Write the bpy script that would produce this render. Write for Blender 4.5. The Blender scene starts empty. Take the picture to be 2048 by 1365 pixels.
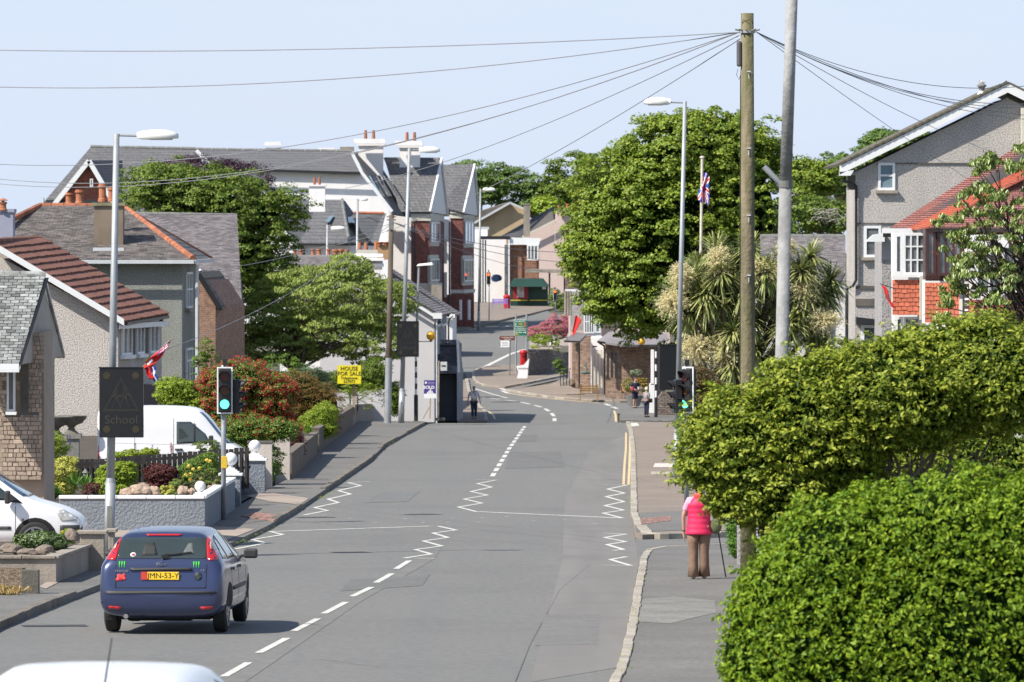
import bpy, bmesh, math, random
import numpy as np
from mathutils import Vector, Matrix
from mathutils.bvhtree import BVHTree
R = random.Random(7); NR = np.random.RandomState(11)
sc = bpy.context.scene
rad = math.radians
# ---------------------------------------------------------------- camera, world, sun, exposure
F = 13450.0; HY = 500.0
TH = math.atan((682.5 - HY) / F)
cam = bpy.data.cameras.new('camera'); co = bpy.data.objects.new('camera', cam); sc.collection.objects.link(co)
co.rotation_euler = (math.pi / 2 - TH, 0, 0)
cam.lens = F / 2048 * 36; cam.sensor_width = 36; cam.clip_start = 0.5; cam.clip_end = 6000
cam.dof.use_dof = True; cam.dof.focus_distance = 118; cam.dof.aperture_fstop = 10
sc.camera = co
SUN_EL, SUN_AZ = rad(46), rad(57)      # azimuth measured from behind the camera round to the left
sdir = Vector((math.sin(SUN_AZ) * math.cos(SUN_EL), math.cos(SUN_AZ) * math.cos(SUN_EL), -math.sin(SUN_EL)))
w = bpy.data.worlds.new('World'); sc.world = w; w.use_nodes = True
nt = w.node_tree; nt.nodes.clear()
sky = nt.nodes.new('ShaderNodeTexSky'); sky.sky_type = 'NISHITA'; sky.sun_disc = False
sky.sun_elevation = SUN_EL; sky.sun_rotation = math.atan2(-sdir.x, -sdir.y); sky.altitude = 50
sky.air_density = 1.0; sky.dust_density = 0.6; sky.ozone_density = 2.0
bg = nt.nodes.new('ShaderNodeBackground'); bg.inputs[1].default_value = 0.105
wo = nt.nodes.new('ShaderNodeOutputWorld')
tcn = nt.nodes.new('ShaderNodeTexCoord'); mpn = nt.nodes.new('ShaderNodeMapping'); mpn.inputs['Scale'].default_value = (5, 5, 26)
cl = nt.nodes.new('ShaderNodeTexNoise'); cl.inputs['Scale'].default_value = 3.0; cl.inputs['Detail'].default_value = 6; cl.inputs['Roughness'].default_value = .55
cr = nt.nodes.new('ShaderNodeMapRange'); cr.inputs[1].default_value = .35; cr.inputs[2].default_value = .75; cr.inputs[3].default_value = .86; cr.inputs[4].default_value = 1.0
mxw = nt.nodes.new('ShaderNodeMixRGB'); mxw.inputs[2].default_value = (4.72, 5.42, 6.75, 1)   # thin high haze
L = nt.links.new
L(tcn.outputs['Generated'], mpn.inputs[0]); L(mpn.outputs[0], cl.inputs['Vector']); L(cl.outputs[0], cr.inputs[0])
sz = nt.nodes.new('ShaderNodeSeparateXYZ'); L(tcn.outputs['Generated'], sz.inputs[0])
hz = nt.nodes.new('ShaderNodeMapRange'); hz.inputs[1].default_value = .02; hz.inputs[2].default_value = .5; hz.inputs[3].default_value = 1; hz.inputs[4].default_value = .12; L(sz.outputs[2], hz.inputs[0])
ml = nt.nodes.new('ShaderNodeMath'); ml.operation = 'MULTIPLY'; L(hz.outputs[0], ml.inputs[0]); L(cr.outputs[0], ml.inputs[1]); L(ml.outputs[0], mxw.inputs[0]); L(sky.outputs[0], mxw.inputs[1]); L(mxw.outputs[0], bg.inputs[0]); L(bg.outputs[0], wo.inputs[0])
sl = bpy.data.lights.new('sun', 'SUN'); sl.energy = 5.0; sl.angle = rad(.5); sl.color = (1, .94, .83)
so = bpy.data.objects.new('sun', sl); sc.collection.objects.link(so)
so.rotation_euler = sdir.to_track_quat('-Z', 'Y').to_euler(); so.location = (0, 0, 60)
sc.view_settings.view_transform = 'Standard'; sc.view_settings.look = 'None'
sc.view_settings.exposure = 0.50; sc.view_settings.gamma = 1; sc.view_settings.use_curve_mapping = False
sc.render.engine = 'CYCLES'
sc.cycles.max_bounces = 5; sc.cycles.transparent_max_bounces = 4; sc.cycles.diffuse_bounces = 3
# ---------------------------------------------------------------- projection helpers
ct, st = math.cos(TH), math.sin(TH)
def ray(px, py):
    x = (px - 1024) / F; y = (682.5 - py) / F
    d = Vector((x, ct + y * st, -st + y * ct)); return d / d.y
def P(px, py, s): return ray(px, py) * (F / s)        # point seen at a pixel of the photograph, s pixels per metre away
PR = [(-200, -1), (0, -1.7), (20, -2.6), (38, -3.75), (60, -4.75), (83, -5.333), (130, -5.805), (180, -6.307), (240, -6.91), (283, -7.341), (292, -7.53), (300, -7.85), (310, -8.25),
      (320, -8.6), (330, -8.84), (340, -8.95), (354, -8.92), (374, -8.78), (400, -8.42), (430, -8.0), (480, -7.1), (520, -6.5), (560, -5.8), (600, -5.05), (640, -4.3), (700, -3.4), (900, -2), (6000, -2)]
PX = np.array([p[0] for p in PR], float); PZ = np.array([p[1] for p in PR], float)
def zg(y): return float(np.interp(y, PX, PZ))
def G(px, py, off=0.0, lo=70, hi=760):                # where the line of sight meets the ground
    r = ray(px, py); a = lo; st_ = 1.0; b = a
    while b < hi:
        b = a + st_
        if r.z * b <= zg(b) + off:
            for _ in range(20):
                m = (a + b) / 2
                if r.z * m <= zg(m) + off: b = m
                else: a = m
            break
        a = b
    v = r * b; v.z = zg(b) + off; return v
def GS(px, s, off=0.0):
    y = F / s; return Vector(((px - 1024) / s, y, zg(y) + off))
# ---------------------------------------------------------------- materials
MATS = {}
def M(name, col, rough=.8, var=.15, scale=2.0, bump=0, bscale=40, metal=0, spec=.5, isl=0, col2=None, stain=0, sscale=.4, stretch=None, speck=0, spscale=30, emit=0, trans=0, coat=0, hue=None, vor=False):
    if name in MATS: return MATS[name]
    m = bpy.data.materials.new(name); m.use_nodes = True; MATS[name] = m
    t = m.node_tree; n = t.nodes; l = t.links.new; p = n['Principled BSDF']
    p.inputs['Roughness'].default_value = rough; p.inputs['Metallic'].default_value = metal; p.inputs['Specular IOR Level'].default_value = spec
    if coat: p.inputs['Coat Weight'].default_value = coat; p.inputs['Coat Roughness'].default_value = .05
    c1 = col; c2 = col2 or tuple(min(1, c * (1 + var)) for c in col)
    if not col2: c1 = tuple(c * (1 - var) for c in col)
    tc = n.new('ShaderNodeTexCoord'); vec = tc.outputs['Object']
    if stretch:
        mp = n.new('ShaderNodeMapping'); mp.inputs['Scale'].default_value = stretch; l(vec, mp.inputs[0]); vs = mp.outputs[0]
    else: vs = vec
    def noi(sca, det=4, v=None):
        k = n.new('ShaderNodeTexNoise'); k.inputs['Scale'].default_value = sca; k.inputs['Detail'].default_value = det; k.inputs['Roughness'].default_value = .6; l(v or vec, k.inputs['Vector']); return k.outputs[0]
    def mr(x, a, b, c, d):
        k = n.new('ShaderNodeMapRange'); k.inputs[1].default_value = a; k.inputs[2].default_value = b; k.inputs[3].default_value = c; k.inputs[4].default_value = d; l(x, k.inputs[0]); return k.outputs[0]
    def mix(f, a, b, mode='MIX'):
        k = n.new('ShaderNodeMixRGB'); k.blend_type = mode
        for i, v in enumerate((f, a, b)):
            if hasattr(v, 'links'): l(v, k.inputs[i])
            elif i == 0: k.inputs[0].default_value = v
            else: k.inputs[i].default_value = (*v, 1) if len(v) == 3 else v
        return k.outputs[0]
    c = mix(mr(noi(scale, 5, vs), .3, .7, 0, 1), c1, c2)
    if isl:
        ge = n.new('ShaderNodeNewGeometry'); oi = n.new('ShaderNodeObjectInfo')
        ad = n.new('ShaderNodeMath'); ad.operation = 'ADD'; l(ge.outputs['Random Per Island'], ad.inputs[0]); l(oi.outputs['Random'], ad.inputs[1])
        fr = n.new('ShaderNodeMath'); fr.operation = 'FRACT'; l(ad.outputs[0], fr.inputs[0])
        if hue:
            c = mix(mr(fr.outputs[0], .0, 1, 0, isl), c, hue)
        else:
            g = mr(fr.outputs[0], 0, 1, 1 - isl, 1 + isl); k = n.new('ShaderNodeCombineColor'); [l(g, k.inputs[i]) for i in range(3)]
            c = mix(1.0, c, k.outputs[0], 'MULTIPLY')
    if stain:
        ms_ = n.new('ShaderNodeMapping'); ms_.inputs['Scale'].default_value = (1, 1, .3); l(vec, ms_.inputs[0])
        c = mix(mr(noi(sscale * 1.3, 6, ms_.outputs[0]), .5, .72, 0, stain), c, tuple(x * .35 for x in col[:3]))
    if speck:
        f = noi(spscale, 2); c = mix(mr(f, .42, .62, 0, speck), c, tuple(x * .3 for x in col[:3]))
    l(c, p.inputs['Base Color'])
    if emit: l(c, p.inputs['Emission Color']); p.inputs['Emission Strength'].default_value = emit
    if bump:
        b = n.new('ShaderNodeBump'); b.inputs['Strength'].default_value = min(1, bump); b.inputs['Distance'].default_value = .03 * max(1, bump)
        if vor:
            k = n.new('ShaderNodeTexVoronoi'); k.inputs['Scale'].default_value = bscale; l(vec, k.inputs['Vector']); l(k.outputs[0], b.inputs['Height'])
        else: l(noi(bscale, 3), b.inputs['Height'])
        l(b.outputs[0], p.inputs['Normal'])
    if trans:
        tr = n.new('ShaderNodeBsdfTranslucent'); l(c, tr.inputs[0]); ms = n.new('ShaderNodeMixShader'); ms.inputs[0].default_value = trans
        l(p.outputs[0], ms.inputs[1]); l(tr.outputs[0], ms.inputs[2]); l(ms.outputs[0], n['Material Output'].inputs[0])
    return m
def MBrick(name, c1, c2, mortar, bw=.225, bh=.075, mw=.012, rot=None, dist=0, rough=.9, bump=.5):
    if name in MATS: return MATS[name]
    m = bpy.data.materials.new(name); m.use_nodes = True; MATS[name] = m
    t = m.node_tree; n = t.nodes; l = t.links.new; p = n['Principled BSDF']; p.inputs['Roughness'].default_value = rough
    tc = n.new('ShaderNodeTexCoord'); sx = n.new('ShaderNodeSeparateXYZ'); l(tc.outputs['Object'], sx.inputs[0])
    a = n.new('ShaderNodeMath'); a.operation = 'ADD'; l(sx.outputs[0], a.inputs[0]); l(sx.outputs[1], a.inputs[1])
    cb = n.new('ShaderNodeCombineXYZ'); l(a.outputs[0], cb.inputs[0]); l(sx.outputs[2], cb.inputs[1])
    v = cb.outputs[0]
    if dist:
        no = n.new('ShaderNodeTexNoise'); no.inputs['Scale'].default_value = 3; l(v, no.inputs['Vector'])
        vm = n.new('ShaderNodeVectorMath'); vm.operation = 'SCALE'; vm.inputs[3].default_value = dist; l(no.outputs['Color'], vm.inputs[0])
        va = n.new('ShaderNodeVectorMath'); va.operation = 'ADD'; l(v, va.inputs[0]); l(vm.outputs[0], va.inputs[1]); v = va.outputs[0]
    b = n.new('ShaderNodeTexBrick'); b.inputs['Scale'].default_value = 1; b.inputs['Brick Width'].default_value = bw; b.inputs['Row Height'].default_value = bh
    b.inputs['Mortar Size'].default_value = mw; b.inputs['Color1'].default_value = (*c1, 1); b.inputs['Color2'].default_value = (*c2, 1); b.inputs['Mortar'].default_value = (*mortar, 1); b.inputs['Mortar Smooth'].default_value = .3
    l(v, b.inputs['Vector'])
    no = n.new('ShaderNodeTexNoise'); no.inputs['Scale'].default_value = 5; no.inputs['Detail'].default_value = 5; l(tc.outputs['Object'], no.inputs['Vector'])
    mr = n.new('ShaderNodeMapRange'); mr.inputs[1].default_value = .3; mr.inputs[2].default_value = .7; mr.inputs[3].default_value = .7; mr.inputs[4].default_value = 1.3; l(no.outputs[0], mr.inputs[0])
    k = n.new('ShaderNodeVectorMath'); k.operation = 'SCALE'; l(b.outputs[0], k.inputs[0]); l(mr.outputs[0], k.inputs[3]); l(k.outputs[0], p.inputs['Base Color'])
    bp = n.new('ShaderNodeBump'); bp.inputs['Strength'].default_value = bump; bp.inputs['Distance'].default_value = .02; bp.invert = True; l(b.outputs['Fac'], bp.inputs['Height']); l(bp.outputs[0], p.inputs['Normal'])
    return m
# ---------------------------------------------------------------- object helpers
ORG = {}
def _link(o, parent=None, kind=None, label=None):
    sc.collection.objects.link(o)
    if parent is not None: o.parent = parent
    if kind: o['kind'] = kind
    if label: o['label'] = label
    return o
def tag(o, label, cat, group=None):
    o['label'] = label; o['category'] = cat
    if group: o['group'] = group
    return o
def thing(name, label, cat, loc=(0, 0, 0), rotz=0, group=None):
    o = bpy.data.objects.new(name, None); o.empty_display_size = .3; sc.collection.objects.link(o)
    o.location = loc; o.rotation_euler = (0, 0, rotz); ORG[o] = Matrix.Translation(Vector(loc)) @ Matrix.Rotation(rotz, 4, 'Z')
    return tag(o, label, cat, group)
def struct(name, loc=(0, 0, 0)):
    o = bpy.data.objects.new(name, None); sc.collection.objects.link(o); o.location = loc; o['kind'] = 'structure'; ORG[o] = Matrix.Translation(Vector(loc)); return o
def copytree(o, parent=None, label=None, loc=None, rotz=None):
    c = o.copy(); sc.collection.objects.link(c); c.parent = parent
    if label: c['label'] = label
    if loc is not None: c.location = loc; ORG[c] = Matrix.Translation(Vector(loc))
    if rotz is not None: c.rotation_euler = (0, 0, rotz)
    for ch in list(o.children): copytree(ch, c)
    return c
class MB:
    def __init__(s): s.v = []; s.f = []
    def add(s, vs, fs):
        b = len(s.v); s.v += [Vector(v) for v in vs]; s.f += [tuple(b + i for i in f) for f in fs]; return s
    def hexa(s, p):           # 8 points: bottom 4 ccw, top 4
        return s.add(p, [(3, 2, 1, 0), (4, 5, 6, 7), (0, 1, 5, 4), (1, 2, 6, 5), (2, 3, 7, 6), (3, 0, 4, 7)])
    def box(s, c, sz, rz=0):
        c = Vector(c); h = [a / 2 for a in sz]; m = Matrix.Rotation(rz, 3, 'Z')
        return s.hexa([c + m @ Vector((x * h[0], y * h[1], z * h[2])) for z in (-1, 1) for x, y in ((-1, -1), (1, -1), (1, 1), (-1, 1))])
    def prism(s, poly, ext):
        poly = [Vector(p) for p in poly]; ext = Vector(ext); n = len(poly)
        nrm = Vector((0, 0, 0))
        for i in range(n): nrm += poly[i].cross(poly[(i + 1) % n])
        if nrm.dot(ext) > 0: poly = poly[::-1]
        return s.add(poly + [p + ext for p in poly], [tuple(range(n)), tuple(range(2 * n - 1, n - 1, -1))] + [(i, i + n, (i + 1) % n + n, (i + 1) % n) for i in range(n)])
    def slab(s, poly, t):     # thickness downwards along the normal
        poly = [Vector(p) for p in poly]; n = (poly[1] - poly[0]).cross(poly[2] - poly[0]).normalized()
        if n.z < 0: n = -n
        return s.prism(poly, -n * t)
    def bar(s, a, b, w, h, up=(0, 0, 1)):
        a = Vector(a); b = Vector(b); d = (b - a).normalized(); u = Vector(up); r = d.cross(u)
        if r.length < 1e-4: r = d.cross(Vector((0, 1, 0)))
        r.normalize(); u = r.cross(d)
        q = [(-w / 2, -h / 2), (w / 2, -h / 2), (w / 2, h / 2), (-w / 2, h / 2)]
        return s.hexa([p + r * x + u * z for p in (a, b) for x, z in q])
    def tube(s, pts, rs, n=8, cap=True):
        pts = [Vector(p) for p in pts]
        if not hasattr(rs, '__len__'): rs = [rs] * len(pts)
        b = len(s.v); k = len(pts); ref = Vector((0, 0, 1)) if abs((pts[-1] - pts[0]).normalized().z) < .9 else Vector((0, 1, 0))
        for i, p in enumerate(pts):
            d = (pts[min(i + 1, k - 1)] - pts[max(i - 1, 0)]).normalized(); a = d.cross(ref).normalized(); c = d.cross(a)
            s.v += [p + (a * math.cos(2 * math.pi * j / n) + c * math.sin(2 * math.pi * j / n)) * rs[i] for j in range(n)]
        for i in range(k - 1):
            for j in range(n):
                s.f.append((b + i * n + j, b + i * n + (j + 1) % n, b + (i + 1) * n + (j + 1) % n, b + (i + 1) * n + j))
        if cap: s.f += [tuple(b + j for j in range(n))[::-1], tuple(b + (k - 1) * n + j for j in range(n))]
        return s
    def lathe(s, c, prof, n=16):   # prof list of (r,z)
        c = Vector(c); b = len(s.v); k = len(prof)
        for r, z in prof: s.v += [c + Vector((r * math.cos(2 * math.pi * j / n), r * math.sin(2 * math.pi * j / n), z)) for j in range(n)]
        for i in range(k - 1):
            for j in range(n): s.f.append((b + i * n + j, b + i * n + (j + 1) % n, b + (i + 1) * n + (j + 1) % n, b + (i + 1) * n + j))
        s.f += [tuple(b + j for j in range(n))[::-1], tuple(b + (k - 1) * n + j for j in range(n))]
        return s
    def ball(s, c, r, n=14, m=9, sq=(1, 1, 1)):
        c = Vector(c); b = len(s.v)
        for i in range(m + 1):
            a = -math.pi / 2 + math.pi * i / m; rr = max(.0005, math.cos(a))
            s.v += [c + Vector((r * rr * math.cos(2 * math.pi * j / n) * sq[0], r * rr * math.sin(2 * math.pi * j / n) * sq[1], r * math.sin(a) * sq[2])) for j in range(n)]
        for i in range(m):
            for j in range(n): s.f.append((b + i * n + j, b + i * n + (j + 1) % n, b + (i + 1) * n + (j + 1) % n, b + (i + 1) * n + j))
        return s
    def disc(s, c, r, axis, t, n=20):
        a = Vector(axis).normalized(); return s.tube([Vector(c), Vector(c) + a * t], r, n)
    def build(s, name, mat, parent=None, smooth=False, kind=None, label=None, local=False, bevel=0, sub=0):
        me = bpy.data.meshes.new(name); vs = s.v
        if parent is not None and parent in ORG and not local:
            inv = ORG[parent].inverted(); vs = [inv @ v for v in vs]
        me.from_pydata([tuple(v) for v in vs], [], s.f); me.materials.append(mat)
        if smooth: me.polygons.foreach_set('use_smooth', [True] * len(me.polygons))
        o = bpy.data.objects.new(name, me); _link(o, parent, kind, label)
        if parent is not None and parent in ORG: ORG[o] = ORG[parent]
        else: ORG[o] = Matrix.Identity(4)
        if bevel:
            b = o.modifiers.new('b', 'BEVEL'); b.width = bevel; b.segments = 2; b.limit_method = 'ANGLE'
        if sub:
            b = o.modifiers.new('s', 'SUBSURF'); b.levels = sub; b.render_levels = sub
        return o
def npmesh(name, V, T, mat, parent=None, smooth=False, k=3):    # big triangle / quad meshes from numpy
    if parent is not None and parent in ORG:
        inv = np.array(ORG[parent].inverted()); V = V @ inv[:3, :3].T + inv[:3, 3]
    me = bpy.data.meshes.new(name); nv, nf = len(V), len(T)
    me.vertices.add(nv); me.vertices.foreach_set('co', V.astype(np.float32).ravel())
    me.loops.add(nf * k); me.loops.foreach_set('vertex_index', T.astype(np.int32).ravel())
    me.polygons.add(nf); me.polygons.foreach_set('loop_start', np.arange(0, nf * k, k, dtype=np.int32))
    me.update(calc_edges=True); me.materials.append(mat)
    if smooth: me.polygons.foreach_set('use_smooth', np.ones(nf, bool))
    o = bpy.data.objects.new(name, me); _link(o, parent); ORG[o] = ORG.get(parent, Matrix.Identity(4)); return o
def text(s, name, size, mat, parent, loc, rot, depth=.004, align='CENTER', bold=0, sx=1, kind=None):
    cu = bpy.data.curves.new(name, 'FONT'); cu.body = s; cu.size = size; cu.extrude = depth; cu.align_x = align; cu.align_y = 'CENTER'; cu.offset = bold; cu.resolution_u = 3
    t = bpy.data.objects.new('t', cu); sc.collection.objects.link(t)
    dg = bpy.context.evaluated_depsgraph_get(); me = bpy.data.meshes.new_from_object(t.evaluated_get(dg)); bpy.data.objects.remove(t)
    me.name = name; me.materials.clear(); me.materials.append(mat)
    mt = Matrix.Translation(Vector(loc)) @ rot.to_4x4() @ Matrix.Diagonal((sx, 1, 1, 1)); me.transform(mt)
    o = bpy.data.objects.new(name, me); _link(o, parent, kind); return o
FACE = Matrix(((1, 0, 0), (0, 0, -1), (0, 1, 0)))   # text plane standing up and facing the camera (-Y)
def rowsplit(bm, ys):
    for y in ys: bmesh.ops.bisect_plane(bm, geom=bm.verts[:] + bm.edges[:] + bm.faces[:], plane_co=(0, y, 0), plane_no=(0, 1, 0))
def sheet(name, poly, off, mat, parent=None, kind='structure', skirt=0, label=None):   # polygon lying on the ground profile
    bm = bmesh.new(); f = bm.faces.new([bm.verts.new((p[0], p[1], 0)) for p in poly]); bm.normal_update()
    if f.normal.z < 0: f.normal_flip()
    bmesh.ops.triangulate(bm, faces=bm.faces[:])
    y0 = min(p[1] for p in poly); y1 = max(p[1] for p in poly)
    rowsplit(bm, [y for y in PX if y0 < y < y1])
    for v in bm.verts: v.co.z = zg(v.co.y) + off
    if skirt:
        r = bmesh.ops.extrude_face_region(bm, geom=bm.faces[:])
        for v in [g for g in r['geom'] if isinstance(g, bmesh.types.BMVert)]: v.co.z -= skirt
        bmesh.ops.recalc_face_normals(bm, faces=bm.faces[:])
    me = bpy.data.meshes.new(name); bm.to_mesh(me); bm.free(); me.materials.append(mat)
    o = bpy.data.objects.new(name, me)
    if parent is not None: me.transform(ORG[parent].inverted())
    return _link(o, parent, kind if parent is None else None, label)
def ribbonpoly(pts, w):
    out = []; n = len(pts)
    L_, R_ = [], []
    for i in range(n):
        a = Vector(pts[max(i - 1, 0)][:2]); b = Vector(pts[i][:2]); c = Vector(pts[min(i + 1, n - 1)][:2])
        d1 = (b - a).normalized() if i > 0 else (c - b).normalized(); d2 = (c - b).normalized() if i < n - 1 else d1
        m = (d1 + d2); m = m.normalized() if m.length > .2 else d1
        nn = Vector((-m.y, m.x)); k = w / 2 / max(.35, abs(m.dot(d1)))
        L_.append(b + nn * k); R_.append(b - nn * k)
    return L_, R_
def ribbon(mb, pts, w, off):
    L_, R_ = ribbonpoly(pts, w)
    for i in range(len(L_) - 1):
        n = max(1, int(abs(L_[i + 1].y - L_[i].y) / 5)); 
        for k in range(n):
            q = [L_[i].lerp(L_[i + 1], k / n), R_[i].lerp(R_[i + 1], k / n), R_[i].lerp(R_[i + 1], (k + 1) / n), L_[i].lerp(L_[i + 1], (k + 1) / n)]
            mb.add([(p.x, p.y, zg(p.y) + off) for p in q], [(0, 1, 2, 3)])
def resample(pts, step):
    pts = [Vector(p) for p in pts]; out = [pts[0].copy()]; acc = 0
    for a, b in zip(pts[:-1], pts[1:]):
        d = (b - a).length; t = step - acc
        while t <= d: out.append(a.lerp(b, t / d)); t += step
        acc = (acc + d) % step if d + acc >= step else acc + d
    return out
# ================================================================ GROUND, ROAD, PAVEMENTS
m_asph = M('asphalt', (.158, .160, .155), .88, .11, .9, col2=(.180, .172, .162), stretch=(1.1, .05, 1), bump=.15, bscale=60, stain=.18, sscale=.12, speck=.25, spscale=9)
m_asph2 = M('old_asphalt_patch', (.085, .088, .09), .9, .12, 2, bump=.2, bscale=60)
m_pave = M('pavement_asphalt', (.165, .158, .148), .92, .16, .35, bump=.2, bscale=50, stain=.3, sscale=.3, speck=.35, spscale=14)
m_paver = M('pavement_pinkish', (.25, .205, .17), .92, .10, .5, bump=.2, bscale=50, stain=.25, sscale=.3, speck=.35, spscale=14)
m_conc = M('driveway_concrete', (.33, .27, .225), .9, .08, .8, bump=.15, bscale=40, stain=.2)
m_kerb = M('kerb_concrete', (.34, .305, .255), .9, .18, 2, bump=.3, bscale=30, stain=.4, sscale=1.2, isl=.15)
m_kerbd = M('kerb_stone_dark', (.17, .15, .125), .9, .25, 2, bump=.5, bscale=20, stain=.5, sscale=1.5, isl=.15)
m_earth = M('garden_soil', (.07, .055, .04), .95, .3, 1.5, bump=.5, bscale=10)
m_grass = M('rough_grass', (.085, .085, .055), .95, .35, 1.5, bump=.5, bscale=15)
m_white = M('road_paint_white', (.66, .65, .60), .7, .10, 3, stain=.55, sscale=4, speck=.45, spscale=16)
m_yell = M('road_paint_yellow', (.62, .46, .26), .7, .1, 3, stain=.35, sscale=2)
m_red = M('tactile_paving_red', (.27, .155, .125), .9, .15, 5, isl=.2)
# terrain
xs = np.array([-900, -400, -200, -100, -60, -40, -30, -20, -10, 0, 10, 20, 30, 40, 60, 100, 200, 400, 900.]); ys = np.array(sorted(set(list(PX[PX < 1000]) + list(range(90, 640, 12)) + [1500, 2500, 4000])))
V = np.array([[x, y, zg(y) - .06 - .00 * abs(x)] for y in ys for x in xs]); nx = len(xs)
T = np.array([[j * nx + i, j * nx + i + 1, (j + 1) * nx + i + 1, (j + 1) * nx + i] for j in range(len(ys) - 1) for i in range(nx - 1)])
o = npmesh('ground', V, T, m_grass, k=4); o['kind'] = 'structure'
# road edges traced on the ground
Lk = [G(*p) for p in [(-40, 1280), (0, 1260), (112, 1213), (200, 1180), (330, 1140), (470, 1092), (540, 1058), (598, 1022), (645, 990), (682, 965), (740, 925), (770, 895), (810, 872), (852, 849)]]
Rk = [G(*p) for p in [(1228, 1365), (1240, 1330), (1258, 1260), (1268, 1200), (1282, 1125), (1270, 1075), (1262, 1035), (1262, 960), (1262, 900), (1258, 865), (1252, 849)]]
Lnear = [Vector((-9.2, 40, 0)), Vector((-8.3, 75, 0))]; Rnear = [Vector((-1.4, 36, 0)), Vector((.6, 66, 0))]
Lfar = [Vector((-2.9, 310, 0)), Vector((-1.9, 336, 0))] + [G(*p, lo=336) for p in [(975, 845), (974, 826), (955, 808), (941, 785), (936, 760), (925, 735), (903, 705), (880, 690), (868, 675), (905, 666), (960, 656), (1020, 641), (1060, 632), (1095, 622)]]
Rfar = [Vector((6.0, 310, 0)), Vector((6.3, 345, 0))] + [G(*p, lo=345) for p in [(1236, 845), (1235, 828), (1330, 818), (1335, 806), (1240, 806), (1180, 804), (1100, 797), (1055, 789), (1008, 783), (1060, 772), (1130, 757), (1130, 752), (1060, 748), (1062, 705), (1058, 690), (1200, 668), (1200, 640), (1100, 626)]]
road = [(v.x, v.y) for v in Lnear + Lk + Lfar] + [(v.x, v.y) for v in (Rnear + Rk + Rfar)[::-1]]
near_c = [( -11, 40), (-11, 38), (0, 20)]
sheet('road', [(-16, -30), (-14, 20)] + road + [(2, 20), (4, -30)], 0, m_asph)
# pavements ------------------------------------------------------
Lb = [(-9, 70), ] + [tuple(G(*p)[:2]) for p in [(-60, 1225), (0, 1196), (78, 1178), (110, 1160), (212, 1120), (232, 1062), (412, 1060), (478, 1018), (530, 990), (580, 962), (635, 905), (700, 852), (745, 842), (800, 838)]]
Lb[0] = (-10.5, 70)
lk2 = [(v.x, v.y) for v in [Vector((-8.4, 72, 0))] + Lk]
sheet('pavement_left', lk2 + Lb[::-1], .09, m_pave, skirt=.2)
sheet('driveway_crossing', [tuple(G(*p)[:2]) for p in [(228, 1064), (412, 1061), (510, 1068), (440, 1096), (330, 1134), (236, 1120)]], .1, m_conc)
sheet('driveway_crossing', [tuple(G(*p)[:2]) for p in [(492, 1000), (530, 992), (618, 1005), (600, 1018), (540, 1012)]], .1, m_conc)
sheet('driveway_crossing', [tuple(G(*p)[:2]) for p in [(78, 1186), (112, 1164), (135, 1167), (92, 1190)]], .1, m_conc)
sheet('driveway', [tuple(G(*p)[:2]) for p in [(-200, 1195), (-200, 1062), (228, 1064), (236, 1110), (112, 1160)]], .095, m_conc)
sheet('driveway', [tuple(G(*p)[:2]) for p in [(478, 1015), (440, 985), (480, 930), (498, 975), (520, 990)]], .095, m_asph2)
Rb = [tuple(v) for v in [(3.4, 20), (3.2, 66)]] + [tuple(G(*p)[:2]) for p in [(1560, 1365), (1540, 1260), (1520, 1180), (1500, 1125), (1480, 1040), (1440, 960), (1400, 900), (1380, 860), (1375, 849)]]
rk2 = [(-.6, 20), (.6, 66)] + [(v.x, v.y) for v in Rk]
# main right pavement, in two pieces either side of the side opening
i = 2 + 3
sheet('pavement_right', rk2[:i + 1] + [tuple(G(1288, 1112)[:2]), tuple(G(1330, 1100)[:2]), tuple(G(1500, 1092)[:2])] + Rb[:6][::-1], .10, m_pave, skirt=.25)
sheet('pavement_right', [tuple(G(1285, 1080)[:2])] + rk2[i + 2:] + Rb[-5:][::-1] + [tuple(G(1500, 1068)[:2])], .10, m_paver, skirt=.25)
sheet('side_opening', [tuple(G(1275, 1130)[:2]), tuple(G(1270, 1060)[:2]), tuple(G(1640, 1050)[:2]), tuple(G(1640, 1125)[:2])], .004, m_asph)
sheet('pavement_strip', [tuple(G(*p)[:2]) for p in [(1272, 1035), (1272, 1075), (1400, 1070), (1400, 1030)]], .105, m_pave)
sheet('pavement_patch', [tuple(G(*p)[:2]) for p in [(1306, 942), (1310, 934), (1350, 934), (1350, 942)]], .107, M('pale_concrete', (.55, .5, .46), .9, .1))
sheet('pavement_patch', [tuple(G(*p)[:2]) for p in [(1302, 957), (1302, 951), (1346, 951), (1346, 957)]], .107, M('pale_concrete2', (.38, .33, .28), .9, .1))
sheet('pavement_patch', [tuple(G(*p)[:2]) for p in [(1280, 1212), (1272, 1258), (1340, 1262), (1395, 1248), (1432, 1240), (1430, 1215), (1350, 1206)]], .104, M('pale_concrete3', (.21, .205, .188), .9, .2, 1.2, speck=.35, spscale=14))
# tactile bricks laid one by one in rows at both sides of the crossing
def tactile(c0, c1, c2, c3, nu, nv):
    tp = struct('tactile_paving', G(*c0, off=.1)); k = 0
    a, b, c, d = [G(*c_) for c_ in (c0, c1, c2, c3)]
    for j in range(nv):
        for i_ in range(nu):
            q = []
            for (u, v) in ((i_, j), (i_ + .94, j), (i_ + .94, j + .92), (i_, j + .92)):
                q.append(a.lerp(b, u / nu).lerp(d.lerp(c, u / nu), v / nv))
            q = [Vector((p.x, p.y, zg(p.y) + .112)) for p in q]
            MB().prism(q, (0, 0, -.03)).build('paving_block', m_red, tp)
tactile((1274, 1060), (1342, 1052), (1342, 1042), (1273, 1048), 12, 4)
tactile((482, 1042), (548, 1052), (560, 1040), (512, 1034), 9, 4)
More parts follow.
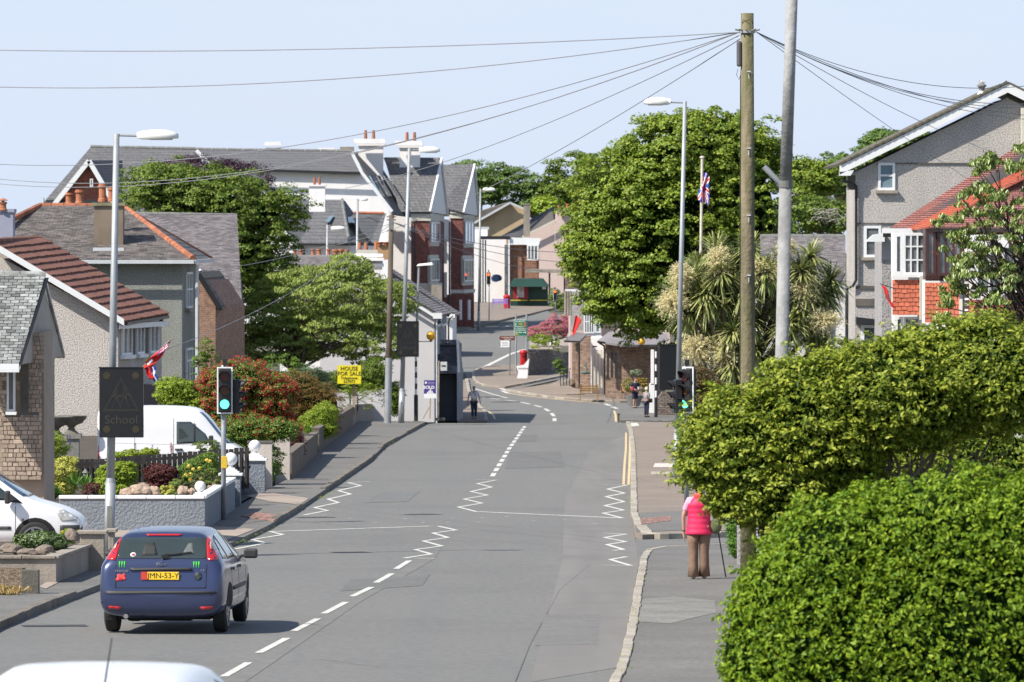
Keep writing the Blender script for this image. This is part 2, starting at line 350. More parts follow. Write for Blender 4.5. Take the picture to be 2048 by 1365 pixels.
# beyond the brow: island, corner pavement, lane, left footway
isl = [G(*p, lo=346) for p in [(946, 762), (943, 750), (950, 742), (970, 736), (1020, 732), (1060, 729), (1137, 752), (1060, 768), (1010, 777), (975, 776), (955, 770)]]
sheet('pavement_island', [(v.x, v.y) for v in isl], .1, m_paver, skirt=.2)
cor = [G(*p, lo=346) for p in [(1012, 783), (1100, 772), (1130, 758), (1150, 772), (1330, 795), (1340, 805), (1240, 806), (1180, 804), (1100, 797), (1055, 790)]]
sheet('pavement_corner', [(v.x, v.y) for v in cor], .1, m_paver, skirt=.2)
lf = [G(*p, lo=338) for p in [(975, 845), (974, 826), (955, 808), (941, 785), (936, 760), (915, 770), (915, 846)]]
sheet('pavement_far_left', [(v.x, v.y) for v in lf], .1, m_paver, skirt=.2)
rf_ = [G(*p, lo=346) for p in [(1240, 845), (1240, 822), (1400, 820), (1400, 845)]]
sheet('pavement_far_right', [(v.x, v.y) for v in rf_], .1, m_pave, skirt=.2)
tp = [G(*p, lo=346) for p in [(905, 664), (960, 653), (1020, 638), (1060, 630), (1110, 618), (1110, 600), (880, 612), (870, 655)]]
sheet('pavement_top', [(v.x, v.y) for v in tp], .1, m_paver, skirt=.2)
# kerb stones ----------------------------------------------------
def kerb(pts, w, h, mat, step=.92, drop=(), side=1):
    pts = [Vector((p[0], p[1], 0)) for p in pts]; q = resample(pts, step)
    k = struct('kerb', (q[0].x, q[0].y, zg(q[0].y)))
    for j, (a, b) in enumerate(zip(q[:-1], q[1:])):
        d = (b - a).normalized(); n = Vector((-d.y, d.x, 0)) * side; b = b - d * .015; hh = h
        for (d0, d1) in drop:
            if d0 <= (a.y + b.y) / 2 <= d1: hh = .035
        hh += R.uniform(-.006, .006); sh = R.uniform(-.01, .01)
        m = [a + n * sh, b + n * sh, b + n * (w + sh), a + n * (w + sh)]
        MB().hexa([Vector((p.x, p.y, zg(p.y) - .1)) for p in (m if side > 0 else m[::-1])] + [Vector((p.x, p.y, zg(p.y) + hh)) for p in (m if side > 0 else m[::-1])]).build('kerb_stone', mat, k, bevel=.012)
    return k
def yof(py): return F / ((py - 635) / 4.5)
kerb([(v.x, v.y) for v in Lk[:]], .15, .125, m_kerbd, drop=[(yof(1200), yof(1050)), (yof(1018), yof(985)), (yof(915), yof(902)), (yof(880), yof(870))])
kerb([(.6, 66)] + [(v.x, v.y) for v in Rk[:5]] + [tuple(G(1292, 1112)[:2])], .13, .122, m_kerb, side=-1)
kerb([tuple(G(1500, 1074)[:2]), tuple(G(1330, 1080)[:2]), tuple(G(1285, 1078)[:2]), tuple(G(1270, 1060)[:2])], .22, .125, m_kerb, side=-1)
kerb([tuple(G(1292, 1110)[:2]), tuple(G(1330, 1103)[:2]), tuple(G(1500, 1096)[:2])], .14, .112, m_kerb, side=-1)
kerb([tuple(G(1270, 1060)[:2])] + [(v.x, v.y) for v in Rk[6:]], .15, .125, m_kerb, side=-1)
kerb([tuple(G(1252, 849)[:2]), tuple(G(1345, 847)[:2])], .3, .125, m_kerb, side=-1)
kerb([(v.x, v.y) for v in [isl[-1]] + isl[:5]], .18, .12, m_kerb, step=1.4, side=-1)
kerb([(v.x, v.y) for v in isl[6:]], .18, .12, m_kerb, step=1.4, side=-1)
kerb([(v.x, v.y) for v in [cor[0]] + cor[:5:-1]], .18, .12, m_kerb, step=1.4, side=1)
kerb([(v.x, v.y) for v in lf[:5]], .18, .12, m_kerb, step=1.4, side=1)
# road markings --------------------------------------------------
def lines(name, polys, w, mat, off=.006, lo=70):
    mb = MB()
    for pl in polys: ribbon(mb, [G(*p, lo=lo) for p in pl], w, off)
    o = mb.build(name, mat); o['kind'] = 'structure'; return o
def dash(name, segs, w, lo=70, mat=None):
    for a, b in segs:
        mb = MB(); ribbon(mb, [G(*a, lo=lo), G(*b, lo=lo)], w, .006); o = mb.build(name, mat or m_white); o['kind'] = 'structure'
dash('centre_line_dash', [((448, 1354), (497, 1326)), ((517, 1307), (574, 1277)), ((588, 1263), (636, 1238)), ((648, 1228), (692, 1205)), ((704, 1194), (743, 1175)), ((752, 1166), (784, 1148)), ((792, 1139), (819, 1122)), ((385, 1392), (425, 1366))], .11)
for k in range(14):
    def cl_(y):
        yy = 956 - y; return 983 + yy * (1017 - 983) / 56 if yy < 56 else 1017 + (yy - 56) * (35 / 50)
    y0 = 635 + 4.5 * F / (190 + 6.4 * k); y1 = 635 + 4.5 * F / (194.2 + 6.4 * k)
    dash('centre_line_dash', [((cl_(y0), y0), (cl_(y1), y1))], .14)
dash('centre_line_dash', [((1109, 843), (1109, 837)), ((1108, 833), (1103, 827)), ((1098, 823), (1090, 818)), ((1083, 815), (1069, 811)), ((1060, 809), (1042, 805)), ((1033, 803), (1012, 801)), ((1001, 799), (980, 797)), ((970, 796), (958, 795))], .2, lo=350)
dash('centre_line_dash', [((936, 660), (956, 657)), ((1005, 655), (1025, 650))], .25, lo=346)
zz = [[(740, 964), (696, 966), (722, 972), (677, 982), (701, 989), (656, 999), (677, 1006), (629, 1016), (655, 1022), (607, 1031)], [(607, 1031), (652, 1031)],
      [(540, 1064), (566, 1070), (505, 1080), (531, 1087), (470, 1099)],
      [(996, 960), (950, 960)], [(992, 961), (955, 968), (983, 975), (942, 984), (975, 991), (928, 999), (964, 1007), (917, 1015), (952, 1024)],
      [(876, 1053), (912, 1061), (866, 1067), (896, 1076), (847, 1083), (884, 1093), (831, 1100), (862, 1109), (809, 1117), (870, 1118)],
      [(1205, 970), (1254, 971), (1215, 979), (1249, 987), (1212, 994), (1248, 1004), (1210, 1012), (1247, 1021), (1206, 1027), (1245, 1037)],
      [(1207, 1067), (1252, 1069), (1209, 1076), (1251, 1084), (1214, 1090), (1247, 1100), (1225, 1102)], [(1254, 1114), (1221, 1120), (1261, 1132), (1201, 1131)]]
for z in zz: lines('zigzag_line', [z], .10, m_white)
lines('stop_line', [[(862, 1053), (540, 1064)]], .2, m_white, .0055); lines('stop_line', [[(952, 1024), (1245, 1037)]], .2, m_white, .0055)
for y_, xs_ in ((1040, (560, 700, 810, 905, 965)), (1048, (595, 645, 750, 845, 897, 955)),):
    for x in xs_: dash('crossing_stud', [((x - 4 + 0, y_ - (x - 560) * .008), (x + 4, y_ - (x - 560) * .008))], .12)
for x, y in ((1014, 1034), (1067, 1042), (1130, 1040), (1190, 1048)): dash('crossing_stud', [((x - 4, y), (x + 4, y))], .12)
lines('double_yellow_line', [[(1247, 970), (1249, 930), (1252, 895), (1252, 866)]], .07, m_yell); lines('double_yellow_line', [[(1257, 970), (1259, 930), (1260, 895), (1260, 862)]], .07, m_yell)
lines('double_yellow_line', [[(1232, 844), (1231, 830), (1228, 822)]], .12, m_yell, lo=346); lines('double_yellow_line', [[(1010, 786), (1055, 793), (1120, 800), (1200, 807)]], .2, m_yell, lo=346)
lines('double_yellow_line', [[(990, 839), (986, 830), (975, 822)]], .1, m_yell, lo=346)
lines('edge_line', [[(950, 778), (985, 789), (1015, 797)]], .15, m_white, lo=346); lines('edge_line', [[(968, 735), (990, 724), (1020, 709), (1050, 699)]], .3, m_white, lo=346)
dash('give_way_dash', [((1000, 777), (1018, 783)), ((1004, 782), (1016, 787)), ((1210, 808), (1220, 812)), ((1224, 814), (1234, 818))], .25, lo=346)
sheet('road_marking', [tuple(G(*p)[:2]) for p in [(1258, 852), (1274, 851), (1279, 857), (1263, 859)]], .108, m_white)
for a in ((595, 1036, 70, 3), (815, 1030, 60, 3.2), (668, 1106, 68, 3.4), (45, 1253, 128, 8), (1310, 1098, 62, 2)):
    x, y, w_, h_ = a; dash('iron_cover', [((x, y), (x + w_, y - 1))], .55, mat=M('iron_cover', (.045, .045, .047), .7, .3, 20, bump=.5, bscale=25))
sheet('road_patch', [tuple(G(*p)[:2]) for p in [(870, 1118), (884, 1093), (820, 1130), (600, 1280), (455, 1365), (490, 1365), (720, 1205)]], .004, M('asphalt_seam', (.160, .156, .148), .9, .12, .9, stain=.1))
sheet('road_patch', [tuple(G(*p)[:2]) for p in [(1130, 1000), (1125, 1120), (1060, 1365), (1240, 1335), (1258, 1250), (1278, 1120), (1262, 1035), (1262, 960), (1254, 870), (1180, 900)]], .0035, M('asphalt_worn', (.172, .164, .154), .9, .12, .9, stretch=(1.1, .05, 1), stain=.2, sscale=.3))

gp = [G(*p, .09) for p in [(545, 963), (580, 958), (640, 902), (706, 850), (744, 839), (800, 837)]]
sheet('garden_ground', [(v.x - .2, v.y + .1) for v in gp] + [(v.x - 9, v.y + 6) for v in gp[::-1]], .55, m_earth, skirt=.6)

for (a, b) in (((478, 1015), (606, 1014)), ((536, 985), (655, 985)), ((585, 952), (690, 955)), ((650, 900), (768, 893)), ((455, 1062), (560, 1046)), ((1272, 1222), (1440, 1218)), ((1265, 930), (1390, 928)), ((1266, 985), (1400, 982)), ((1268, 905), (1380, 903))):
    mb = MB(); ribbon(mb, [G(*a), G(*b)], .035, .105); o = mb.build('pavement_joint', M('joint_dark', (.05, .048, .045), .95)); o['kind'] = 'structure'
for pl in ([(500, 1137), (650, 1131), (850, 1126)], [(1180, 1130), (1120, 1180), (1060, 1290), (1030, 1365)], [(700, 1010), (860, 1001), (1000, 1002)], [(640, 1320), (760, 1335), (900, 1330)]):
    mb = MB(); ribbon(mb, [G(*p) for p in pl], .012, .0045); o = mb.build('crack_shadow_line', M('crack_shadow_dark', (.115, .113, .108), .95)); o['kind'] = 'structure'  # first line is a cast shadow painted dark, the others are cracks

for i_, (pl, c_) in enumerate((([(700, 1160), (860, 1150), (845, 1172), (680, 1183)], (.140, .140, .136)), ([(1020, 905), (1120, 903), (1130, 935), (1010, 938)], (.145, .143, .138)), ([(760, 985), (840, 983), (815, 1004), (728, 1006)], (.150, .152, .150)), ([(1090, 1230), (1200, 1228), (1195, 1290), (1070, 1292)], (.165, .160, .155)), ([(1030, 870), (1075, 870), (1072, 884), (1022, 884)], (.14, .14, .137)))):
    sheet('road_patch', [tuple(G(*p)[:2]) for p in pl], .0048, M('asphalt_repair_%d' % i_, c_, .9, .1, .9, speck=.25, spscale=9))
# ================================================================ BUILDING HELPERS
glass = M('window_glass', (.03, .038, .045), .06, .2, 1.6, spec=.9, col2=(.20, .21, .22))  # pale blotches in the colour stand for reflections and curtains
glassl = M('window_glass_sky', (.16, .23, .27), .06, .15, 1, spec=.9)
wframe = M('white_frame', (.75, .76, .77), .45, .04)
underlay = M('roof_underlay', (.055, .05, .05), .9)
brownf = M('brown_frame', (.055, .022, .02), .4, .1)
wpaint = M('white_render', (.82, .80, .80), .85, .04, .8, stain=.12, sscale=.8)
cream = M('cream_stone_trim', (.58, .55, .48), .8, .08, 2)
peb = M('grey_pebbledash', (.58, .54, .51), .95, .10, .5, bump=1.2, bscale=26, speck=.75, spscale=22, stain=.2, sscale=.5)
pebd = M('dark_grey_pebbledash', (.31, .32, .29), .95, .14, .5, bump=1.2, bscale=26, speck=.6, spscale=22, stain=.4, sscale=.35)
pebw = M('pale_pebbledash', (.62, .57, .53), .95, .06, .4, bump=1.2, bscale=24, speck=.6, spscale=24)
pebr = M('light_grey_pebbledash', (.44, .42, .42), .95, .1, .5, bump=1.2, bscale=20, speck=.7, spscale=18, stain=.25, sscale=.4)
slate = M('roof_slate', (.19, .17, .16), .75, .2, 1.5, isl=.38, stain=.35, sscale=.9, bump=.3, bscale=25, speck=.25, spscale=8)
slated = M('roof_slate_dark', (.10, .102, .11), .75, .15, 1.2, isl=.2, stain=.25, sscale=.5)
slatem = M('mossy_silver_slate', (.14, .145, .135), .6, .3, 2.5, isl=.45, col2=(.33, .34, .33), stain=.6, sscale=2.5)
slatep = M('purple_slate', (.20, .18, .185), .8, .15, 1.5, isl=.36, stain=.25, sscale=.6)
slatefar = MBrick('far_slate', (.115, .118, .125), (.15, .145, .15), (.06, .06, .065), .35, .22, .02, bump=.3)
tileb = M('brown_concrete_tile', (.205, .088, .062), .9, .12, 1, isl=.1, stain=.2, bump=.3, bscale=20)
tiled = M('dark_concrete_tile', (.13, .115, .10), .9, .15, 2, isl=.15, stain=.4)
tiler = M('red_clay_tile', (.56, .15, .08), .75, .15, 2, isl=.45, hue=(.30, .09, .065))
tilew = M('worn_red_clay_tile', (.40, .175, .14), .75, .2, 1.2, isl=.8, hue=(.27, .14, .14), stain=.35, sscale=.6)
redridge = M('terracotta_ridge', (.36, .13, .07), .85, .25, 4, stain=.5, sscale=2, isl=.2)
terra = M('terracotta_pot', (.40, .15, .075), .8, .15, 4, stain=.3, sscale=3)
lead = M('grey_ridge', (.18, .18, .17), .8, .2, 3, stain=.3, sscale=2)
black = M('black_paint', (.018, .018, .02), .45, .1)
redbrick = MBrick('red_brick', (.30, .065, .04), (.38, .09, .05), (.3, .2, .16), bump=.3)
darkbrick = MBrick('dark_red_brick', (.18, .05, .04), (.23, .07, .055), (.2, .12, .1), .3, .1, .015, bump=.3)
brownbrick = MBrick('brown_brick', (.24, .125, .08), (.33, .17, .11), (.3, .24, .2), bump=.3)
rubble = MBrick('rubble_stone', (.28, .175, .125), (.42, .30, .23), (.17, .125, .10), .27, .085, .012, dist=.09, bump=.8)
rubbleg = MBrick('garden_wall_stone', (.15, .115, .10), (.27, .22, .19), (.05, .04, .035), .30, .10, .015, dist=.12, bump=.8)
tanr = M('tan_render', (.46, .35, .22), .9, .08, .6, stain=.25, sscale=.4)
pink = M('pink_render', (.60, .47, .43), .9, .04, .5, stain=.12, sscale=.4)
concrete = M('weathered_concrete', (.30, .26, .22), .92, .18, 1.5, bump=.4, bscale=18, stain=.5, sscale=1)
darkconc = M('dark_concrete', (.12, .11, .095), .95, .25, 2, bump=.5, bscale=18, stain=.5, sscale=1)
gutter = M('grey_gutter', (.52, .54, .56), .5, .08)
stonep = M('putty_stone', (.42, .335, .265), .9, .15, 2, bump=.4, bscale=14, isl=.25, stain=.2)
def PP(*a): return [P(*p) for p in a]
def mass(name, pts, s, ext, mat, par, **k):
    return MB().prism([P(x, y, s) for x, y in pts], ext).build(name, mat, par, **k)
def tiles(par, A, B, C, D, tw, th, t, mat, name='slate', lim=300, stag=True, jit=.008, lap=.06):
    A, B, C, D = map(Vector, (A, B, C, D)); u = (B - A).normalized(); n = u.cross(D - A).normalized()
    if n.z < -.001 or (abs(n.z) < .02 and n.y > 0): n = -n
    v = n.cross(u) if n.cross(u).dot(D - A) > 0 else -n.cross(u)
    H = (D - A).dot(v); nr = max(1, round(H / th)); th = H / nr; rest = MB(); cnt = 0; g_ = .008 if tw > .3 else .007
    au = lambda p: (p - A).dot(u)
    for j in range(nr):
        v0 = j * th; v1 = min(H, (j + 1) * th + lap)
        lo = [au(A.lerp(D, x / H)) for x in (v0, v1)]; hi = [au(B.lerp(C, x / H)) for x in (v0, v1)]
        m0 = min(lo); m1 = max(hi); off = (tw / 2 if (j % 2 and stag) else 0)
        k0 = math.floor((m0 - off) / tw); k1 = math.ceil((m1 - off) / tw)
        for k in range(k0, k1):
            a = off + k * tw + g_; b = off + (k + 1) * tw - g_
            q = [max(a, lo[0]), min(b, hi[0]), min(b, hi[1]), max(a, lo[1])]
            if q[1] - q[0] < .02 and q[2] - q[3] < .02: continue
            if q[1] < q[0]: q[0] = q[1] = (q[0] + q[1]) / 2
            if q[2] < q[3]: q[2] = q[3] = (q[2] + q[3]) / 2
            z0 = t + R.uniform(0, jit); z1 = t * .25; dv = R.uniform(-jit, jit) * 2
            lowp = [A + u * q[0] + v * (v0 + dv) , A + u * q[1] + v * (v0 + dv), A + u * q[2] + v * v1, A + u * q[3] + v * v1]
            pts = [lowp[0], lowp[1], lowp[2], lowp[3], lowp[0] + n * z0, lowp[1] + n * z0, lowp[2] + n * z1, lowp[3] + n * z1]
            if (lowp[1] - lowp[0]).cross(lowp[3] - lowp[0]).dot(n) < 0: pts = [pts[i] for i in (1, 0, 3, 2, 5, 4, 7, 6)]
            if cnt < lim: MB().hexa(pts).build(name, mat, par); cnt += 1
            else: rest.hexa(pts)
    if rest.v: rest.build(name + ('s' if lim == 0 else '_courses'), mat, par, kind='stuff')
def roof(par, quad, rt=.12, rm=None, rname='roof', **tk):
    o = MB().slab(quad, rt).build(rname, underlay if tk else (rm or lead), par)
    if tk: tiles(par, *quad, **tk)
    return o
def window(par, A, B, h, nx=1, ny=1, fm=None, gm=None, fw=.07, sill=None, sillm=None, dep=.06, name='window', tr=None):
    A = Vector(A); B = Vector(B); r = (B - A); w_ = r.length; r.normalize(); up = Vector((0, 0, 1)); n = r.cross(up); fm = fm or wframe; gm = gm or glass
    mb = MB()
    def bx(x0, x1, z0, z1, d0, d1, m):
        m.hexa([A + r * x + up * z + n * d for z in (z0, z1) for x, d in ((x0, d1), (x1, d1), (x1, d0), (x0, d0))])
    bx(0, w_, 0, fw, -.02, dep, mb); bx(0, w_, h - fw, h, -.02, dep, mb); bx(0, fw, fw, h - fw, -.02, dep, mb); bx(w_ - fw, w_, fw, h - fw, -.02, dep, mb)
    iw = (w_ - fw) / nx; zs = [0] + ([h * tr] if tr else [h * k / ny for k in range(1, ny)]) + [h - fw]
    for k in range(1, nx): bx(k * iw, k * iw + fw * .8, fw, h - fw, -.02, dep - .003, mb)
    for z in zs[1:-1]: bx(fw, w_ - fw, z, z + fw * .8, -.02, dep - .006, mb)
    fr = mb.build(name, fm, par)
    for i in range(nx):
        for j in range(len(zs) - 1):
            g = MB(); bx(i * iw + fw * .5, (i + 1) * iw + fw * .5, zs[j] + fw * .3, zs[j + 1] + fw * .6, -.015, .012, g); g.build('pane', gm, fr)
    if sill:
        s_ = MB(); bx(-.1, w_ + .1, -.12, 0, -.02, .16, s_); s_.build('window_sill', sillm or concrete, par)
    return fr
def pwin(par, x0, y1, x1, y0, s, s2=None, off=.02, **k):   # window by pixels: left, bottom, right, top
    A = P(x0, y1, s); B = P(x1, y1, s2 or s); B.z = A.z; A.y -= off; B.y -= off
    return window(par, A, B, (y1 - y0) / s, **k)
def pot(par, px, py_base, py_top, s, r=.14, mat=None, style=0, z=None):
    b = P(px, py_base, s); h = (py_base - py_top) / s
    pr = [(r, 0), (r * .95, h * .15), (r * .82, h * .2), (r * .78, h * .75), (r * 1.05, h * .8), (r * 1.05, h * .9), (r * .85, h * .92), (r * .85, h)]
    if style == 1: pr = [(r * .8, 0), (r * 1.0, h * .6), (r * 1.3, h * .7), (r * 1.35, h * .95), (r * 1.1, h)]
    if style == 2: pr = [(r, 0), (r * .8, h * .95), (r * .85, h)]
    MB().lathe(b, pr, 12).build('chimney_pot', mat or terra, par, smooth=False)
def chim(par, x0, y1, x1, y0, s, dep, mat, cap=None, caph=.12, over=.08, name='chimney'):
    a = P(x0, y1, s); b = P(x1, y0, s); c = Vector(((a.x + b.x) / 2, a.y + dep / 2, (a.z + b.z) / 2))
    o = MB().box(c, (b.x - a.x, dep, b.z - a.z)).build(name, mat, par)
    if cap: MB().box((c.x, c.y, b.z + caph / 2), (b.x - a.x + 2 * over, dep + 2 * over, caph)).build('chimney_cap', cap, par)
    return o
def ridge(par, a, b, r=.11, mat=None, seg=.45, name='ridge_tile', lim=200):
    a = Vector(a); b = Vector(b); n = max(1, int((b - a).length / seg))
    for k in range(n):
        p = a.lerp(b, k / n); q = a.lerp(b, (k + .97) / n); MB().tube([p, q], [r * R.uniform(.95, 1.08), r * .97], 8).build(name, mat or lead, par)
def pipe(par, pts, r, mat, name='downpipe'): MB().tube(pts, r, 6).build(name, mat, par)
V3 = Vector
# ================================================================ RIGHT: TALL GREY GABLE HOUSE
s = 52.0
h = thing('gable_house', 'tall grey pebbledashed house with a white bargeboard gable and one small attic sash window', 'house', GS(1900, s))
mass('wall', [(1711, 895), (2317, 895), (2317, 345), (2014, 196), (1711, 345)], s, (0, 7, 0), peb, h)
ov = .45
for a, b, nm in (((1678, 350), (2014, 186), 'bargeboard'), ((2350, 350), (2014, 186), 'bargeboard')):
    A = P(*a, s); B = P(*b, s); A.y -= ov; B.y -= ov; up = V3((0, 0, .34))
    MB().prism([A, B, B + up, A + up] if a[0] < b[0] else [B, A, A + up, B + up], (0, .05, 0)).build(nm, wframe, h)
    A2 = A + V3((0, .06, .34)); B2 = B + V3((0, .06, .34)); MB().slab([A2, B2, B2 + V3((0, 12.6, 0)), A2 + V3((0, 12.6, 0))], -.09).build('roof_slope', M('mossy_grey_tile', (.11, .10, .075), .95, .3, 3, bump=.6, bscale=8), h)
for k in range(26):
    for sg in (1,):
        p = P(1678, 350, s).lerp(P(2014, 186, s), k / 26); q = P(1678, 350, s).lerp(P(2014, 186, s), (k + .9) / 26)
        p.y -= ov - .12; q.y -= ov - .12; p.z += .40; q.z += .44
        MB().bar(p, q, .35, .09).build('verge_tile', MATS['mossy_grey_tile'], h)
MB().prism(PP((1678, 352, s), (1700, 352, s), (1707, 341, s), (1678, 345, s)), (0, -ov, 0)).build('soffit_box', wframe, h)
MB().prism(PP((1695, 380, s), (1711, 380, s), (1711, 350, s), (1695, 350, s)), (0, .4, 0)).build('eave_corbel', darkconc, h)
for x0, x1, y, t in ((1754, 2300, 327, 2), (1711, 1800, 447, 2), (1711, 1762, 575, 6), (1711, 1762, 605, 14)):
    a = P(x0, y, s); b = P(x1, y, s); MB().box(((a.x + b.x) / 2, a.y - .03, a.z), (b.x - a.x, .06, t / s)).build('string_course', darkconc, h)
pwin(h, 1756, 381, 1790, 326, s, ny=2, fw=.1, gm=glassl, sill=1)
pwin(h, 1728, 515, 1762, 452, s, ny=2, fw=.1, sill=1)
pwin(h, 1722, 700, 1754, 650, s, fw=.12)
mass('door_hood', [(1711, 648), (1762, 648), (1762, 640), (1711, 634)], s, (0, -.8, 0), black, h)
pipe(h, [P(1682, 362, s) + V3((0, -.5, 0)), P(1700, 366, s) + V3((0, -.3, 0)), P(1712, 372, s) + V3((0, -.12, 0)), P(1712, 560, s) + V3((0, -.12, 0)), P(1706, 572, s) + V3((0, -.12, 0)), P(1694, 578, s) + V3((0, -.12, 0)), P(1693, 780, s) + V3((0, -.12, 0))], .055, black)
MB().lathe(P(1967, 208, s) + V3((0, 1, 0)), [(.13, 0), (.13, .35), (.17, .37), (.17, .43), (.12, .45), (.12, .52)], 12).build('flue', wpaint, h)
MB().lathe(P(1967, 181, s) + V3((0, 1, 0)), [(.10, 0), (.13, .15), (.19, .17), (.19, .21), (.02, .36)], 10).build('flue_cowl', lead, h)
MB().box(P(2050, 255, s) + V3((0, -.4, 0)), (.35, .5, 1.5)).build('chimney_breast', cream, h)
# ================================================================ RIGHT: RED TILED HOUSES WITH BAYS
s = 68.0
h = thing('bay_window_house', 'red clay tiled house with white and brown framed bays above red hung tiles', 'house', GS(1900, s))
mass('wall', [(1764, 960), (2200, 960), (2200, 470), (1764, 470)], s, (0, 4, 0), pebr, h)
mass('upper_wall_band', [(1764, 520), (1786, 520), (1786, 470), (1764, 470)], s, (0, -.02, 0), M('grey_smooth_render', (.40, .39, .42), .8, .05), h)
A, B, C, D = P(1766, 467, 68.5), P(2200, 467, 68.5), P(2330, 200, 65.0), P(2175, 205, 65.0)
D = P(2160, 215, 65.0)
MB().slab([A, B, C, D], .12).build('roof', underlay, h); tiles(h, A, B, C, D, .21, .18, .05, tilew, 'roof_tile', 300)
mass('eave_box', [(1730, 484), (1768, 484), (1768, 466), (1745, 470)], s, (0, -.35, 0), wframe, h)
MB().bar(P(1764, 462, 69.3), P(1862, 462, 69.3), .16, .14).build('gutter', wframe, h); MB().bar(P(1860, 456, 71), P(1925, 452, 71), .16, .12).build('gutter', brownf, h)
# bay roof running up to the right; sunlight on the left hip is put into brighter tiles
A, B, C, D = P(1800, 464, 67.8), P(1858, 457, 71.5), P(2120, 318, 69.5), P(2120, 300, 66.0)
MB().slab([A, B, C, D], .1).build('bay_roof', underlay, h); tiles(h, A, B, C, D, .2, .17, .05, tiler, 'hip_tile', 120)
A, B, C, D = P(1858, 457, 71.6), P(2170, 457, 71.6), P(2300, 315, 69.4), P(2122, 315, 69.4)
MB().slab([A, B, C, D], .1).build('bay_roof', underlay, h); tiles(h, A, B, C, D, .21, .18, .05, tilew, 'bay_roof_tile', 250)
# bay 1 (white), bay 2 (brown)
def bay(x0, x1, y1, y0, s1, dep, mat, nm): return mass(nm, [(x0, y1), (x1, y1), (x1, y0), (x0, y0)], s1, (0, dep, 0), mat, h)
bay(1788, 1840, 900, 556, 70.3, 1.2, wpaint, 'bay_wall'); bay(1787, 1850, 556, 466, 70.3, 1.2, wpaint, 'bay_wall')
bay(1840, 1850, 640, 552, 70.6, .5, cream, 'bay_pier')
bay(1850, 1925, 900, 560, 71.4, 1.2, wpaint, 'bay_wall'); bay(1851, 1925, 562, 458, 71.4, 1.2, brownf, 'bay_wall')
pwin(h, 1788, 549, 1806, 468, 70.4, nx=1, fw=.08); pwin(h, 1807, 549, 1850, 468, 70.5, nx=3, ny=3, fw=.055)
pwin(h, 1790, 705, 1806, 634, 70.4, fw=.07); pwin(h, 1807, 705, 1840, 634, 70.4, nx=2, ny=2, fw=.06)
mass('bay_sill', [(1784, 555), (1852, 555), (1852, 549), (1784, 549)], 70.5, (0, -.14, 0), wframe, h)
pwin(h, 1852, 552, 1872, 462, 71.5, fm=brownf, fw=.08); pwin(h, 1874, 552, 1925, 462, 71.5, nx=3, fm=brownf, fw=.08)
for (x0, x1, y1, y0, s1) in ((1785, 1839, 630, 560, 70.5), (1850, 1918, 645, 566, 71.6)):
    mass('tile_backing', [(x0, y1), (x1, y1), (x1, y0), (x0, y0)], s1 - .005, (0, .05, 0), M('backing_red', (.12, .035, .025), .9), h)
    tiles(h, P(x0, y1, s1), P(x1, y1, s1), P(x1, y0, s1), P(x0, y0, s1), .165, .125, .03, tiler, 'hung_tile', 90)
mass('bay_wall', [(1935, 900), (2100, 900), (2100, 470), (1935, 470)], 72, (0, 1.2, 0), wpaint, h)
tiles(h, P(1936, 668, 72.2), P(2070, 668, 72.2), P(2070, 600, 72.2), P(1936, 600, 72.2), .165, .125, .03, tiler, 'hung_tile', 120)
pwin(h, 1950, 590, 2090, 490, 72.2, nx=5, fw=.08)
for k in range(9): MB().box(P(1934, 560 + k * 11, 72.3), (.12, .1, .1)).build('quoin_brick', M('dark_quoin', (.08, .05, .045), .8), h)
# ================================================================ RIGHT: SLATE ROOF AND WHITE GABLE BEHIND THE PALM
s = 46.0
h = thing('slate_cottage', 'low house with a purple grey slate roof between palm and tall grey house', 'house', GS(1620, s))
mass('wall', [(1520, 850), (1692, 850), (1692, 600), (1520, 600)], s, (0, 6, 0), wpaint, h)
A, B, C, D = P(1520, 608, 46.5), P(1691, 608, 46.5), P(1691, 474, 45.0), P(1520, 474, 45.0)
roof(h, [A, B, C, D], .1, slatep, tw=.23, th=.17, t=.018, mat=slatep, name='slate', lim=0)
ridge(h, D, C, .12)
h2 = thing('white_outhouse', 'small white gabled outhouse with slate lean-to roof in front of the slate cottage', 'outhouse', GS(1665, 49))
mass('wall', [(1632, 860), (1662, 860), (1662, 598), (1632, 605)], 49, (0, 3, 0), wpaint, h2)
mass('gable_wall', [(1661, 860), (1690, 860), (1690, 575), (1661, 588)], 50, (0, 3.2, 0), wpaint, h2)
A, B, C, D = P(1628, 603, 49.2), P(1662, 600, 49.2), P(1690, 546, 47.5), P(1680, 548, 47.5)
roof(h2, [A, B, C, D], .08, slatep, tw=.23, th=.18, t=.02, mat=slatep, name='slate', lim=0)
pipe(h2, [P(1659, 600, 50) + V3((0, -.1, 0)), P(1659, 850, 50) + V3((0, -.1, 0))], .05, black)
MB().bar(P(1661, 588, 50.1), P(1690, 572, 50.1), .2, .1).build('coping', wframe, h2)
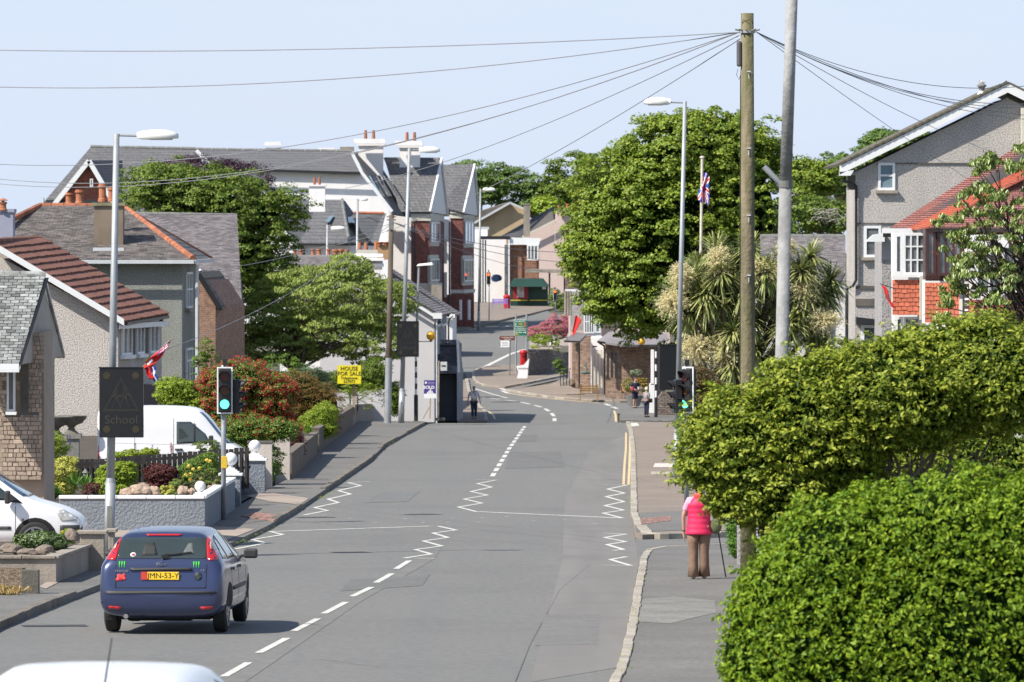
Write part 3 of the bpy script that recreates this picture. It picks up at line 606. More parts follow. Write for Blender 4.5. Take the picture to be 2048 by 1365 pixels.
# far right roofs
for (nm, lab, wall_, rq, s, mt) in (('distant_cottage', 'cream gabled cottage with a sloping slate roof and terracotta pots above the weeping tree', [(1590, 430), (1660, 430), (1650, 415), (1610, 385), (1590, 380)], [(1612, 380), (1662, 417), (1690, 412), (1640, 378)], 22, pink),
                                   ('distant_cottage', 'yellowish rendered cottage with grey roof directly beside the tall grey house', [(1666, 425), (1700, 425), (1700, 388), (1692, 382), (1666, 405)], [(1664, 382), (1700, 382), (1700, 364), (1666, 365)], 21, tanr)):
    h = thing(nm, lab, 'cottage', GS(wall_[0][0], s)); mass('wall', wall_ + [], s, (0, 6, 0), mt, h)
    MB().slab(PP(*[(x, y, s * (.995 if i < 2 else .985)) for i, (x, y) in enumerate(rq)]), .15).build('roof', slatefar, h)
    if 'cream' in lab:
        chim(h, 1604, 384, 1625, 375, s, .6, lead); pot(h, 1611, 377, 362, s, .18)
        chim(h, 1628, 392, 1665, 386, s * .99, .6, lead)
        for x in (1633, 1641, 1649, 1658): pot(h, x, 388 + (x - 1633) * .2, 376 + (x - 1633) * .25, s * .99, .17)
# ================================================================ LEFT 1: MOSSY ROOF BUNGALOW
h = thing('stone_bungalow', 'putty stone bungalow with mossy silver slate roof at the far left', 'bungalow', GS(0, 105))
A, B, C, D = P(-120, 728, 105), P(38, 728, 105), P(92, 556, 102.6), P(-110, 549, 102.6)
roof(h, [A, B, C, D], .1, slatem, tw=.17, th=.115, t=.022, mat=slatem, name='slate', lim=300)
MB().slab([P(92, 556, 102.6), P(38, 728, 105) + V3((0, .02, 0)), P(44, 728, 104.9), P(98, 556, 102.5)], .12).build('verge', darkconc, h)
MB().slab(PP((92, 556, 102.6), (130, 708, 100.4), (-60, 708, 100.4), (-100, 556, 102.6)), .1).build('roof_back', slatem, h)
MB().prism(PP((94, 560, 102.6), (128, 706, 100.4), (112, 706, 100.6), (90, 585, 102.4)), (-.1, .1, 0)).build('bargeboard', wframe, h)
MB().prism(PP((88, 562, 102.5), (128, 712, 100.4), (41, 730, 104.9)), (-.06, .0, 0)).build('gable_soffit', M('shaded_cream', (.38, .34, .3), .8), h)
ridge(h, P(-110, 549, 102.5), P(92, 554, 102.5), .1, MATS['mossy_silver_slate'])
MB().bar(P(-120, 733, 105.6), P(38, 733, 105.6), .1, .1).build('gutter', wframe, h); mass('fascia', [(-120, 745), (38, 745), (38, 733), (-120, 733)], 105.2, (0, .1, 0), wframe, h)
core = mass('wall', [(-120, 1112), (88, 1112), (88, 664), (64, 666), (38, 745), (-120, 745)], 103.5, (0, 3, 0), stonep, h)
def blocks(par, x0, x1, y0, y1, s, bw, bh, mat, name='stone_block', dep=.06, lim=300, skip=None):
    nr = round((y1 - y0) / bh)
    for j in range(nr):
        x = x0; ya = y1 - j * bh; 
        while x < x1 - 2:
            w_ = min(bw * R.choice((.6, .8, 1, 1.3, 1.7)), x1 - x)
            if not (skip and skip(x + w_ / 2, ya - bh / 2)):
                mass(name, [(x + .6, ya - .6), (x + w_ - .6, ya - .6), (x + w_ - .6, ya - bh + .6), (x + .6, ya - bh + .6)], s, (0, -dep * R.uniform(.7, 1.2), 0), mat, par)
            x += w_
blocks(h, -16, 84, 746, 960, 103.6, 12, 9, stonep, skip=lambda x, y: 10 < x < 36 and 725 < y < 830 or 41 < x < 55 and y < 828)
blocks(h, 54, 88, 664, 746, 103.6, 10, 9, stonep)
mass('recess_shade_strip', [(41, 826), (57, 826), (57, 668), (41, 700)], 103.7, (0, -.02, 0), darkconc, h)  # flat dark strip on the wall stands in for the recess's shade
pwin(h, 14, 823, 31, 735, 104.3, fw=.04); mass('window_sill', [(12, 830), (33, 830), (34, 824), (12, 824)], 104.6, (0, -.12, 0), wframe, h)
mass('bay_sill', [(41, 831), (79, 831), (77, 825), (41, 825)], 104.3, (0, -.2, 0), darkconc, h)
# ================================================================ LEFT 2: PALE GABLE WITH BROWN TILES
s = 60.0
h = thing('pebbledash_house', 'pale pebbledashed house with a brown tiled roof behind the white van', 'house', GS(100, s))
ext = V3((1.03, 8.2, 0))
mass('wall', [(-270, 915), (236, 915), (236, 642), (-12, 508), (-270, 642)], s, ext, pebw, h)
A, B, C, D = P(250, 645, 60.12), P(337, 629, 57.8), P(78, 481, 57.8), P(-12, 486, 60.12)
MB().slab([A, B, C, D], .15).build('roof', tileb, h); tiles(h, A, B, C, D, .34, .36, .07, tileb, 'roof_tile', 300, stag=False, jit=.01, lap=.02)
ridge(h, P(-12, 484, 60.12), P(78, 479, 57.8), .13, tileb)
a = P(-14, 497, 60.15); b = P(248, 652, 60.15); MB().prism([a, b, b + V3((0, 0, .22)), a + V3((0, 0, .22))], (0, .12, 0)).build('bargeboard', wframe, h)
mass('fascia', [(238, 658), (250, 658), (250, 648), (238, 648)], 60.1, ext, wframe, h)
MB().bar(P(252, 648, 60.1), P(336, 634, 57.9), .1, .1).build('gutter', black, h)
pipe(h, [P(326, 634, 58.1), P(322, 644, 58.1), P(309, 650, 58.2), P(307, 790, 58.2)], .05, black)
fc = lambda t, y, o=.03: P(236, 642, s) + ext * t + V3((o, -o * .1, (642 - y) / s))
for t0, t1 in ((.05, .27), (.38, .55), (.68, .88)): window(h, fc(t0, 712), fc(t1, 712), 1.12, nx=2, fw=.08, sill=1, sillm=wframe)
for t0, t1 in ((.28, .37), (.56, .67)): MB().hexa([fc(t0, 712), fc(t1, 712), fc(t1, 712, -.05), fc(t0, 712, -.05), fc(t0, 645), fc(t1, 645), fc(t1, 645, -.05), fc(t0, 645, -.05)]).build('cladding_panel', M('dark_cladding', (.10, .095, .08), .8, .2), h)
roof(h, [P(290, 822, 59.5), P(360, 805, 57.5), P(318, 770, 58.5), P(275, 768, 59.5)], .1, M('porch_tile', (.09, .06, .055), .9, .2), 'porch_roof')
mass('porch_wall', [(262, 905), (352, 905), (345, 808), (262, 812)], 58.8, (0, 1.5, 0), darkbrick, h)
# far-left chimney
h = thing('lilac_chimney_house', 'low roof with a lilac grey painted chimney and cowled pot at the left edge', 'house', GS(0, 56))
chim(h, -40, 560, 26, 425, 56, 1.0, M('lilac_paint', (.30, .31, .40), .8, .06), M('lilac_paint', (.3, .31, .4)), .12, .05)
pot(h, 6, 421, 404, 56, .15); MB().lathe(P(6, 408, 56), [(.04, 0), (.05, .1), (.2, .12), (.03, .2)], 10).build('cowl', terra, h)
roof(h, [P(-200, 470, 50), P(60, 470, 50), P(28, 420, 49), P(-200, 420, 49)], .1, slated, 'roof')
# ================================================================ LEFT 3: SLATE HIP ROOF, GREY PEBBLEDASH
s = 54.0
h = thing('hip_roof_house', 'dark grey pebbledashed house under a hipped slate roof edged with terracotta ridge tiles', 'house', GS(280, s))
mass('wall', [(20, 905), (364, 905), (364, 524), (20, 524)], s, (.18, 7, 0), pebd, h)
A, B, C, D = P(-120, 520, 54.1), P(386, 520, 54.1), P(247, 414, 52.2), P(80, 412, 52.2)
MB().slab([A, B, C, D], .12).build('roof', underlay, h); tiles(h, A, B, C, D, .27, .16, .03, slate, 'slate', 300)
B2 = P(424, 519, 51.4)
MB().slab([B, B2, C], .1).build('roof_side', slated, h); tiles(h, B, B2, C + V3((.01, .01, 0)), C, .25, .3, .02, slated, 'side_slate', 60)
ridge(h, B + V3((0, 0, .05)), C, .12, redridge); ridge(h, D, C, .12, redridge); ridge(h, P(-60, 480, 54), D, .12, redridge)
ridge(h, B2 + V3((0, 0, .05)), C, .05, redridge)
MB().bar(P(128, 524, 54.14), P(388, 524, 54.14), .13, .14).build('gutter', gutter, h); MB().bar(P(388, 524, 54.14), P(424, 521, 51.6), .13, .14).build('gutter', gutter, h)
pipe(h, [P(394, 530, 54), P(394, 800, 54)], .06, gutter); pipe(h, [P(163, 526, 54.14), P(168, 534, 54.1), P(168, 600, 54.1)], .05, gutter)
fd = lambda t, y, o=.03: P(364, 524, s) + V3((.18, 7, 0)) * t + V3((o, 0, (524 - y) / s))
window(h, fd(.22, 618), fd(.62, 618), 1.35, nx=2, ny=2, fw=.08, sill=1); window(h, fd(.2, 790), fd(.62, 790), 1.7, nx=2, tr=.7, fw=.09, sill=1)
chim(h, 188, 495, 246, 412, 53.6, .9, M('buff_chimney_render', (.20, .16, .12), .95, .2, 1, stain=.5, sscale=1), M('mossy_cap', (.22, .20, .12), .95, .3, 4), .12, .08)
pot(h, 205, 404, 368, 53.2, .17); pot(h, 223, 404, 375, 53.2, .15)
MB().bar(P(186, 499, 54), P(248, 499, 54), .1, .12).build('lead_flashing', gutter, h)
chim(h, 128, 430, 178, 408, 51.5, .6, concrete); pot(h, 138, 409, 386, 51.5, .16); pot(h, 159, 408, 380, 51.5, .18)
MB().tube([P(88, 408, 53), P(88, 396, 53)], .02, 5).build('aerial_stub', lead, h)
# LEFT 4 big slate roof
h = thing('slate_roof_house', 'house with a broad plain slate roof before the dense green tree', 'house', GS(380, 47))
A, B, C, D = P(240, 612, 48), P(484, 612, 48), P(474, 432, 45.5), P(270, 428, 45.5)
MB().slab([A, B, C, D], .12).build('roof', underlay, h); tiles(h, A, B, C, D, .24, .16, .028, slatep, 'slate', 0)
ridge(h, D, C, .1)
MB().prism(PP((470, 438, 45.4), (484, 612, 48), (488, 612, 44.6)), (-8, 0, 0)).build('gable_wall', slated, h)
mass('wall', [(240, 880), (474, 880), (474, 612), (240, 612)], 47.4, (0, 5, 0), pebd, h)
# LEFT 5 brick extension
h = thing('brick_extension', 'brown brick extension with a steep dark concrete tiled roof and dark porch', 'extension', GS(430, 51))
mass('wall', [(398, 870), (431, 870), (431, 612), (398, 560)], 51, (.9, 6, 0), brownbrick, h)
mass('side_wall', [(431, 870), (500, 870), (482, 640), (431, 640)], 49, (0, .3, 0), darkbrick, h)  # darker brick carries the side wall's shade in its colour
A, B, C, D = P(440, 614, 51.08), P(484, 606, 48.2), P(402, 541, 48.6), P(397, 545, 51.08)
MB().slab([A, B, C, D], .12).build('roof', tiled, h); tiles(h, A, B, C, D, .4, .34, .06, tiled, 'roof_tile', 60, stag=False)
MB().bar(P(441, 617, 51.1), P(485, 609, 48.3), .1, .12).build('gutter', black, h); MB().bar(P(397, 549, 51.1), P(440, 618, 51.1), .06, .2).build('verge_board', black, h)
MB().bar(P(400, 540, 48.5), P(484, 604, 48.1), .1, .06).build('flashing', wframe, h)
# ================================================================ HOTEL WITH RED BRICK BAYS
s = 26.0
h = thing('hotel', 'large white hotel with long slate roofs, white chimneys and steep red brick bays', 'hotel', GS(600, s))
mass('wall', [(96, 700), (430, 700), (430, 402), (96, 402)], 25.6, (0, 6, 0), wpaint, h)
MB().slab(PP((88, 404, 25.63), (440, 404, 25.63), (393, 299, 25.0), (181, 295, 25.0)), .2).build('roof', slatefar, h)
ridge(h, P(181, 294, 25.0), P(393, 298, 25), .14, lead, 1.2)
mass('dormer_wall', [(116, 404), (224, 404), (178, 326)], 26.4, (0, 2, 0), redbrick, h)
for a, b in (((108, 410), (178, 322)), ((226, 404), (178, 322))):
    MB().bar(P(*a, 26.44), P(*b, 26.44), .25, .35).build('bargeboard', wframe, h)
MB().slab(PP((228, 404, 26.43), (248, 404, 25.7), (245, 321, 25.4), (178, 321, 26.43)), .12).build('dormer_roof', slatefar, h)
MB().slab(PP((106, 412, 26.43), (128, 404, 25.7), (190, 321, 25.4), (178, 321, 26.43)), .12).build('dormer_roof', slatefar, h)
pwin(h, 180, 374, 186, 358, 26.43, fw=.07)
MB().slab(PP((92, 408, 26.45), (230, 408, 26.45), (230, 400, 26.43), (92, 400, 26.43)), .1).build('dormer_eave', black, h)
mass('wall', [(425, 700), (782, 700), (782, 425), (722, 346), (425, 337)], 26.0, (0, 5, 0), wpaint, h)
MB().slab(PP((425, 337, 26.02), (723, 346, 26.02), (704, 304, 25.4), (392, 300, 25.4)), .2).build('roof', slatefar, h)
MB().bar(P(425, 338, 26.04), P(722, 347, 26.04), .15, .2).build('gutter', black, h); ridge(h, P(393, 299, 25.3), P(704, 303, 25.3), .13, lead, 1.2)
for a, b in (((393, 301), (427, 338)), ((704, 306), (724, 346)), ((724, 346), (784, 424))): MB().bar(P(*a, 26.06), P(*b, 26.06), .22, .25).build('parapet', wframe, h)
MB().slab(PP((786, 428, 26.04), (828, 434, 25.2), (742, 302, 24.9), (705, 305, 25.5)), .15).build('roof', slatefar, h)
for k in range(3):
    x = 742 + k * 14; MB().slab(PP((x + 22, 398 - k, 26.0 - k * .15), (x + 28, 398 - k, 25.9 - k * .15), (x + 4, 356, 25.8 - k * .15), (x - 2, 356, 25.9 - k * .15)), .1).build('skylight', glassl if k == 0 else glass, h).location.z += .18
for (x0, x1, yb, yt, px_) in ((713, 768, 336, 292, (731, 747)), (795, 842, 320, 296, (814, 829))):
    chim(h, x0 + 4, yb + 60, x1 - 2, yt, 25.4, 1.2, wpaint, wpaint, .25, .15); mass('chimney_cap', [(x0 - 4, yt - 4), (x1 + 4, yt - 4), (x1 + 2, yt - 14), (x0 - 6, yt - 14)], 25.5, (0, 1.5, 0), wpaint, h)
    for x in px_: pot(h, x, yt - 14, yt - 31, 25.2, .14, style=2)
mass('roof_vent', [(531, 302), (561, 302), (561, 296), (531, 296)], 25.2, (0, .8, 0), lead, h); mass('roof_vent', [(528, 292), (564, 292), (562, 284), (530, 284)], 25.2, (0, .8, 0), wpaint, h); mass('roof_vent', [(636, 303), (670, 303), (670, 296), (636, 296)], 25.2, (0, .8, 0), wpaint, h); mass('roof_vent', [(680, 303), (708, 303), (708, 294), (680, 294)], 25.2, (0, .8, 0), concrete, h)
# bays
def hbay(x0, x1, x2, apex, yg, yb, ytop, s1, s2, rl, wins, bands):
    a0, a1 = P(x0, yb, s1), P(x1, yb, s1); b1 = P(x2, yb, s2); b1.z = a1.z; b0 = b1 - (a1 - a0); zt = P(x0, ytop, s1).z
    up = V3((0, 0, zt - a0.z))
    MB().hexa([a0, a1, b1, b0, a0 + up, a1 + up, b1 + up, b0 + up]).build('bay_wall', darkbrick, h)
    g1 = P(x1 - 1, yg, s1 + .015); g2 = P(x2 + 8, yg + 6, s2); ap = P(*apex, (s1 + s2) / 2)
    MB().prism([g1, g2, ap], (-1.0, .1, 0)).build('gable_wall', wpaint, h)
    MB().slab([P(rl[0], rl[1], s1 + .015), P(x1 + 1, yg, s1 + .02), ap + V3((.1, -.1, .05)), P(rl[2], rl[3], (s1 + s2) / 2)], .15).build('bay_roof', slatefar, h)
    MB().slab([g2 + V3((.1, 0, 0)), ap + V3((.12, 0, .05)), P(rl[2], rl[3], (s1 + s2) / 2 - .3), g2 + V3((-3, 2, 0))], .12).build('bay_roof', slatefar, h)
    MB().bar(g1 + V3((.08, -.1, 0)), ap + V3((.1, -.1, 0)), .14, .16).build('bargeboard', wframe, h); MB().bar(g2 + V3((.08, -.1, 0)), ap + V3((.1, -.1, 0)), .14, .16).build('bargeboard', wframe, h)
    d = b1 - a1; k = x2 - x1
    for (wx0, wx1, wy1, wy0, nx, ny, trim) in wins:
        A = a1 + d * ((wx0 - x1) / k); B = a1 + d * ((wx1 - x1) / k); A.z = B.z = P(x1, wy1, s1).z; hh = (wy1 - wy0) / s1
        off = V3((.08, -.03, 0))
        if trim: MB().hexa([A + off * .4 + V3((-.05, -.3, -.3)), B + off * .4 + V3((.02, .3, -.3)), B + V3((-.2, .1, -.3)), A + V3((-.2, .1, -.3)), A + off * .4 + V3((-.05, -.3, hh + .3)), B + off * .4 + V3((.02, .3, hh + .3)), B + V3((-.2, .1, hh + .3)), A + V3((-.2, .1, hh + .3))]).build('window_surround', cream, h)
        window(h, A + off, B + off, hh, nx=nx, ny=ny, fw=.12, dep=.06)
    for (y0, y1) in bands:
        z0 = P(x0, y1, s1).z; z1 = P(x0, y0, s1).z
        MB().hexa([V3((p.x, p.y, z)) for z in (z0, z1) for p in (a0 + V3((-.02, -.1, 0)), a1 + V3((.1, -.1, 0)), b1 + V3((.1, .1, 0)), b0)]).build('stone_band', cream, h)
hbay(822, 859, 886, (881, 317), 424, 655, 430, 25.6, 25.1, (800, 424, 769, 315), [(860, 877, 485, 444, 3, 1, 1), (859, 876, 563, 518, 3, 1, 1), (868, 880, 418, 356, 2, 2, 0)], [(428, 442), (567, 573)])
hbay(899, 926, 948, (947, 329), 426, 655, 432, 24.9, 24.4, (880, 412, 886, 330), [(928, 946, 488, 443, 3, 1, 1), (926, 944, 564, 519, 3, 1, 1), (936, 944, 420, 368, 2, 2, 0)], [(430, 437), (580, 587)])
mass('wall', [(780, 655), (901, 655), (901, 440), (780, 428)], 25.0, (0, 4, 0), wpaint, h)
mass('entrance_wall', [(884, 660), (948, 660), (948, 590), (884, 590)], 25.1, (0, 1.5, 0), darkbrick, h)
for x in (829, 886.5, 899): pipe(h, [P(x, 445, 25.63), P(x, 640, 25.63)], .07, black)
for y0 in (478, 545): mass('pilaster', [(888, y0 + 50), (894, y0 + 50), (894, y0), (888, y0)], 25.2, (0, -.2, 0), cream, h)
mass('garden_wall', [(840, 660), (884, 660), (884, 570), (840, 570)], 25.9, (0, .3, 0), concrete, h)
for x in (921, 938): pipe(h, [P(x, 600, 25.3), P(x, 640, 25.3)], .12, wpaint, 'porch_post')
# white cottage with hipped slate roof
s = 32.0
h = thing('white_cottage', 'white cottage with a hipped slate roof, two rooflights and a tall white chimney', 'cottage', GS(680, s))
mass('wall', [(590, 760), (772, 760), (772, 490), (590, 490)], s, (0, 6, 0), wpaint, h)
def rs(quad, name='roof', m=slatefar, t=.12): return MB().slab(PP(*quad), t).build(name, m, h)
rs([(597, 487, 32.04), (700, 488, 32.04), (683, 400, 31.3), (640, 400, 31.3)]); rs([(699, 488, 32.05), (752, 488, 31.4), (690, 402, 31.0), (684, 400, 31.3)], 'roof_side')
rs([(558, 436, 31.7), (597, 487, 32.04), (641, 400, 31.3), (586, 398, 31)], 'roof_side', slated)
ridge(h, P(699, 487, 32.07), P(684, 399, 31.5), .1, lead, 1); ridge(h, P(640, 399, 31.3), P(684, 399, 31.3), .12, wpaint, 1)
MB().bar(P(585, 396, 30.8), P(722, 396, 30.8), .5, .25).build('coping', wpaint, h)
mass('gable_wall', [(556, 560), (594, 560), (594, 490), (556, 442)], 32.2, (0, 3, 0), wpaint, h); MB().bar(P(555, 434, 32.24), P(597, 487, 32.24), .25, .2).build('verge', slated, h)
pwin(h, 551, 492, 565, 474, 32.05, nx=2, ny=2); 
for i in range(1): MB().prism(PP((703, 425, 31.2), (772, 427, 31.2), (756, 487, 31.8), (745, 487, 31.8), (700, 440, 31.6)), (0, .3, 0)).build('rear_roof', slatefar, h)
ridge(h, P(708, 426, 31.4), P(770, 427, 31.4), .09, redridge, 1)
mass('rear_gable', [(757, 495), (776, 495), (772, 430)], 31.9, (0, .5, 0), wpaint, h)
chim(h, 618, 424, 650, 373, 32.2, .9, wpaint, wpaint, .1, .08); pot(h, 629, 370, 355, 32, .09, style=2); pot(h, 639, 370, 355, 32, .09, style=2)
for q in ([(650, 446, 31.73), (659, 446, 31.73), (668, 433, 31.6), (660, 433, 31.6)], [(697, 447, 31.73), (710, 447, 31.66), (704, 436, 31.55), (696, 436, 31.62)]):
    o = rs(q, 'rooflight', glassl, .05); o.location.z += .06
MB().bar(P(598, 489, 32.07), P(752, 490, 32.05), .12, .12).build('gutter', black, h)
pipe(h, [P(604, 490, 32.07), P(608, 500, 32.07), P(609, 520, 32.07)], .06, black)
# terrace of chimney pots and its slate roof
s = 36.0
h = thing('terrace_roof', 'grey slate terrace roof with a row of terracotta pots and a moulded white chimney', 'terrace', GS(650, s))
A, B, C, D = P(560, 600, 37), P(745, 600, 37), P(712, 514, 35.6), P(560, 514, 35.6)
MB().slab([A, B, C, D], .12).build('roof', underlay, h); tiles(h, A, B, C, D, .26, .19, .018, slatep, 'slate', 0); ridge(h, D, C, .1, lead, .8)
mass('wall', [(560, 820), (745, 820), (745, 600), (560, 600)], 36.6, (0, 5, 0), wpaint, h)
chim(h, 588, 530, 705, 512, 35.2, .8, wpaint)
for i, x in enumerate((590, 602, 626, 638, 657, 671, 682, 694)): pot(h, x, 512, 499 + R.uniform(-1, 2), 35.2, .13 + .02 * (i % 2), style=1 if i in (5, 6) else 0)
for i, x in enumerate((719, 732, 752)): pot(h, x, 500, 485 - (i == 2) * 2, 34.8, .12, style=2)
chim(h, 712, 520, 760, 500, 34.9, .8, cream); chim(h, 755, 530, 782, 490, 35.6, .7, M('buff_stack', (.42, .25, .13), .9))
for x in (760, 772): pot(h, x, 492, 484, 35.6, .17, style=1)
mass('white_chimney', [(714, 620), (760, 620), (760, 540), (714, 540)], 37.6, (0, .8, 0), wpaint, h)
for k, (e, y) in enumerate(((2, 540), (5, 534), (3, 528), (6, 522), (4, 514))): mass('chimney_moulding', [(712 - e, y), (762 + e, y), (762 + e, y - 6), (712 - e, y - 6)], 37.7 + .02 * e, (0, .85 + .05 * e, 0), wpaint, h)
mass('white_chimney', [(760, 620), (782, 620), (782, 520), (760, 520)], 36.9, (0, .8, 0), wpaint, h)
# roadside cottages
h = thing('roadside_cottage', 'near white roadside cottage with shaded side wall and downpipes beside the left crossing beacon', 'cottage', GS(800, 39))
e = V3((.45, 15, 0))
mass('wall', [(640, 845), (868, 845), (868, 632), (765, 568), (640, 650)], 39, e, M('grey_white_render', (.55, .53, .54), .85, .05, .7), h)
MB().slab([P(764, 561, 39.05), P(880, 630, 39.05), P(880, 630, 39.05) + e, P(764, 561, 39.05) + e], .12).build('roof', slatep, h)
A = P(764, 560, 39.06); tiles(h, P(882, 631, 39.06), P(882, 631, 39.06) + e, A + e, A, .3, .2, .03, slatep, 'slate', 0)
MB().slab([P(764, 561, 39.05), P(640, 645, 39.05), P(640, 645, 39.05) + e, P(764, 561, 39.05) + e], .12).build('roof', slatep, h)
MB().bar(P(762, 566, 39.07), P(868, 632, 39.07), .08, .14).build('bargeboard', wframe, h); MB().bar(P(866, 632, 39.07), P(884, 632, 39.07), .1, .3).build('fascia', wframe, h)
fe = lambda t, y, o=.03: P(868, 632, 39) + e * t + V3((o, 0, (632 - y) / 39))
mass('side_band', [(868, 845), (870, 845), (870, 634), (868, 634)], 39.01, e, M('shaded_side_render', (.22, .23, .26), .85, .1), h)  # the side wall's shade is put into this darker render colour
for t0, t1, y1, y0 in ((.12, .4, 710, 650), (.5, .85, 712, 652), (.12, .4, 800, 735), (.5, .85, 800, 740)): window(h, fe(t0, y1, .08), fe(t1, y1, .08), (y1 - y0) / 39, nx=2, fw=.12, gm=glass)
pipe(h, [fe(0, 640, .12), fe(0, 850, .12)], .06, wframe); pipe(h, [P(884, 634, 38.2), P(880, 645, 38.6), fe(.6, 660, .12), fe(.6, 720, .12), P(889, 722, 38), P(889, 740, 38)], .06, wframe)
h = thing('roadside_cottage', 'far white cottage with a wide black verge board on its slate roof beside the bend', 'cottage', GS(850, 29))
e = V3((.2, 9, 0)); mass('wall', [(700, 720), (905, 720), (905, 632), (775, 548), (700, 600)], 29, e, wpaint, h)
MB().slab([P(774, 540, 29.02), P(912, 630, 29.02), P(912, 630, 29.02) + e, P(774, 540, 29.02) + e], .14).build('roof', slatep, h)
A = P(774, 539, 29.03); tiles(h, P(914, 630, 29.03), P(914, 630, 29.03) + e, A + e, A, .35, .25, .04, slatep, 'slate', 0)
MB().bar(P(774, 547, 29.04), P(900, 630, 29.04), .1, .42).build('verge_board', black, h); MB().bar(P(893, 632, 29.04), P(910, 632, 29.04), .1, .25).build('fascia', wframe, h)
pipe(h, [P(906, 632, 29.04), P(899, 638, 29.04), P(897, 645, 29.04), P(897, 700, 29.04)], .06, black)
h = thing('roadside_garage', 'small slate hung garage with dark blue door and white capped side wall', 'garage', GS(890, 38.6))
mass('wall', [(869, 848), (914, 848), (914, 690), (869, 690)], 38.4, (.2, 6, 0), darkconc, h)
tiles(h, P(870, 748, 38.8), P(914, 748, 38.8), P(914, 682, 38.3), P(870, 682, 38.3), .3, .16, .02, slatep, 'slate', 0)
mass('garage_door', [(868, 843), (914, 843), (914, 750), (868, 750)], 38.6, (0, .05, 0), M('navy_door', (.04, .05, .075), .5), h)
MB().bar(P(872, 681, 38.5), P(916, 681, 38.5), .2, .06).build('coping', concrete, h)
MB().prism(PP((914, 846, 38.7), (926, 846, 38.2), (926, 745, 38.2), (920, 684, 38.3), (914, 680, 38.7)), (0, .4, 0)).build('parapet_wall', M('grey_parapet', (.30, .29, .31), .9, .1), h)
MB().bar(P(915, 680, 38.9), P(918, 745, 38.9), .12, .12).build('coping', wframe, h)
# ================================================================ FAR CENTRE
s = 20.0
h = thing('tan_gable_building', 'tan rendered gabled building with brown roof beyond the bank', 'building', GS(1000, 20))
mass('wall', [(946, 560), (1050, 560), (1050, 418), (1020, 407), (946, 448)], 20, (0, 8, 0), tanr, h)
MB().slab(PP((930, 432, 20.02), (946, 446, 20.02), (1020, 405, 20.02), (1010, 406, 19.6)), .15).build('roof', tiled, h); MB().bar(P(946, 448, 20.02), P(1020, 406, 20.02), .2, .2).build('verge', gutter, h); MB().bar(P(1050, 419, 20.02), P(1020, 406, 20.02), .2, .2).build('verge', gutter, h)
h = thing('grey_roof_building', 'dark slate roof with a square stone chimney between the tan and the pink building', 'building', GS(1060, 21))
MB().slab(PP((1000, 474, 20.8), (1050, 474, 20.6), (1110, 428, 20.0), (1108, 412, 20.0)), .15).build('roof', slatefar, h); MB().slab(PP((1040, 474, 20.8), (1115, 474, 20.6), (1118, 440, 20.0), (1104, 414, 20.0)), .15).build('roof', tiled, h)
chim(h, 1047, 474, 1060, 410, 21.2, .8, concrete, concrete, .1, .05)
mass('wall', [(1000, 560), (1110, 560), (1110, 474), (1000, 474)], 20.5, (0, 5, 0), tanr, h)
h = thing('pink_building', 'tall pink rendered gable end with terracotta pots behind the big sycamore', 'building', GS(1120, 20.9))
mass('wall', [(1046, 612), (1200, 612), (1200, 422), (1112, 422), (1112, 440), (1046, 474)], 20.9, (0, 8, 0), pink, h)
MB().bar(P(1044, 474, 20.92), P(1112, 440, 20.92), .2, .15).build('verge', cream, h); MB().bar(P(1112, 421, 20.92), P(1165, 421, 20.92), .5, .25).build('coping', lead, h)
for x in (1118, 1135, 1152): pot(h, x, 420, 411 - (x == 1135) * 3, 20.9, .17)
chim(h, 1148, 410, 1172, 388, 20.2, .6, brownbrick, lead, .1)
for x in (1153, 1160, 1167): pot(h, x, 385, 379, 20.2, .12)
MB().bar(P(1110, 441, 20.92), P(1110, 560, 20.92), .05, .05).build('movement_joint', cream, h)
h = thing('bank_building', 'white and brown brick bank building with black stripes and an oval blue sign', 'bank', GS(980, 21.8))
mass('wall', [(945, 622), (1012, 622), (1012, 478), (945, 478)], 21.8, (0, 5, 0), wpaint, h); mass('wall', [(945, 480), (975, 480), (975, 455), (945, 455)], 21.6, (0, 3, 0), wpaint, h)
MB().bar(P(948, 457, 21.9), P(978, 457, 21.9), .3, .25).build('flat_roof', gutter, h); MB().bar(P(958, 476, 21.9), P(1020, 476, 21.9), .4, .3).build('flat_roof', black, h)
for x in (961, 966, 971): MB().bar(P(x, 480, 21.9), P(x, 605, 21.9), .12, .1).build('black_stripe', black, h)
mass('brick_wall', [(1018, 622), (1078, 622), (1078, 488), (1018, 488)], 21.88, (0, 5, 0), MBrick('bank_brick', (.20, .085, .05), (.29, .13, .08), (.25, .17, .12), .5, .2, .03), h)
mass('fascia_board', [(1016, 490), (1078, 490), (1082, 477), (1014, 475)], 21.9, (0, 1, 0), wframe, h)
mass('dark_glazing', [(1009, 610), (1017, 610), (1017, 490), (1009, 490)], 21.9, (0, .3, 0), glass, h); MB().bar(P(1018, 480, 21.91), P(1018, 605, 21.91), .12, .1).build('mullion', wframe, h)
pwin(h, 1054, 521, 1077, 490, 21.9, nx=3, fw=.12)
c = P(993, 557, 21.86); MB().tube([c, c + V3((0, .12, 0))], .5, 24).build('oval_sign', M('sign_navy', (.012, .03, .10), .4), h); h.children[-1].scale = (1, 1, 1)
for o in h.children:
    if o.name.startswith('oval_sign'):
        for v in o.data.vertices: v.co.z = (v.co.z - (c.z - h.location.z)) * .72 + (c.z - h.location.z)
c = P(985, 557, 21.88); MB().tube([P(986, 551, 21.88), P(983, 557, 21.88), P(986, 563, 21.88), P(994, 565, 21.88), P(1002, 562, 21.88)], .03, 5).build('sign_rim', wframe, h)
h = thing('entrance_canopy', 'flat concrete canopy on thin posts between the bank and the pink wall', 'canopy', GS(1100, 22))
mass('slab', [(1052, 545), (1132, 547), (1130, 540), (1054, 538)], 22.3, (0, 3, 0), concrete, h)
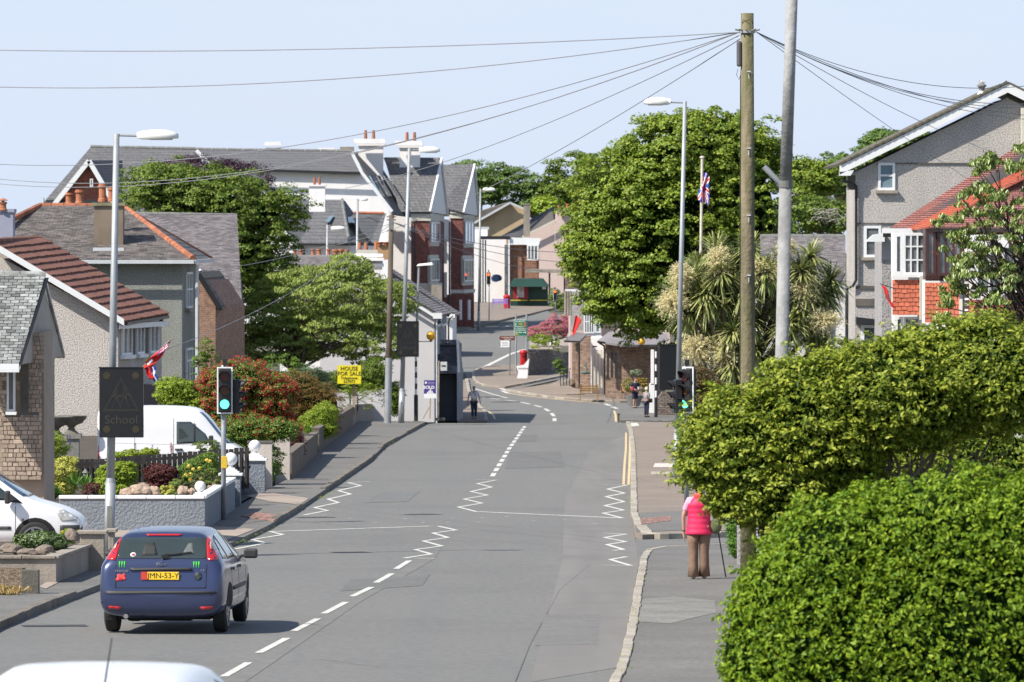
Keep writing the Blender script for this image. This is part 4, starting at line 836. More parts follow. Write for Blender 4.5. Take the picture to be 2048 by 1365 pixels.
for x in (1099, 1129): pipe(h, [P(x, 546, 22.2), P(x, 612, 22.2)], .08, lead, 'post')
h = thing('green_kiosk', 'dark green shop kiosk with red poster board and yellow line by the pavement', 'kiosk', GS(1058, 22.5))
gk = M('kiosk_green', (.008, .045, .03), .5, .1)
mass('body', [(1021, 616), (1096, 616), (1096, 572), (1021, 572)], 22.5, (0, 2.5, 0), gk, h)
MB().hexa([P(1018, 574, 22.56), P(1097, 574, 22.56), P(1097, 570, 22.4), P(1022, 570, 22.4), P(1026, 559, 22.51), P(1086, 559, 22.51), P(1086, 557, 22.2), P(1028, 557, 22.2)]).build('awning', M('awning_green', (.007, .040, .028), .7), h)
mass('poster_board', [(1026, 598), (1056, 598), (1056, 570), (1026, 570)], 22.51, (0, -.05, 0), M('poster_red', (.28, .012, .02), .5), h); mass('poster', [(1034, 595), (1048, 595), (1048, 572), (1034, 572)], 22.515, (0, -.03, 0), M('poster_grey', (.45, .42, .42), .5, .4, 3), h)
for x0, x1 in ((1021, 1056), (1059, 1096)): mass('yellow_stripe', [(x0, 602), (x1, 602), (x1, 600), (x0, 600)], 22.51, (0, -.03, 0), M('stripe_yellow', (.6, .45, .05), .5), h)
mass('notice', [(1084, 579), (1092, 579), (1092, 571), (1084, 571)], 22.51, (0, -.03, 0), wframe, h)
mass('corner_post', [(1056, 616), (1059, 616), (1059, 571), (1056, 571)], 22.515, (0, .1, 0), M('awning_green', (.012, .07, .05)), h)
# ================================================================ STONE BUILDING ON THE CORNER
s = 34.5
h = thing('corner_stone_building', 'brown rubble stone building with slit windows and low slate roof on the corner pavement', 'building', GS(1220, s))
mass('stone_wall', [(1211, 800), (1330, 806), (1330, 684), (1211, 684)], 34.6, (0, 5, 0), rubble, h); mass('stone_wall', [(1211, 796), (1243, 802), (1243, 688), (1211, 684)], 34.9, (0, .5, 0), rubble, h)
mass('plinth', [(1213, 800), (1248, 806), (1250, 788), (1213, 784)], 34.96, (0, .6, 0), rubble, h)
for x in (1216, 1224, 1232): pwin(h, x - 2.2, 755 + (x - 1216) * .1, x + 2.2, 706, 34.93, fw=.025, fm=black)
mass('white_wall', [(1183, 788), (1211, 798), (1211, 675), (1183, 675)], 34.2, (0, 3, 0), wpaint, h)
for x in (1189, 1196, 1203): mass('door_panel', [(x - 2, 775), (x + 2, 777), (x + 2, 700), (x - 2, 700)], 34.3, (0, -.02, 0), cream, h)
text('Laxton', 'shop_name', .22, black, h, ORG[h].inverted() @ P(1192, 692, 34.5), FACE, .01) if False else None
mass('name_plate', [(1185, 695), (1194, 695), (1194, 692), (1185, 692)], 34.3, (0, -.04, 0), black, h)
mass('stone_wall', [(1160, 778), (1184, 782), (1184, 673), (1160, 671)], 33.9, (0, 3, 0), rubble, h); mass('stone_pier', [(1144, 775), (1152, 777), (1152, 680), (1144, 680)], 34.3, (0, .5, 0), rubble, h); mass('stone_pier', [(1151, 777), (1158, 779), (1158, 680), (1151, 680)], 34.6, (0, .5, 0), rubble, h)
def rq(q, n, m=slatep, t=.12): return MB().slab(PP(*q), t).build(n, m, h)
rq([(1128, 681, 34.9), (1160, 682, 34.9), (1174, 668, 34), (1150, 664, 34)], 'porch_roof')
rq([(1195, 682, 34.96), (1246, 690, 34.99), (1280, 664, 34.2), (1220, 662, 34)], 'roof'); rq([(1246, 690, 34.99), (1335, 690, 34.9), (1335, 668, 34.2), (1278, 662, 34)], 'roof')
MB().bar(P(1195, 684, 34.98), P(1246, 692, 34.93), .1, .1).build('gutter', black, h); MB().bar(P(1246, 692, 34.93), P(1330, 691, 35), .1, .1).build('gutter', black, h); MB().bar(P(1128, 683, 35), P(1160, 684, 35), .08, .08).build('gutter', black, h)
pipe(h, [P(1198, 686, 34.98), P(1208, 692, 34.96), P(1209, 700, 34.8), P(1209, 790, 34.8)], .05, black); pipe(h, [P(1158.5, 684, 34.9), P(1158.5, 777, 34.9)], .05, black)
h = thing('bay_cottage', 'pinkish grey cottage with a tall white box bay window above the stone porch', 'cottage', GS(1180, 33.4))
mass('wall', [(1139, 770), (1340, 770), (1340, 578), (1139, 578)], 33.2, (0, 6, 0), pink, h); mass('pebble_wall', [(1141, 662), (1166, 662), (1166, 579), (1141, 579)], 33.3, (0, -.02, 0), pebr, h)
mass('bay', [(1168, 668), (1200, 668), (1200, 590), (1168, 590)], 33.42, (0, .8, 0), wframe, h)
pwin(h, 1168, 667, 1189, 592, 33.44, nx=4, tr=.3, fw=.07); pwin(h, 1190, 666, 1201, 592, 33.44, nx=1, tr=.3, fw=.08, gm=glassl)
mass('bay_base', [(1166, 674), (1203, 674), (1203, 667), (1166, 667)], 33.44, (0, .8, 0), wpaint, h)
rq([(1164, 591, 33.46), (1204, 591, 33.46), (1204, 583, 33.4), (1164, 581, 33.4)], 'bay_roof')
A, B, C, D = P(1130, 579, 33.3), P(1200, 579, 33.3), P(1200, 508, 32.6), P(1136, 508, 32.6)
rq([(1130, 579, 33.3), (1200, 579, 33.3), (1200, 508, 32.6), (1136, 508, 32.6)], 'roof', tiled); tiles(h, A, B, C, D, .24, .3, .06, M('brown_pantile', (.15, .09, .08), .9, .2, 2, isl=.2), 'pantile', 0, stag=False)
MB().bar(P(1130, 581, 33.44), P(1170, 581, 33.44), .12, .14).build('gutter', wframe, h)
for x in (1131, 1136, 1141): pipe(h, [P(x, 582, 33.44), P(x, 632, 33.44)], .08, concrete, 'porch_column')
pwin(h, 1255, 650, 1290, 605, 33.4, nx=2, ny=2)
# ================================================================ GARDEN WALLS, PIERS, FENCE
greyp = M('grey_painted_roughcast', (.20, .225, .26), .9, .08, 1, bump=1.5, bscale=16, stain=.1)
whitep = M('white_paint', (.80, .80, .80), .55, .03, 2, stain=.08, sscale=3)
blockm = M('aged_block', (.15, .125, .10), .95, .25, 1.5, bump=.7, bscale=14, stain=.5, sscale=1.2, isl=.15)
pale = M('pale_pier_render', (.52, .46, .41), .9, .06, 1, stain=.2, sscale=1.5, bump=.3, bscale=15)
def wallrun(name, label, pts, h, th, mat, cap=None, capw=.04, caph=.06, capname='coping', off=.09, group=None, panel=0):
    pts = [Vector((p[0], p[1], 0)) for p in pts]; t = thing(name, label, 'wall', (pts[0].x, pts[0].y, zg(pts[0].y)), 0, group)
    if not hasattr(h, '__len__'): h = [h] * len(pts)
    for i, (a, b) in enumerate(zip(pts[:-1], pts[1:])):
        d = (b - a).normalized(); n = Vector((-d.y, d.x, 0)) * (1 if d.x > 0 or d.y > 0 else -1)
        def q(o0, o1, z0a, z1a, z0b, z1b, e=0):
            A, B = a - d * e, b + d * e
            return [V3((p.x, p.y, z)) for p, z in ((A + n * o0, z0a), (B + n * o0, z0b), (B + n * o1, z0b), (A + n * o1, z0a), (A + n * o0, z1a), (B + n * o0, z1b), (B + n * o1, z1b), (A + n * o1, z1a))]
        za, zb = zg(a.y) + off, zg(b.y) + off; ta, tb = za + h[i], zb + h[i + 1]
        MB().hexa(q(0, th, za - .3, ta, zb - .3, tb)).build('wall_panel', mat, t)
        if cap:
            L_ = (b - a).length; m = max(1, round(L_ / .6))
            for k in range(m):
                f0, f1 = k / m, (k + 1) / m - .012 / L_
                A, B = a.lerp(b, f0), a.lerp(b, f1); z0, z1 = ta + (tb - ta) * f0, ta + (tb - ta) * f1
                MB().hexa([V3((p.x, p.y, z)) for p, z in ((A - n * capw, z0), (B - n * capw, z1), (B + n * (th + capw), z1), (A + n * (th + capw), z0), (A - n * capw, z0 + caph), (B - n * capw, z1 + caph), (B + n * (th + capw), z1 + caph), (A + n * (th + capw), z0 + caph))]).build(capname, cap, t, bevel=.008)
    return t
def g2(px, py): return G(px, py, .09)
wallrun('garden_wall', 'low grey roughcast wall with clean white coping around the flower garden', [g2(118, 1062), g2(410, 1062), g2(470, 1018)], .66, .16, greyp, whitep, .03, .07)
wallrun('garden_wall', 'short stretch of grey wall with white coping behind the parked white car bonnet', [g2(-60, 1058), g2(116, 1060)], .46, .16, greyp, whitep, .03, .06)
wallrun('planter_wall', 'stained concrete planter wall with flat copings beside the parked white car', [g2(-90, 1166), g2(112, 1166), g2(196, 1133)], .40, .16, concrete, concrete, .05, .05)
wallrun('low_wall', 'pebble panel garden wall at the bottom left corner', [g2(-60, 1182), g2(44, 1184)], .38, .12, M('pebble_panel', (.22, .17, .12), .95, .4, 30, bump=1.5, bscale=30, speck=.6, spscale=25), None)
wallrun('block_wall', 'dark stained block wall with sloping top beside the pale gate piers', [g2(583, 958), g2(636, 909)], .66, .2, blockm, blockm, .03, .06)
wallrun('block_wall', 'long stained block wall under the rust coloured shrubs', [g2(638, 905), g2(706, 853)], .74, .2, blockm, blockm, .03, .06)
wallrun('block_wall', 'grey concrete panel wall below the house for sale board', [g2(706, 853), g2(744, 842)], .82, .2, M('ribbed_concrete', (.24, .21, .18), .9, .2, 3, stain=.4), concrete, .03, .06)
def pier(label, px, py, w, hh, mat, cap=None, ball=0, th=None, name='gate_pier', group=None, steps=3, cov=.05):
    b = g2(px, py); t = thing(name, label, 'pier', b, 0, group); th = th or w; z = b.z
    MB().box((b.x, b.y + th / 2, z + hh / 2 - .1), (w, th, hh + .2)).build('shaft', mat, t, bevel=.01); z += hh
    if cap and ball:
        MB().box((b.x, b.y + th / 2, z + .03), (w + .1, th + .1, .06)).build('cap', cap, t, bevel=.008); z += .06
        for k in range(steps): e = w - .06 - k * .10; MB().box((b.x, b.y + th / 2, z + .02), (e, e, .04)).build('cap_step', cap, t, bevel=.006); z += .04
        MB().lathe((b.x, b.y + th / 2, z), [(.09, 0), (.055, .02), (.05, .05), (.07, .07)], 14).build('neck', cap, t, smooth=True)
        MB().ball((b.x, b.y + th / 2, z + .05 + ball), ball, 20, 14).build('ball_finial', cap, t, smooth=True)
    elif cap: MB().box((b.x, b.y + th / 2, z + .03), (w + 2 * cov, th + 2 * cov, .06)).build('cap', cap, t, bevel=.01)
    return t
pier('grey roughcast gate pier with white stepped cap and ball, nearer to the traffic light', 461, 1012, .46, .70, greyp, whitep, .155)
pier('grey roughcast gate pier with white stepped cap and ball, beside the pale rendered piers', 509, 988, .52, .82, greyp, whitep, .145)
pier('shorter pale rendered gate pier with dark flat cap', 520, 978, .62, 1.17, pale, darkconc, th=.25, cov=.02)
pier('taller pale rendered gate pier beside the red leaved shrub', 557, 960, .62, 1.2, pale, darkconc, th=.25, cov=.02)
pier('stained concrete pier with a flat cap at the end of the planter wall', 184, 1140, .42, .62, concrete, concrete, th=.4)
pier('plain weathered concrete post beside the pebble panel', 60, 1188, .28, .38, darkconc, th=.2, name='post')
pier('second stained concrete pier half hidden behind the lamp post', 222, 1128, .1, .56, concrete, concrete, th=.4)
pier('dark concrete pier at the end of the panel wall by the wooden pole', 756, 840, .6, 1.25, blockm, darkconc, th=.4)
pier('pink brick gate pier beyond the tall lamp post', 815, 838, .42, 1.3, MBrick('pink_brick', (.38, .24, .20), (.45, .30, .26), (.35, .3, .27)), darkconc, th=.4)
b = P(400, 993, 96.5); t = thing('ball_finial', 'white painted ball finial on the corner of the low grey wall', 'finial', b)
MB().box(b + V3((0, .1, .02)), (.28, .24, .05)).box(b + V3((0, .1, .06)), (.2, .18, .04)).lathe(b + V3((0, .1, .07)), [(.08, 0), (.04, .03), (.05, .06)], 12).build('base', whitep, t); MB().ball(b + V3((0, .1, .20)), .115, 20, 14).build('ball', whitep, t, smooth=True)
# picket fence
soil = sheet('garden_bed', [tuple(g2(*p)[:2]) for p in [(121, 1058), (408, 1058), (466, 1017), (500, 975), (500, 930), (-300, 930), (-300, 1050)]], .52, m_earth)
f = thing('picket_fence', 'black stained close boarded fence at the back of the flower garden', 'fence', (P(150, 980, 82)))
for k in range(46):
    px = 30 + k * 10.3; sx = 84.5 - k * .07; yt = 930 - (px - 30) * .075; a = P(px, yt, sx); w_ = .115
    a.z += R.uniform(-.015, .015); MB().box((a.x, a.y, a.z - .5), (w_, .02, 1.0), R.uniform(-.04, .04)).build('picket', M('black_stain', (.022, .02, .02), .8, .3, 4, isl=.4), f)
for yy in (935, 965): MB().bar(P(30, yy + 4, 84.2) + V3((0, .04, 0)), P(500, yy - 30, 81) + V3((0, .04, 0)), .04, .07).build('rail', MATS['black_stain'], f)
# rocks
rock = M('sandstone_rock', (.42, .31, .24), .9, .25, 3, bump=1, bscale=8, stain=.3, sscale=3)
rockd = M('brown_flag_rock', (.20, .16, .13), .9, .25, 3, bump=1, bscale=8, stain=.3, sscale=3)
def rockobj(px, py, s, w, hgt, mat, label, seed):
    rr = random.Random(seed); b = P(px, py, s); bm = bmesh.new(); bmesh.ops.create_icosphere(bm, subdivisions=3, radius=1)
    from mathutils import noise as nz
    for v in bm.verts:
        k = 1 + .35 * nz.noise(v.co * 1.3 + Vector((seed, 0, 0))) + .12 * nz.noise(v.co * 4 + Vector((seed, 3, 0))); v.co = Vector((v.co.x * w / 2 * k, v.co.y * w / 2.4 * k, max(-.4, v.co.z) * hgt * k))
    me = bpy.data.meshes.new('rock'); bm.to_mesh(me); bm.free(); me.materials.append(mat)
    o = bpy.data.objects.new('rock', me); sc.collection.objects.link(o); o.location = b; tag(o, label, 'rock', 'garden rocks')
for i, a in enumerate(((282, 982, 93, .5, .17, rock, 'largest pale sandstone rock behind the white coping'), (255, 986, 93, .3, .12, rock, 'pale rock left of the largest sandstone rock'), (309, 984, 93, .28, .13, rock, 'small pale rock right of the largest sandstone rock'),
    (366, 985, 92, .24, .14, rock, 'pointed pale rock left of the ball finial'), (382, 986, 92, .2, .1, rock, 'smallest pale rock beside the ball finial'), (428, 978, 90, .34, .16, rock, 'pale rock on the right end of the flower garden'),
    (55, 1108, 119, .45, .1, rockd, 'flat brown rock in front of the leafy planter shrub'), (90, 1105, 119, .35, .12, rockd, 'angular brown rock on the right side of the planter'), (143, 1075, 115, .26, .14, rockd, 'dark rock by the planter pier'), (20, 1100, 119, .4, .1, rockd, 'flat brown rock at the left of the planter'))): rockobj(*a, i * 7 + 3)
sheet('planter_soil', [tuple(g2(*p)[:2]) for p in [(-80, 1164), (112, 1162), (192, 1130), (170, 1120), (-80, 1120)]], .42, m_earth)
# urns
for (px, py, s_, sc_, lab) in ((112, 872, 82, 1.0, 'mossy stone bowl planter on a wide pedestal in front of the bungalow'), (143, 868, 78, .95, 'taller stone bowl planter on a pillar beside the pebbledashed wall')):
    b = P(px, py, s_); t = thing('stone_urn', lab, 'planter', b)
    MB().lathe(b, [(.22 * sc_, 0), (.12 * sc_, .08), (.08 * sc_, .16), (.14 * sc_, .22), (.30 * sc_, .28), (.40 * sc_, .40), (.43 * sc_, .46), (.40 * sc_, .47), (.30 * sc_, .42)], 18).build('bowl', M('mossy_stone', (.13, .12, .10), .95, .3, 4, bump=.5), t, smooth=False)
    MB().box(b + V3((0, 0, -.06)), (.55 * sc_, .5, .12)).box(b + V3((0, 0, -.75)), (.42 * sc_, .4, 1.3)).build('pedestal', M('pale_concrete3', (.21, .2, .19)) if sc_ < 1 else concrete, t)
t = thing('metal_railing', 'thin dark metal railing in front of the stone bungalow', 'railing', P(30, 870, 95))
for k in range(12): MB().bar(P(-2 + k * 5.6, 872, 95), P(-2 + k * 5.6, 847, 95), .012, .012, (0, 1, 0)).build('baluster', black, t)
MB().bar(P(-4, 847, 95), P(62, 847, 95), .02, .02).build('top_rail', black, t); MB().bar(P(-4, 868, 95), P(62, 868, 95), .02, .02).build('bottom_rail', black, t)
t = thing('garden_lantern', 'small dark garden lantern on a post among the ferns', 'lantern', P(171, 970, 90))
b = P(171, 985, 90); MB().tube([b, b + V3((0, 0, .3))], .015, 6).build('post', lead, t); MB().lathe(b + V3((0, 0, .3)), [(.03, 0), (.06, .03), (.05, .12), (.08, .13), (.01, .22)], 6).build('lantern_head', lead, t)
# far garden stone wall and gravel bank
e0 = [G(1056, 757, .1, lo=350), G(1136, 752, .1, lo=350)]
t = thing('rubble_wall', 'curved rubble stone retaining wall below the pink flowers', 'wall', e0[0])
pts = [P(1056, 760, 31.6), P(1090, 757, 31.2), P(1136, 755, 30.4)]; tops = [P(1056, 699, 31.6), P(1100, 699, 31.2), P(1136, 709, 30.4)]
for i in range(2): MB().hexa([pts[i] - V3((0, 0, .5)), pts[i + 1] - V3((0, 0, .5)), pts[i + 1] + V3((0, .5, -.5)), pts[i] + V3((0, .5, -.5)), tops[i], tops[i + 1], tops[i + 1] + V3((0, .5, 0)), tops[i] + V3((0, .5, 0))]).build('wall_panel', rubbleg, t)
rr = random.Random(4)
for i in range(2):
    A0, B0, A1, B1 = pts[i], pts[i + 1], tops[i], tops[i + 1]; nrm = V3((0, -1, 0)); nc = 14 if i == 0 else 18
    for j in range(14):
        x = rr.uniform(-.03, 0)
        while x < .97:
            w_ = rr.uniform(.045, .12); f0, f1 = max(0, x), min(1, x + w_ - .008); g0, g1 = j / 14, (j + .9) / 14
            c = lambda f, g: (A0.lerp(B0, f)).lerp(A1.lerp(B1, f), g)
            q = [c(f0, g0), c(f1, g0), c(f1, g1), c(f0, g1)]
            d = rr.uniform(.02, .07); MB().hexa([q[0], q[1], q[1] + V3((0, .02, 0)), q[0] + V3((0, .02, 0)), q[3], q[2], q[2] + V3((0, .02, 0)), q[3] + V3((0, .02, 0))][:]).add([q[0] - V3((0, d, 0)), q[1] - V3((0, d, 0)), q[2] - V3((0, d, 0)), q[3] - V3((0, d, 0)), q[0], q[1], q[2], q[3]], [(0, 1, 2, 3), (0, 4, 5, 1), (1, 5, 6, 2), (2, 6, 7, 3), (3, 7, 4, 0)]).build('stone', M('wall_stone', (.30, .235, .20), .95, .25, 3, isl=.45, bump=.5, bscale=12), t)
            x += w_
t = sheet('gravel_bank', [(P(1058, 700, 31.3).x, 425), (P(1136, 700, 30.2).x, 441), (P(1150, 690, 28).x, 480), (P(1060, 690, 29).x, 470)], .05, m_conc)
for v in t.data.vertices: v.co.z = P(1100, 702, 31).z + (v.co.y - 425) * .012
grav = t
# ================================================================ LAMP POSTS, POLES
galv = M('galvanised_steel', (.34, .36, .38), .55, .12, 3, metal=.35, stain=.25, sscale=2)
lampw = M('lantern_white', (.78, .78, .74), .4, .03)
woodp = M('tarred_wood', (.085, .065, .045), .9, .3, 1.2, stretch=(6, 6, .8), bump=.6, bscale=18, col2=(.15, .125, .09), stain=.5, sscale=.8, hue=None)
woodg = M('mossy_wood_pole', (.085, .095, .03), .9, .3, 1.3, stretch=(5, 5, .7), bump=.8, bscale=14, col2=(.24, .19, .13), stain=.55, sscale=1.8)
def lamp(label, s, base, top, arm, head, flip=1, r=.075, name='street_lamp', band=None, sz=1.0, mat=None):
    yb = F / s; B = V3(((base - 1024) / s, yb, zg(yb) + .05)); Tp = P(top[0], top[1], s); t = thing(name, label, 'street lamp', B, 0, 'street lamps along the road'); mt = mat or galv
    H = Tp - B; k = 1.35 / H.z
    MB().tube([B, B + H * k], r * 1.25, 14).build('base_compartment', mt, t, smooth=True); MB().tube([B + H * k, B + H * (k + .012)], [r * 1.25, r], 14).build('collar', mt, t)
    MB().tube([B + H * (k + .012), Tp], [r, r * .72], 14).build('pole', mt, t, smooth=True)
    MB().box(B + H * k * .5 + V3((0, -r * 1.2, 0)), (.09, .02, .5)).build('access_door', lead, t)
    A = P(arm[0], arm[1], s); MB().tube([P(top[0], top[1] + 3, s), A], .022 * sz, 8).build('arm', mt, t)
    x0, x1, y0, y1 = head; L_ = (x1 - x0) / s; hh = (y1 - y0) / s; c = P((x0 + x1) / 2, (y0 + y1) / 2, s)
    def ring(f, w_, zt, zb): x = c.x + flip * (f - .5) * L_; tilt = (f - .5) * hh * .3; return [V3((x, c.y + a * w_, c.z + z + tilt)) for a, z in ((-1, zb), (-.8, zt * .6), (-.4, zt), (.4, zt), (.8, zt * .6), (1, zb), (.7, zb - hh * .1), (-.7, zb - hh * .1))]
    m = MB(); ks = [(0, .35, .35, -.1), (.12, .7, .45, -.25), (.35, 1, .5, -.35), (.7, 1, .38, -.42), (.93, .75, .1, -.42), (1, .3, -.2, -.42)]
    for f, w_, zt, zb in ks: m.v += ring(f, w_ * .16 * sz, zt * hh, zb * hh)
    for i in range(len(ks) - 1):
        for j in range(8): m.f.append((i * 8 + j, (i + 1) * 8 + j, (i + 1) * 8 + (j + 1) % 8, i * 8 + (j + 1) % 8) if flip > 0 else (i * 8 + j, i * 8 + (j + 1) % 8, (i + 1) * 8 + (j + 1) % 8, (i + 1) * 8 + j))
    m.f += [tuple(range(8)), tuple(range(47, 39, -1))]; m.build('lantern', lampw, t, smooth=True)
    MB().box(c + V3((flip * L_ * .08, 0, -hh * .46)), (L_ * .55, .22 * sz, hh * .12)).build('lens', M('lamp_lens', (.45, .46, .45), .2, .05), t)
    if band:
        for y in band: p = P(base + (top[0] - base) * (B.z - P(0, y, s).z) / (B.z - Tp.z), y, s); MB().tube([p - V3((0, 0, .06)), p + V3((0, 0, .06))], r * 1.15, 12).build('band', lead, t)
    return t
lamp('tall grey street lamp behind the blue car, carrying the dark school sign', 107, 218, (233, 268), (276, 272), (274, 357, 259, 280), r=.078)
lamp('tall grey street lamp right of the road with its arm pointing left', 75, 1352, (1370, 203), (1338, 205), (1288, 1341, 194, 211), flip=-1, r=.072)
lamp('tall grey street lamp beside the wooden pole, carrying the second school sign', 48, 802, (819, 297), (840, 300), (838, 880, 293, 306), r=.1)
lamp('low street lamp at the junction seen in front of the white cottage wall', 33, 651, (655, 450), (665, 455), (662, 691, 452, 461), r=.09)
lamp('street lamp rising in front of the white cottage roof', 34, 713, (715, 398), (722, 400), (720, 736, 395, 402), r=.09)
lamp('far street lamp beside the brick bays and the bank', 25.5, 957, (961, 378), (968, 379), (966, 991, 375, 383), r=.09)
# near blurred post with side bracket
s = 180; yb = F / s; B = V3(((1548 - 1024) / s, yb, zg(yb))); Tp = P(1588, -120, s)
t = thing('lamp_column', 'near weathered pale column that runs out of the top of the photo', 'lamp post', B)
colm = M('weathered_column', (.31, .31, .31), .8, .3, 2, stretch=(1, 1, .6), bump=.3, bscale=20, stain=.25, sscale=2.2, speck=.3, spscale=9)
MB().tube([B, P(1571, 375, s)], [.074, .071], 18).build('lower_pole', colm, t, smooth=True); MB().tube([P(1571, 375, s), Tp], [.067, .062], 18).build('upper_pole', colm, t, smooth=True)
MB().tube([P(1571, 376, s), P(1571.3, 362, s)], .079, 16).build('clamp_band', lead, t); MB().tube([P(1562, 368, s), P(1528, 334, s)], [.03, .032], 12).build('bracket_arm', galv, t)
# telegraph pole
s = 130; yb = F / s; B = V3(((1497 - 1024) / s, yb, zg(yb))); Tp = P(1494.5, 27, s)
t = thing('telegraph_pole', 'tall mossy wooden telegraph pole right of the road with fanning cables', 'telegraph pole', B)
MB().tube([B, B.lerp(Tp, .3), B.lerp(Tp, .6), Tp], [.125, .118, .108, .098], 18).build('pole', woodg, t, smooth=True)
r0 = Tp + V3((0, 0, -.27)); MB().tube([r0, r0 - V3((0, 0, .035))], .125, 16).build('steel_ring', galv, t); 
for a in (-2.8, -2.3, -1.7, -.9, -.3, .3): MB().tube([r0 + V3((math.cos(a) * .11, math.sin(a) * .11, 0)), r0 + V3((math.cos(a) * .2, math.sin(a) * .2, .02))], .012, 5).build('cable_hook', lead, t)
m = MB(); c = P(1478, 108, s) + V3((0, -.02, 0)); m.box(c, (.075, .12, .40)).build('junction_box', M('grey_box', (.10, .10, .11), .6), t, bevel=.03); MB().tube([P(1482, 70, s), P(1484, 85, s), P(1482, 140, s), P(1481, 160, s), P(1480, 400, s), P(1480, 780, s)], .008, 5).build('cable_riser', black, t)
MB().tube([P(1476, 138, s), P(1473, 150, s), P(1478, 160, s), P(1483, 145, s)], .005, 5).build('loose_cable', black, t)
for y in (144, 297, 431, 551): MB().box(P(1497, y, s) + V3((0, -.12, 0)), (.06, .03, .02)).box(P(1497, y + 9, s) + V3((0, -.12, 0)), (.012, .02, .08)).build('step_bolt', gutter, t)
for (y0, y1, x) in ((40, 60, 1483), (38, 66, 1507)): MB().tube([P(x, y1, s), P(1495 + (x - 1495) * .8, y0, s) + V3((0, -.1, 0)), P(1495, y0 + 3, s) + V3((0, -.12, 0))], .005, 4).build('loose_cable', black, t)
s = 48; yb = F / s; B = V3(((775 - 1024) / s, yb, zg(yb))); Tp = P(783, 430, s)
t = thing('telegraph_pole', 'slim dark wooden telegraph pole left of the road in front of the cottages', 'telegraph pole', B)
MB().tube([B, Tp], [.13, .1], 12).build('pole', woodp, t, smooth=True); MB().tube([B, B.lerp(Tp, .32)], [.15, .14], 12).build('cable_guard', galv, t); MB().box(P(783, 448, s) + V3((0, -.12, 0)), (.2, .08, .45)).build('pole_box', lead, t)
for y in (434, 440, 462): MB().bar(P(774, y, s), P(792, y, s), .05, .05).build('bracket', lead, t)
# cables
wirem = M('cable', (.22, .22, .24), .6)
def cable(a, b, sag, label, r=.008):
    n = 24; pts = [a.lerp(b, i / n) + V3((0, 0, -4 * sag * (i / n) * (1 - i / n))) for i in range(n + 1)]
    tag(MB().tube(pts, r, 5).build('overhead_cable', wirem), label, 'cable', 'overhead cables')
r1 = P(1478, 65, 130); r2 = P(1512, 64, 130)
for i, (e, sg, lab) in enumerate(((P(-60, 100, 118), .12, 'uppermost overhead cable running almost level to the left edge'), (P(-60, 173, 116), .3, 'second overhead cable meeting the left edge above the rooftops'), (P(-60, 326, 92), .7, 'overhead cable meeting the left edge above the lamp head'), (P(-60, 352, 84), .95, 'upper of the close pair of overhead cables at the left edge'), (P(-60, 362, 80), .95, 'lower of the close pair of overhead cables at the left edge'))):
    cable(r1, e, sg, lab)
cable(r1 + V3((0, 0, -.05)), P(690, 377, 70), .3, 'overhead cable slanting down in front of the brick bays'); cable(r1 + V3((.02, 0, -.1)), P(560, 500, 50), .9, 'steepest overhead cable slanting down to the left over the white cottage')
for e, sg, lab in ((P(2100, 166, 120), .38, 'uppermost overhead cable on the right running to the edge'), (P(2110, 205, 118), .38, 'second overhead cable on the right crossing the flue'), (P(2120, 212, 112), .40, 'overhead cable on the right just above the roof apex'), (P(2130, 236, 108), .30, 'overhead cable on the right crossing the gable top'), (P(2130, 243, 106), .34, 'lowest of the bundled cables on the right'), (P(1985, 305, 90), .12, 'lone overhead cable slanting to the red tiled house'), (P(1935, 358, 75), .05, 'steep overhead cable slanting right to the attic window')):
    cable(r2, e, sg, lab, .006)
w0 = P(786, 445, 48)
for e, lab in ((P(1160, 505, 40), 'upper cable from the slim pole to the pink building'), (P(1140, 525, 38), 'lower cable from the slim pole to the corner cottage'), (P(1100, 545, 30), 'cable from the slim pole dipping in front of the kiosk')): cable(w0, e, .35, lab, .014)
cable(w0, P(330, 700, 58), .5, 'cable from the slim pole down to the pebbledashed house', .012); cable(w0, P(390, 545, 54), .3, 'cable from the slim pole to the hip roofed house', .012)
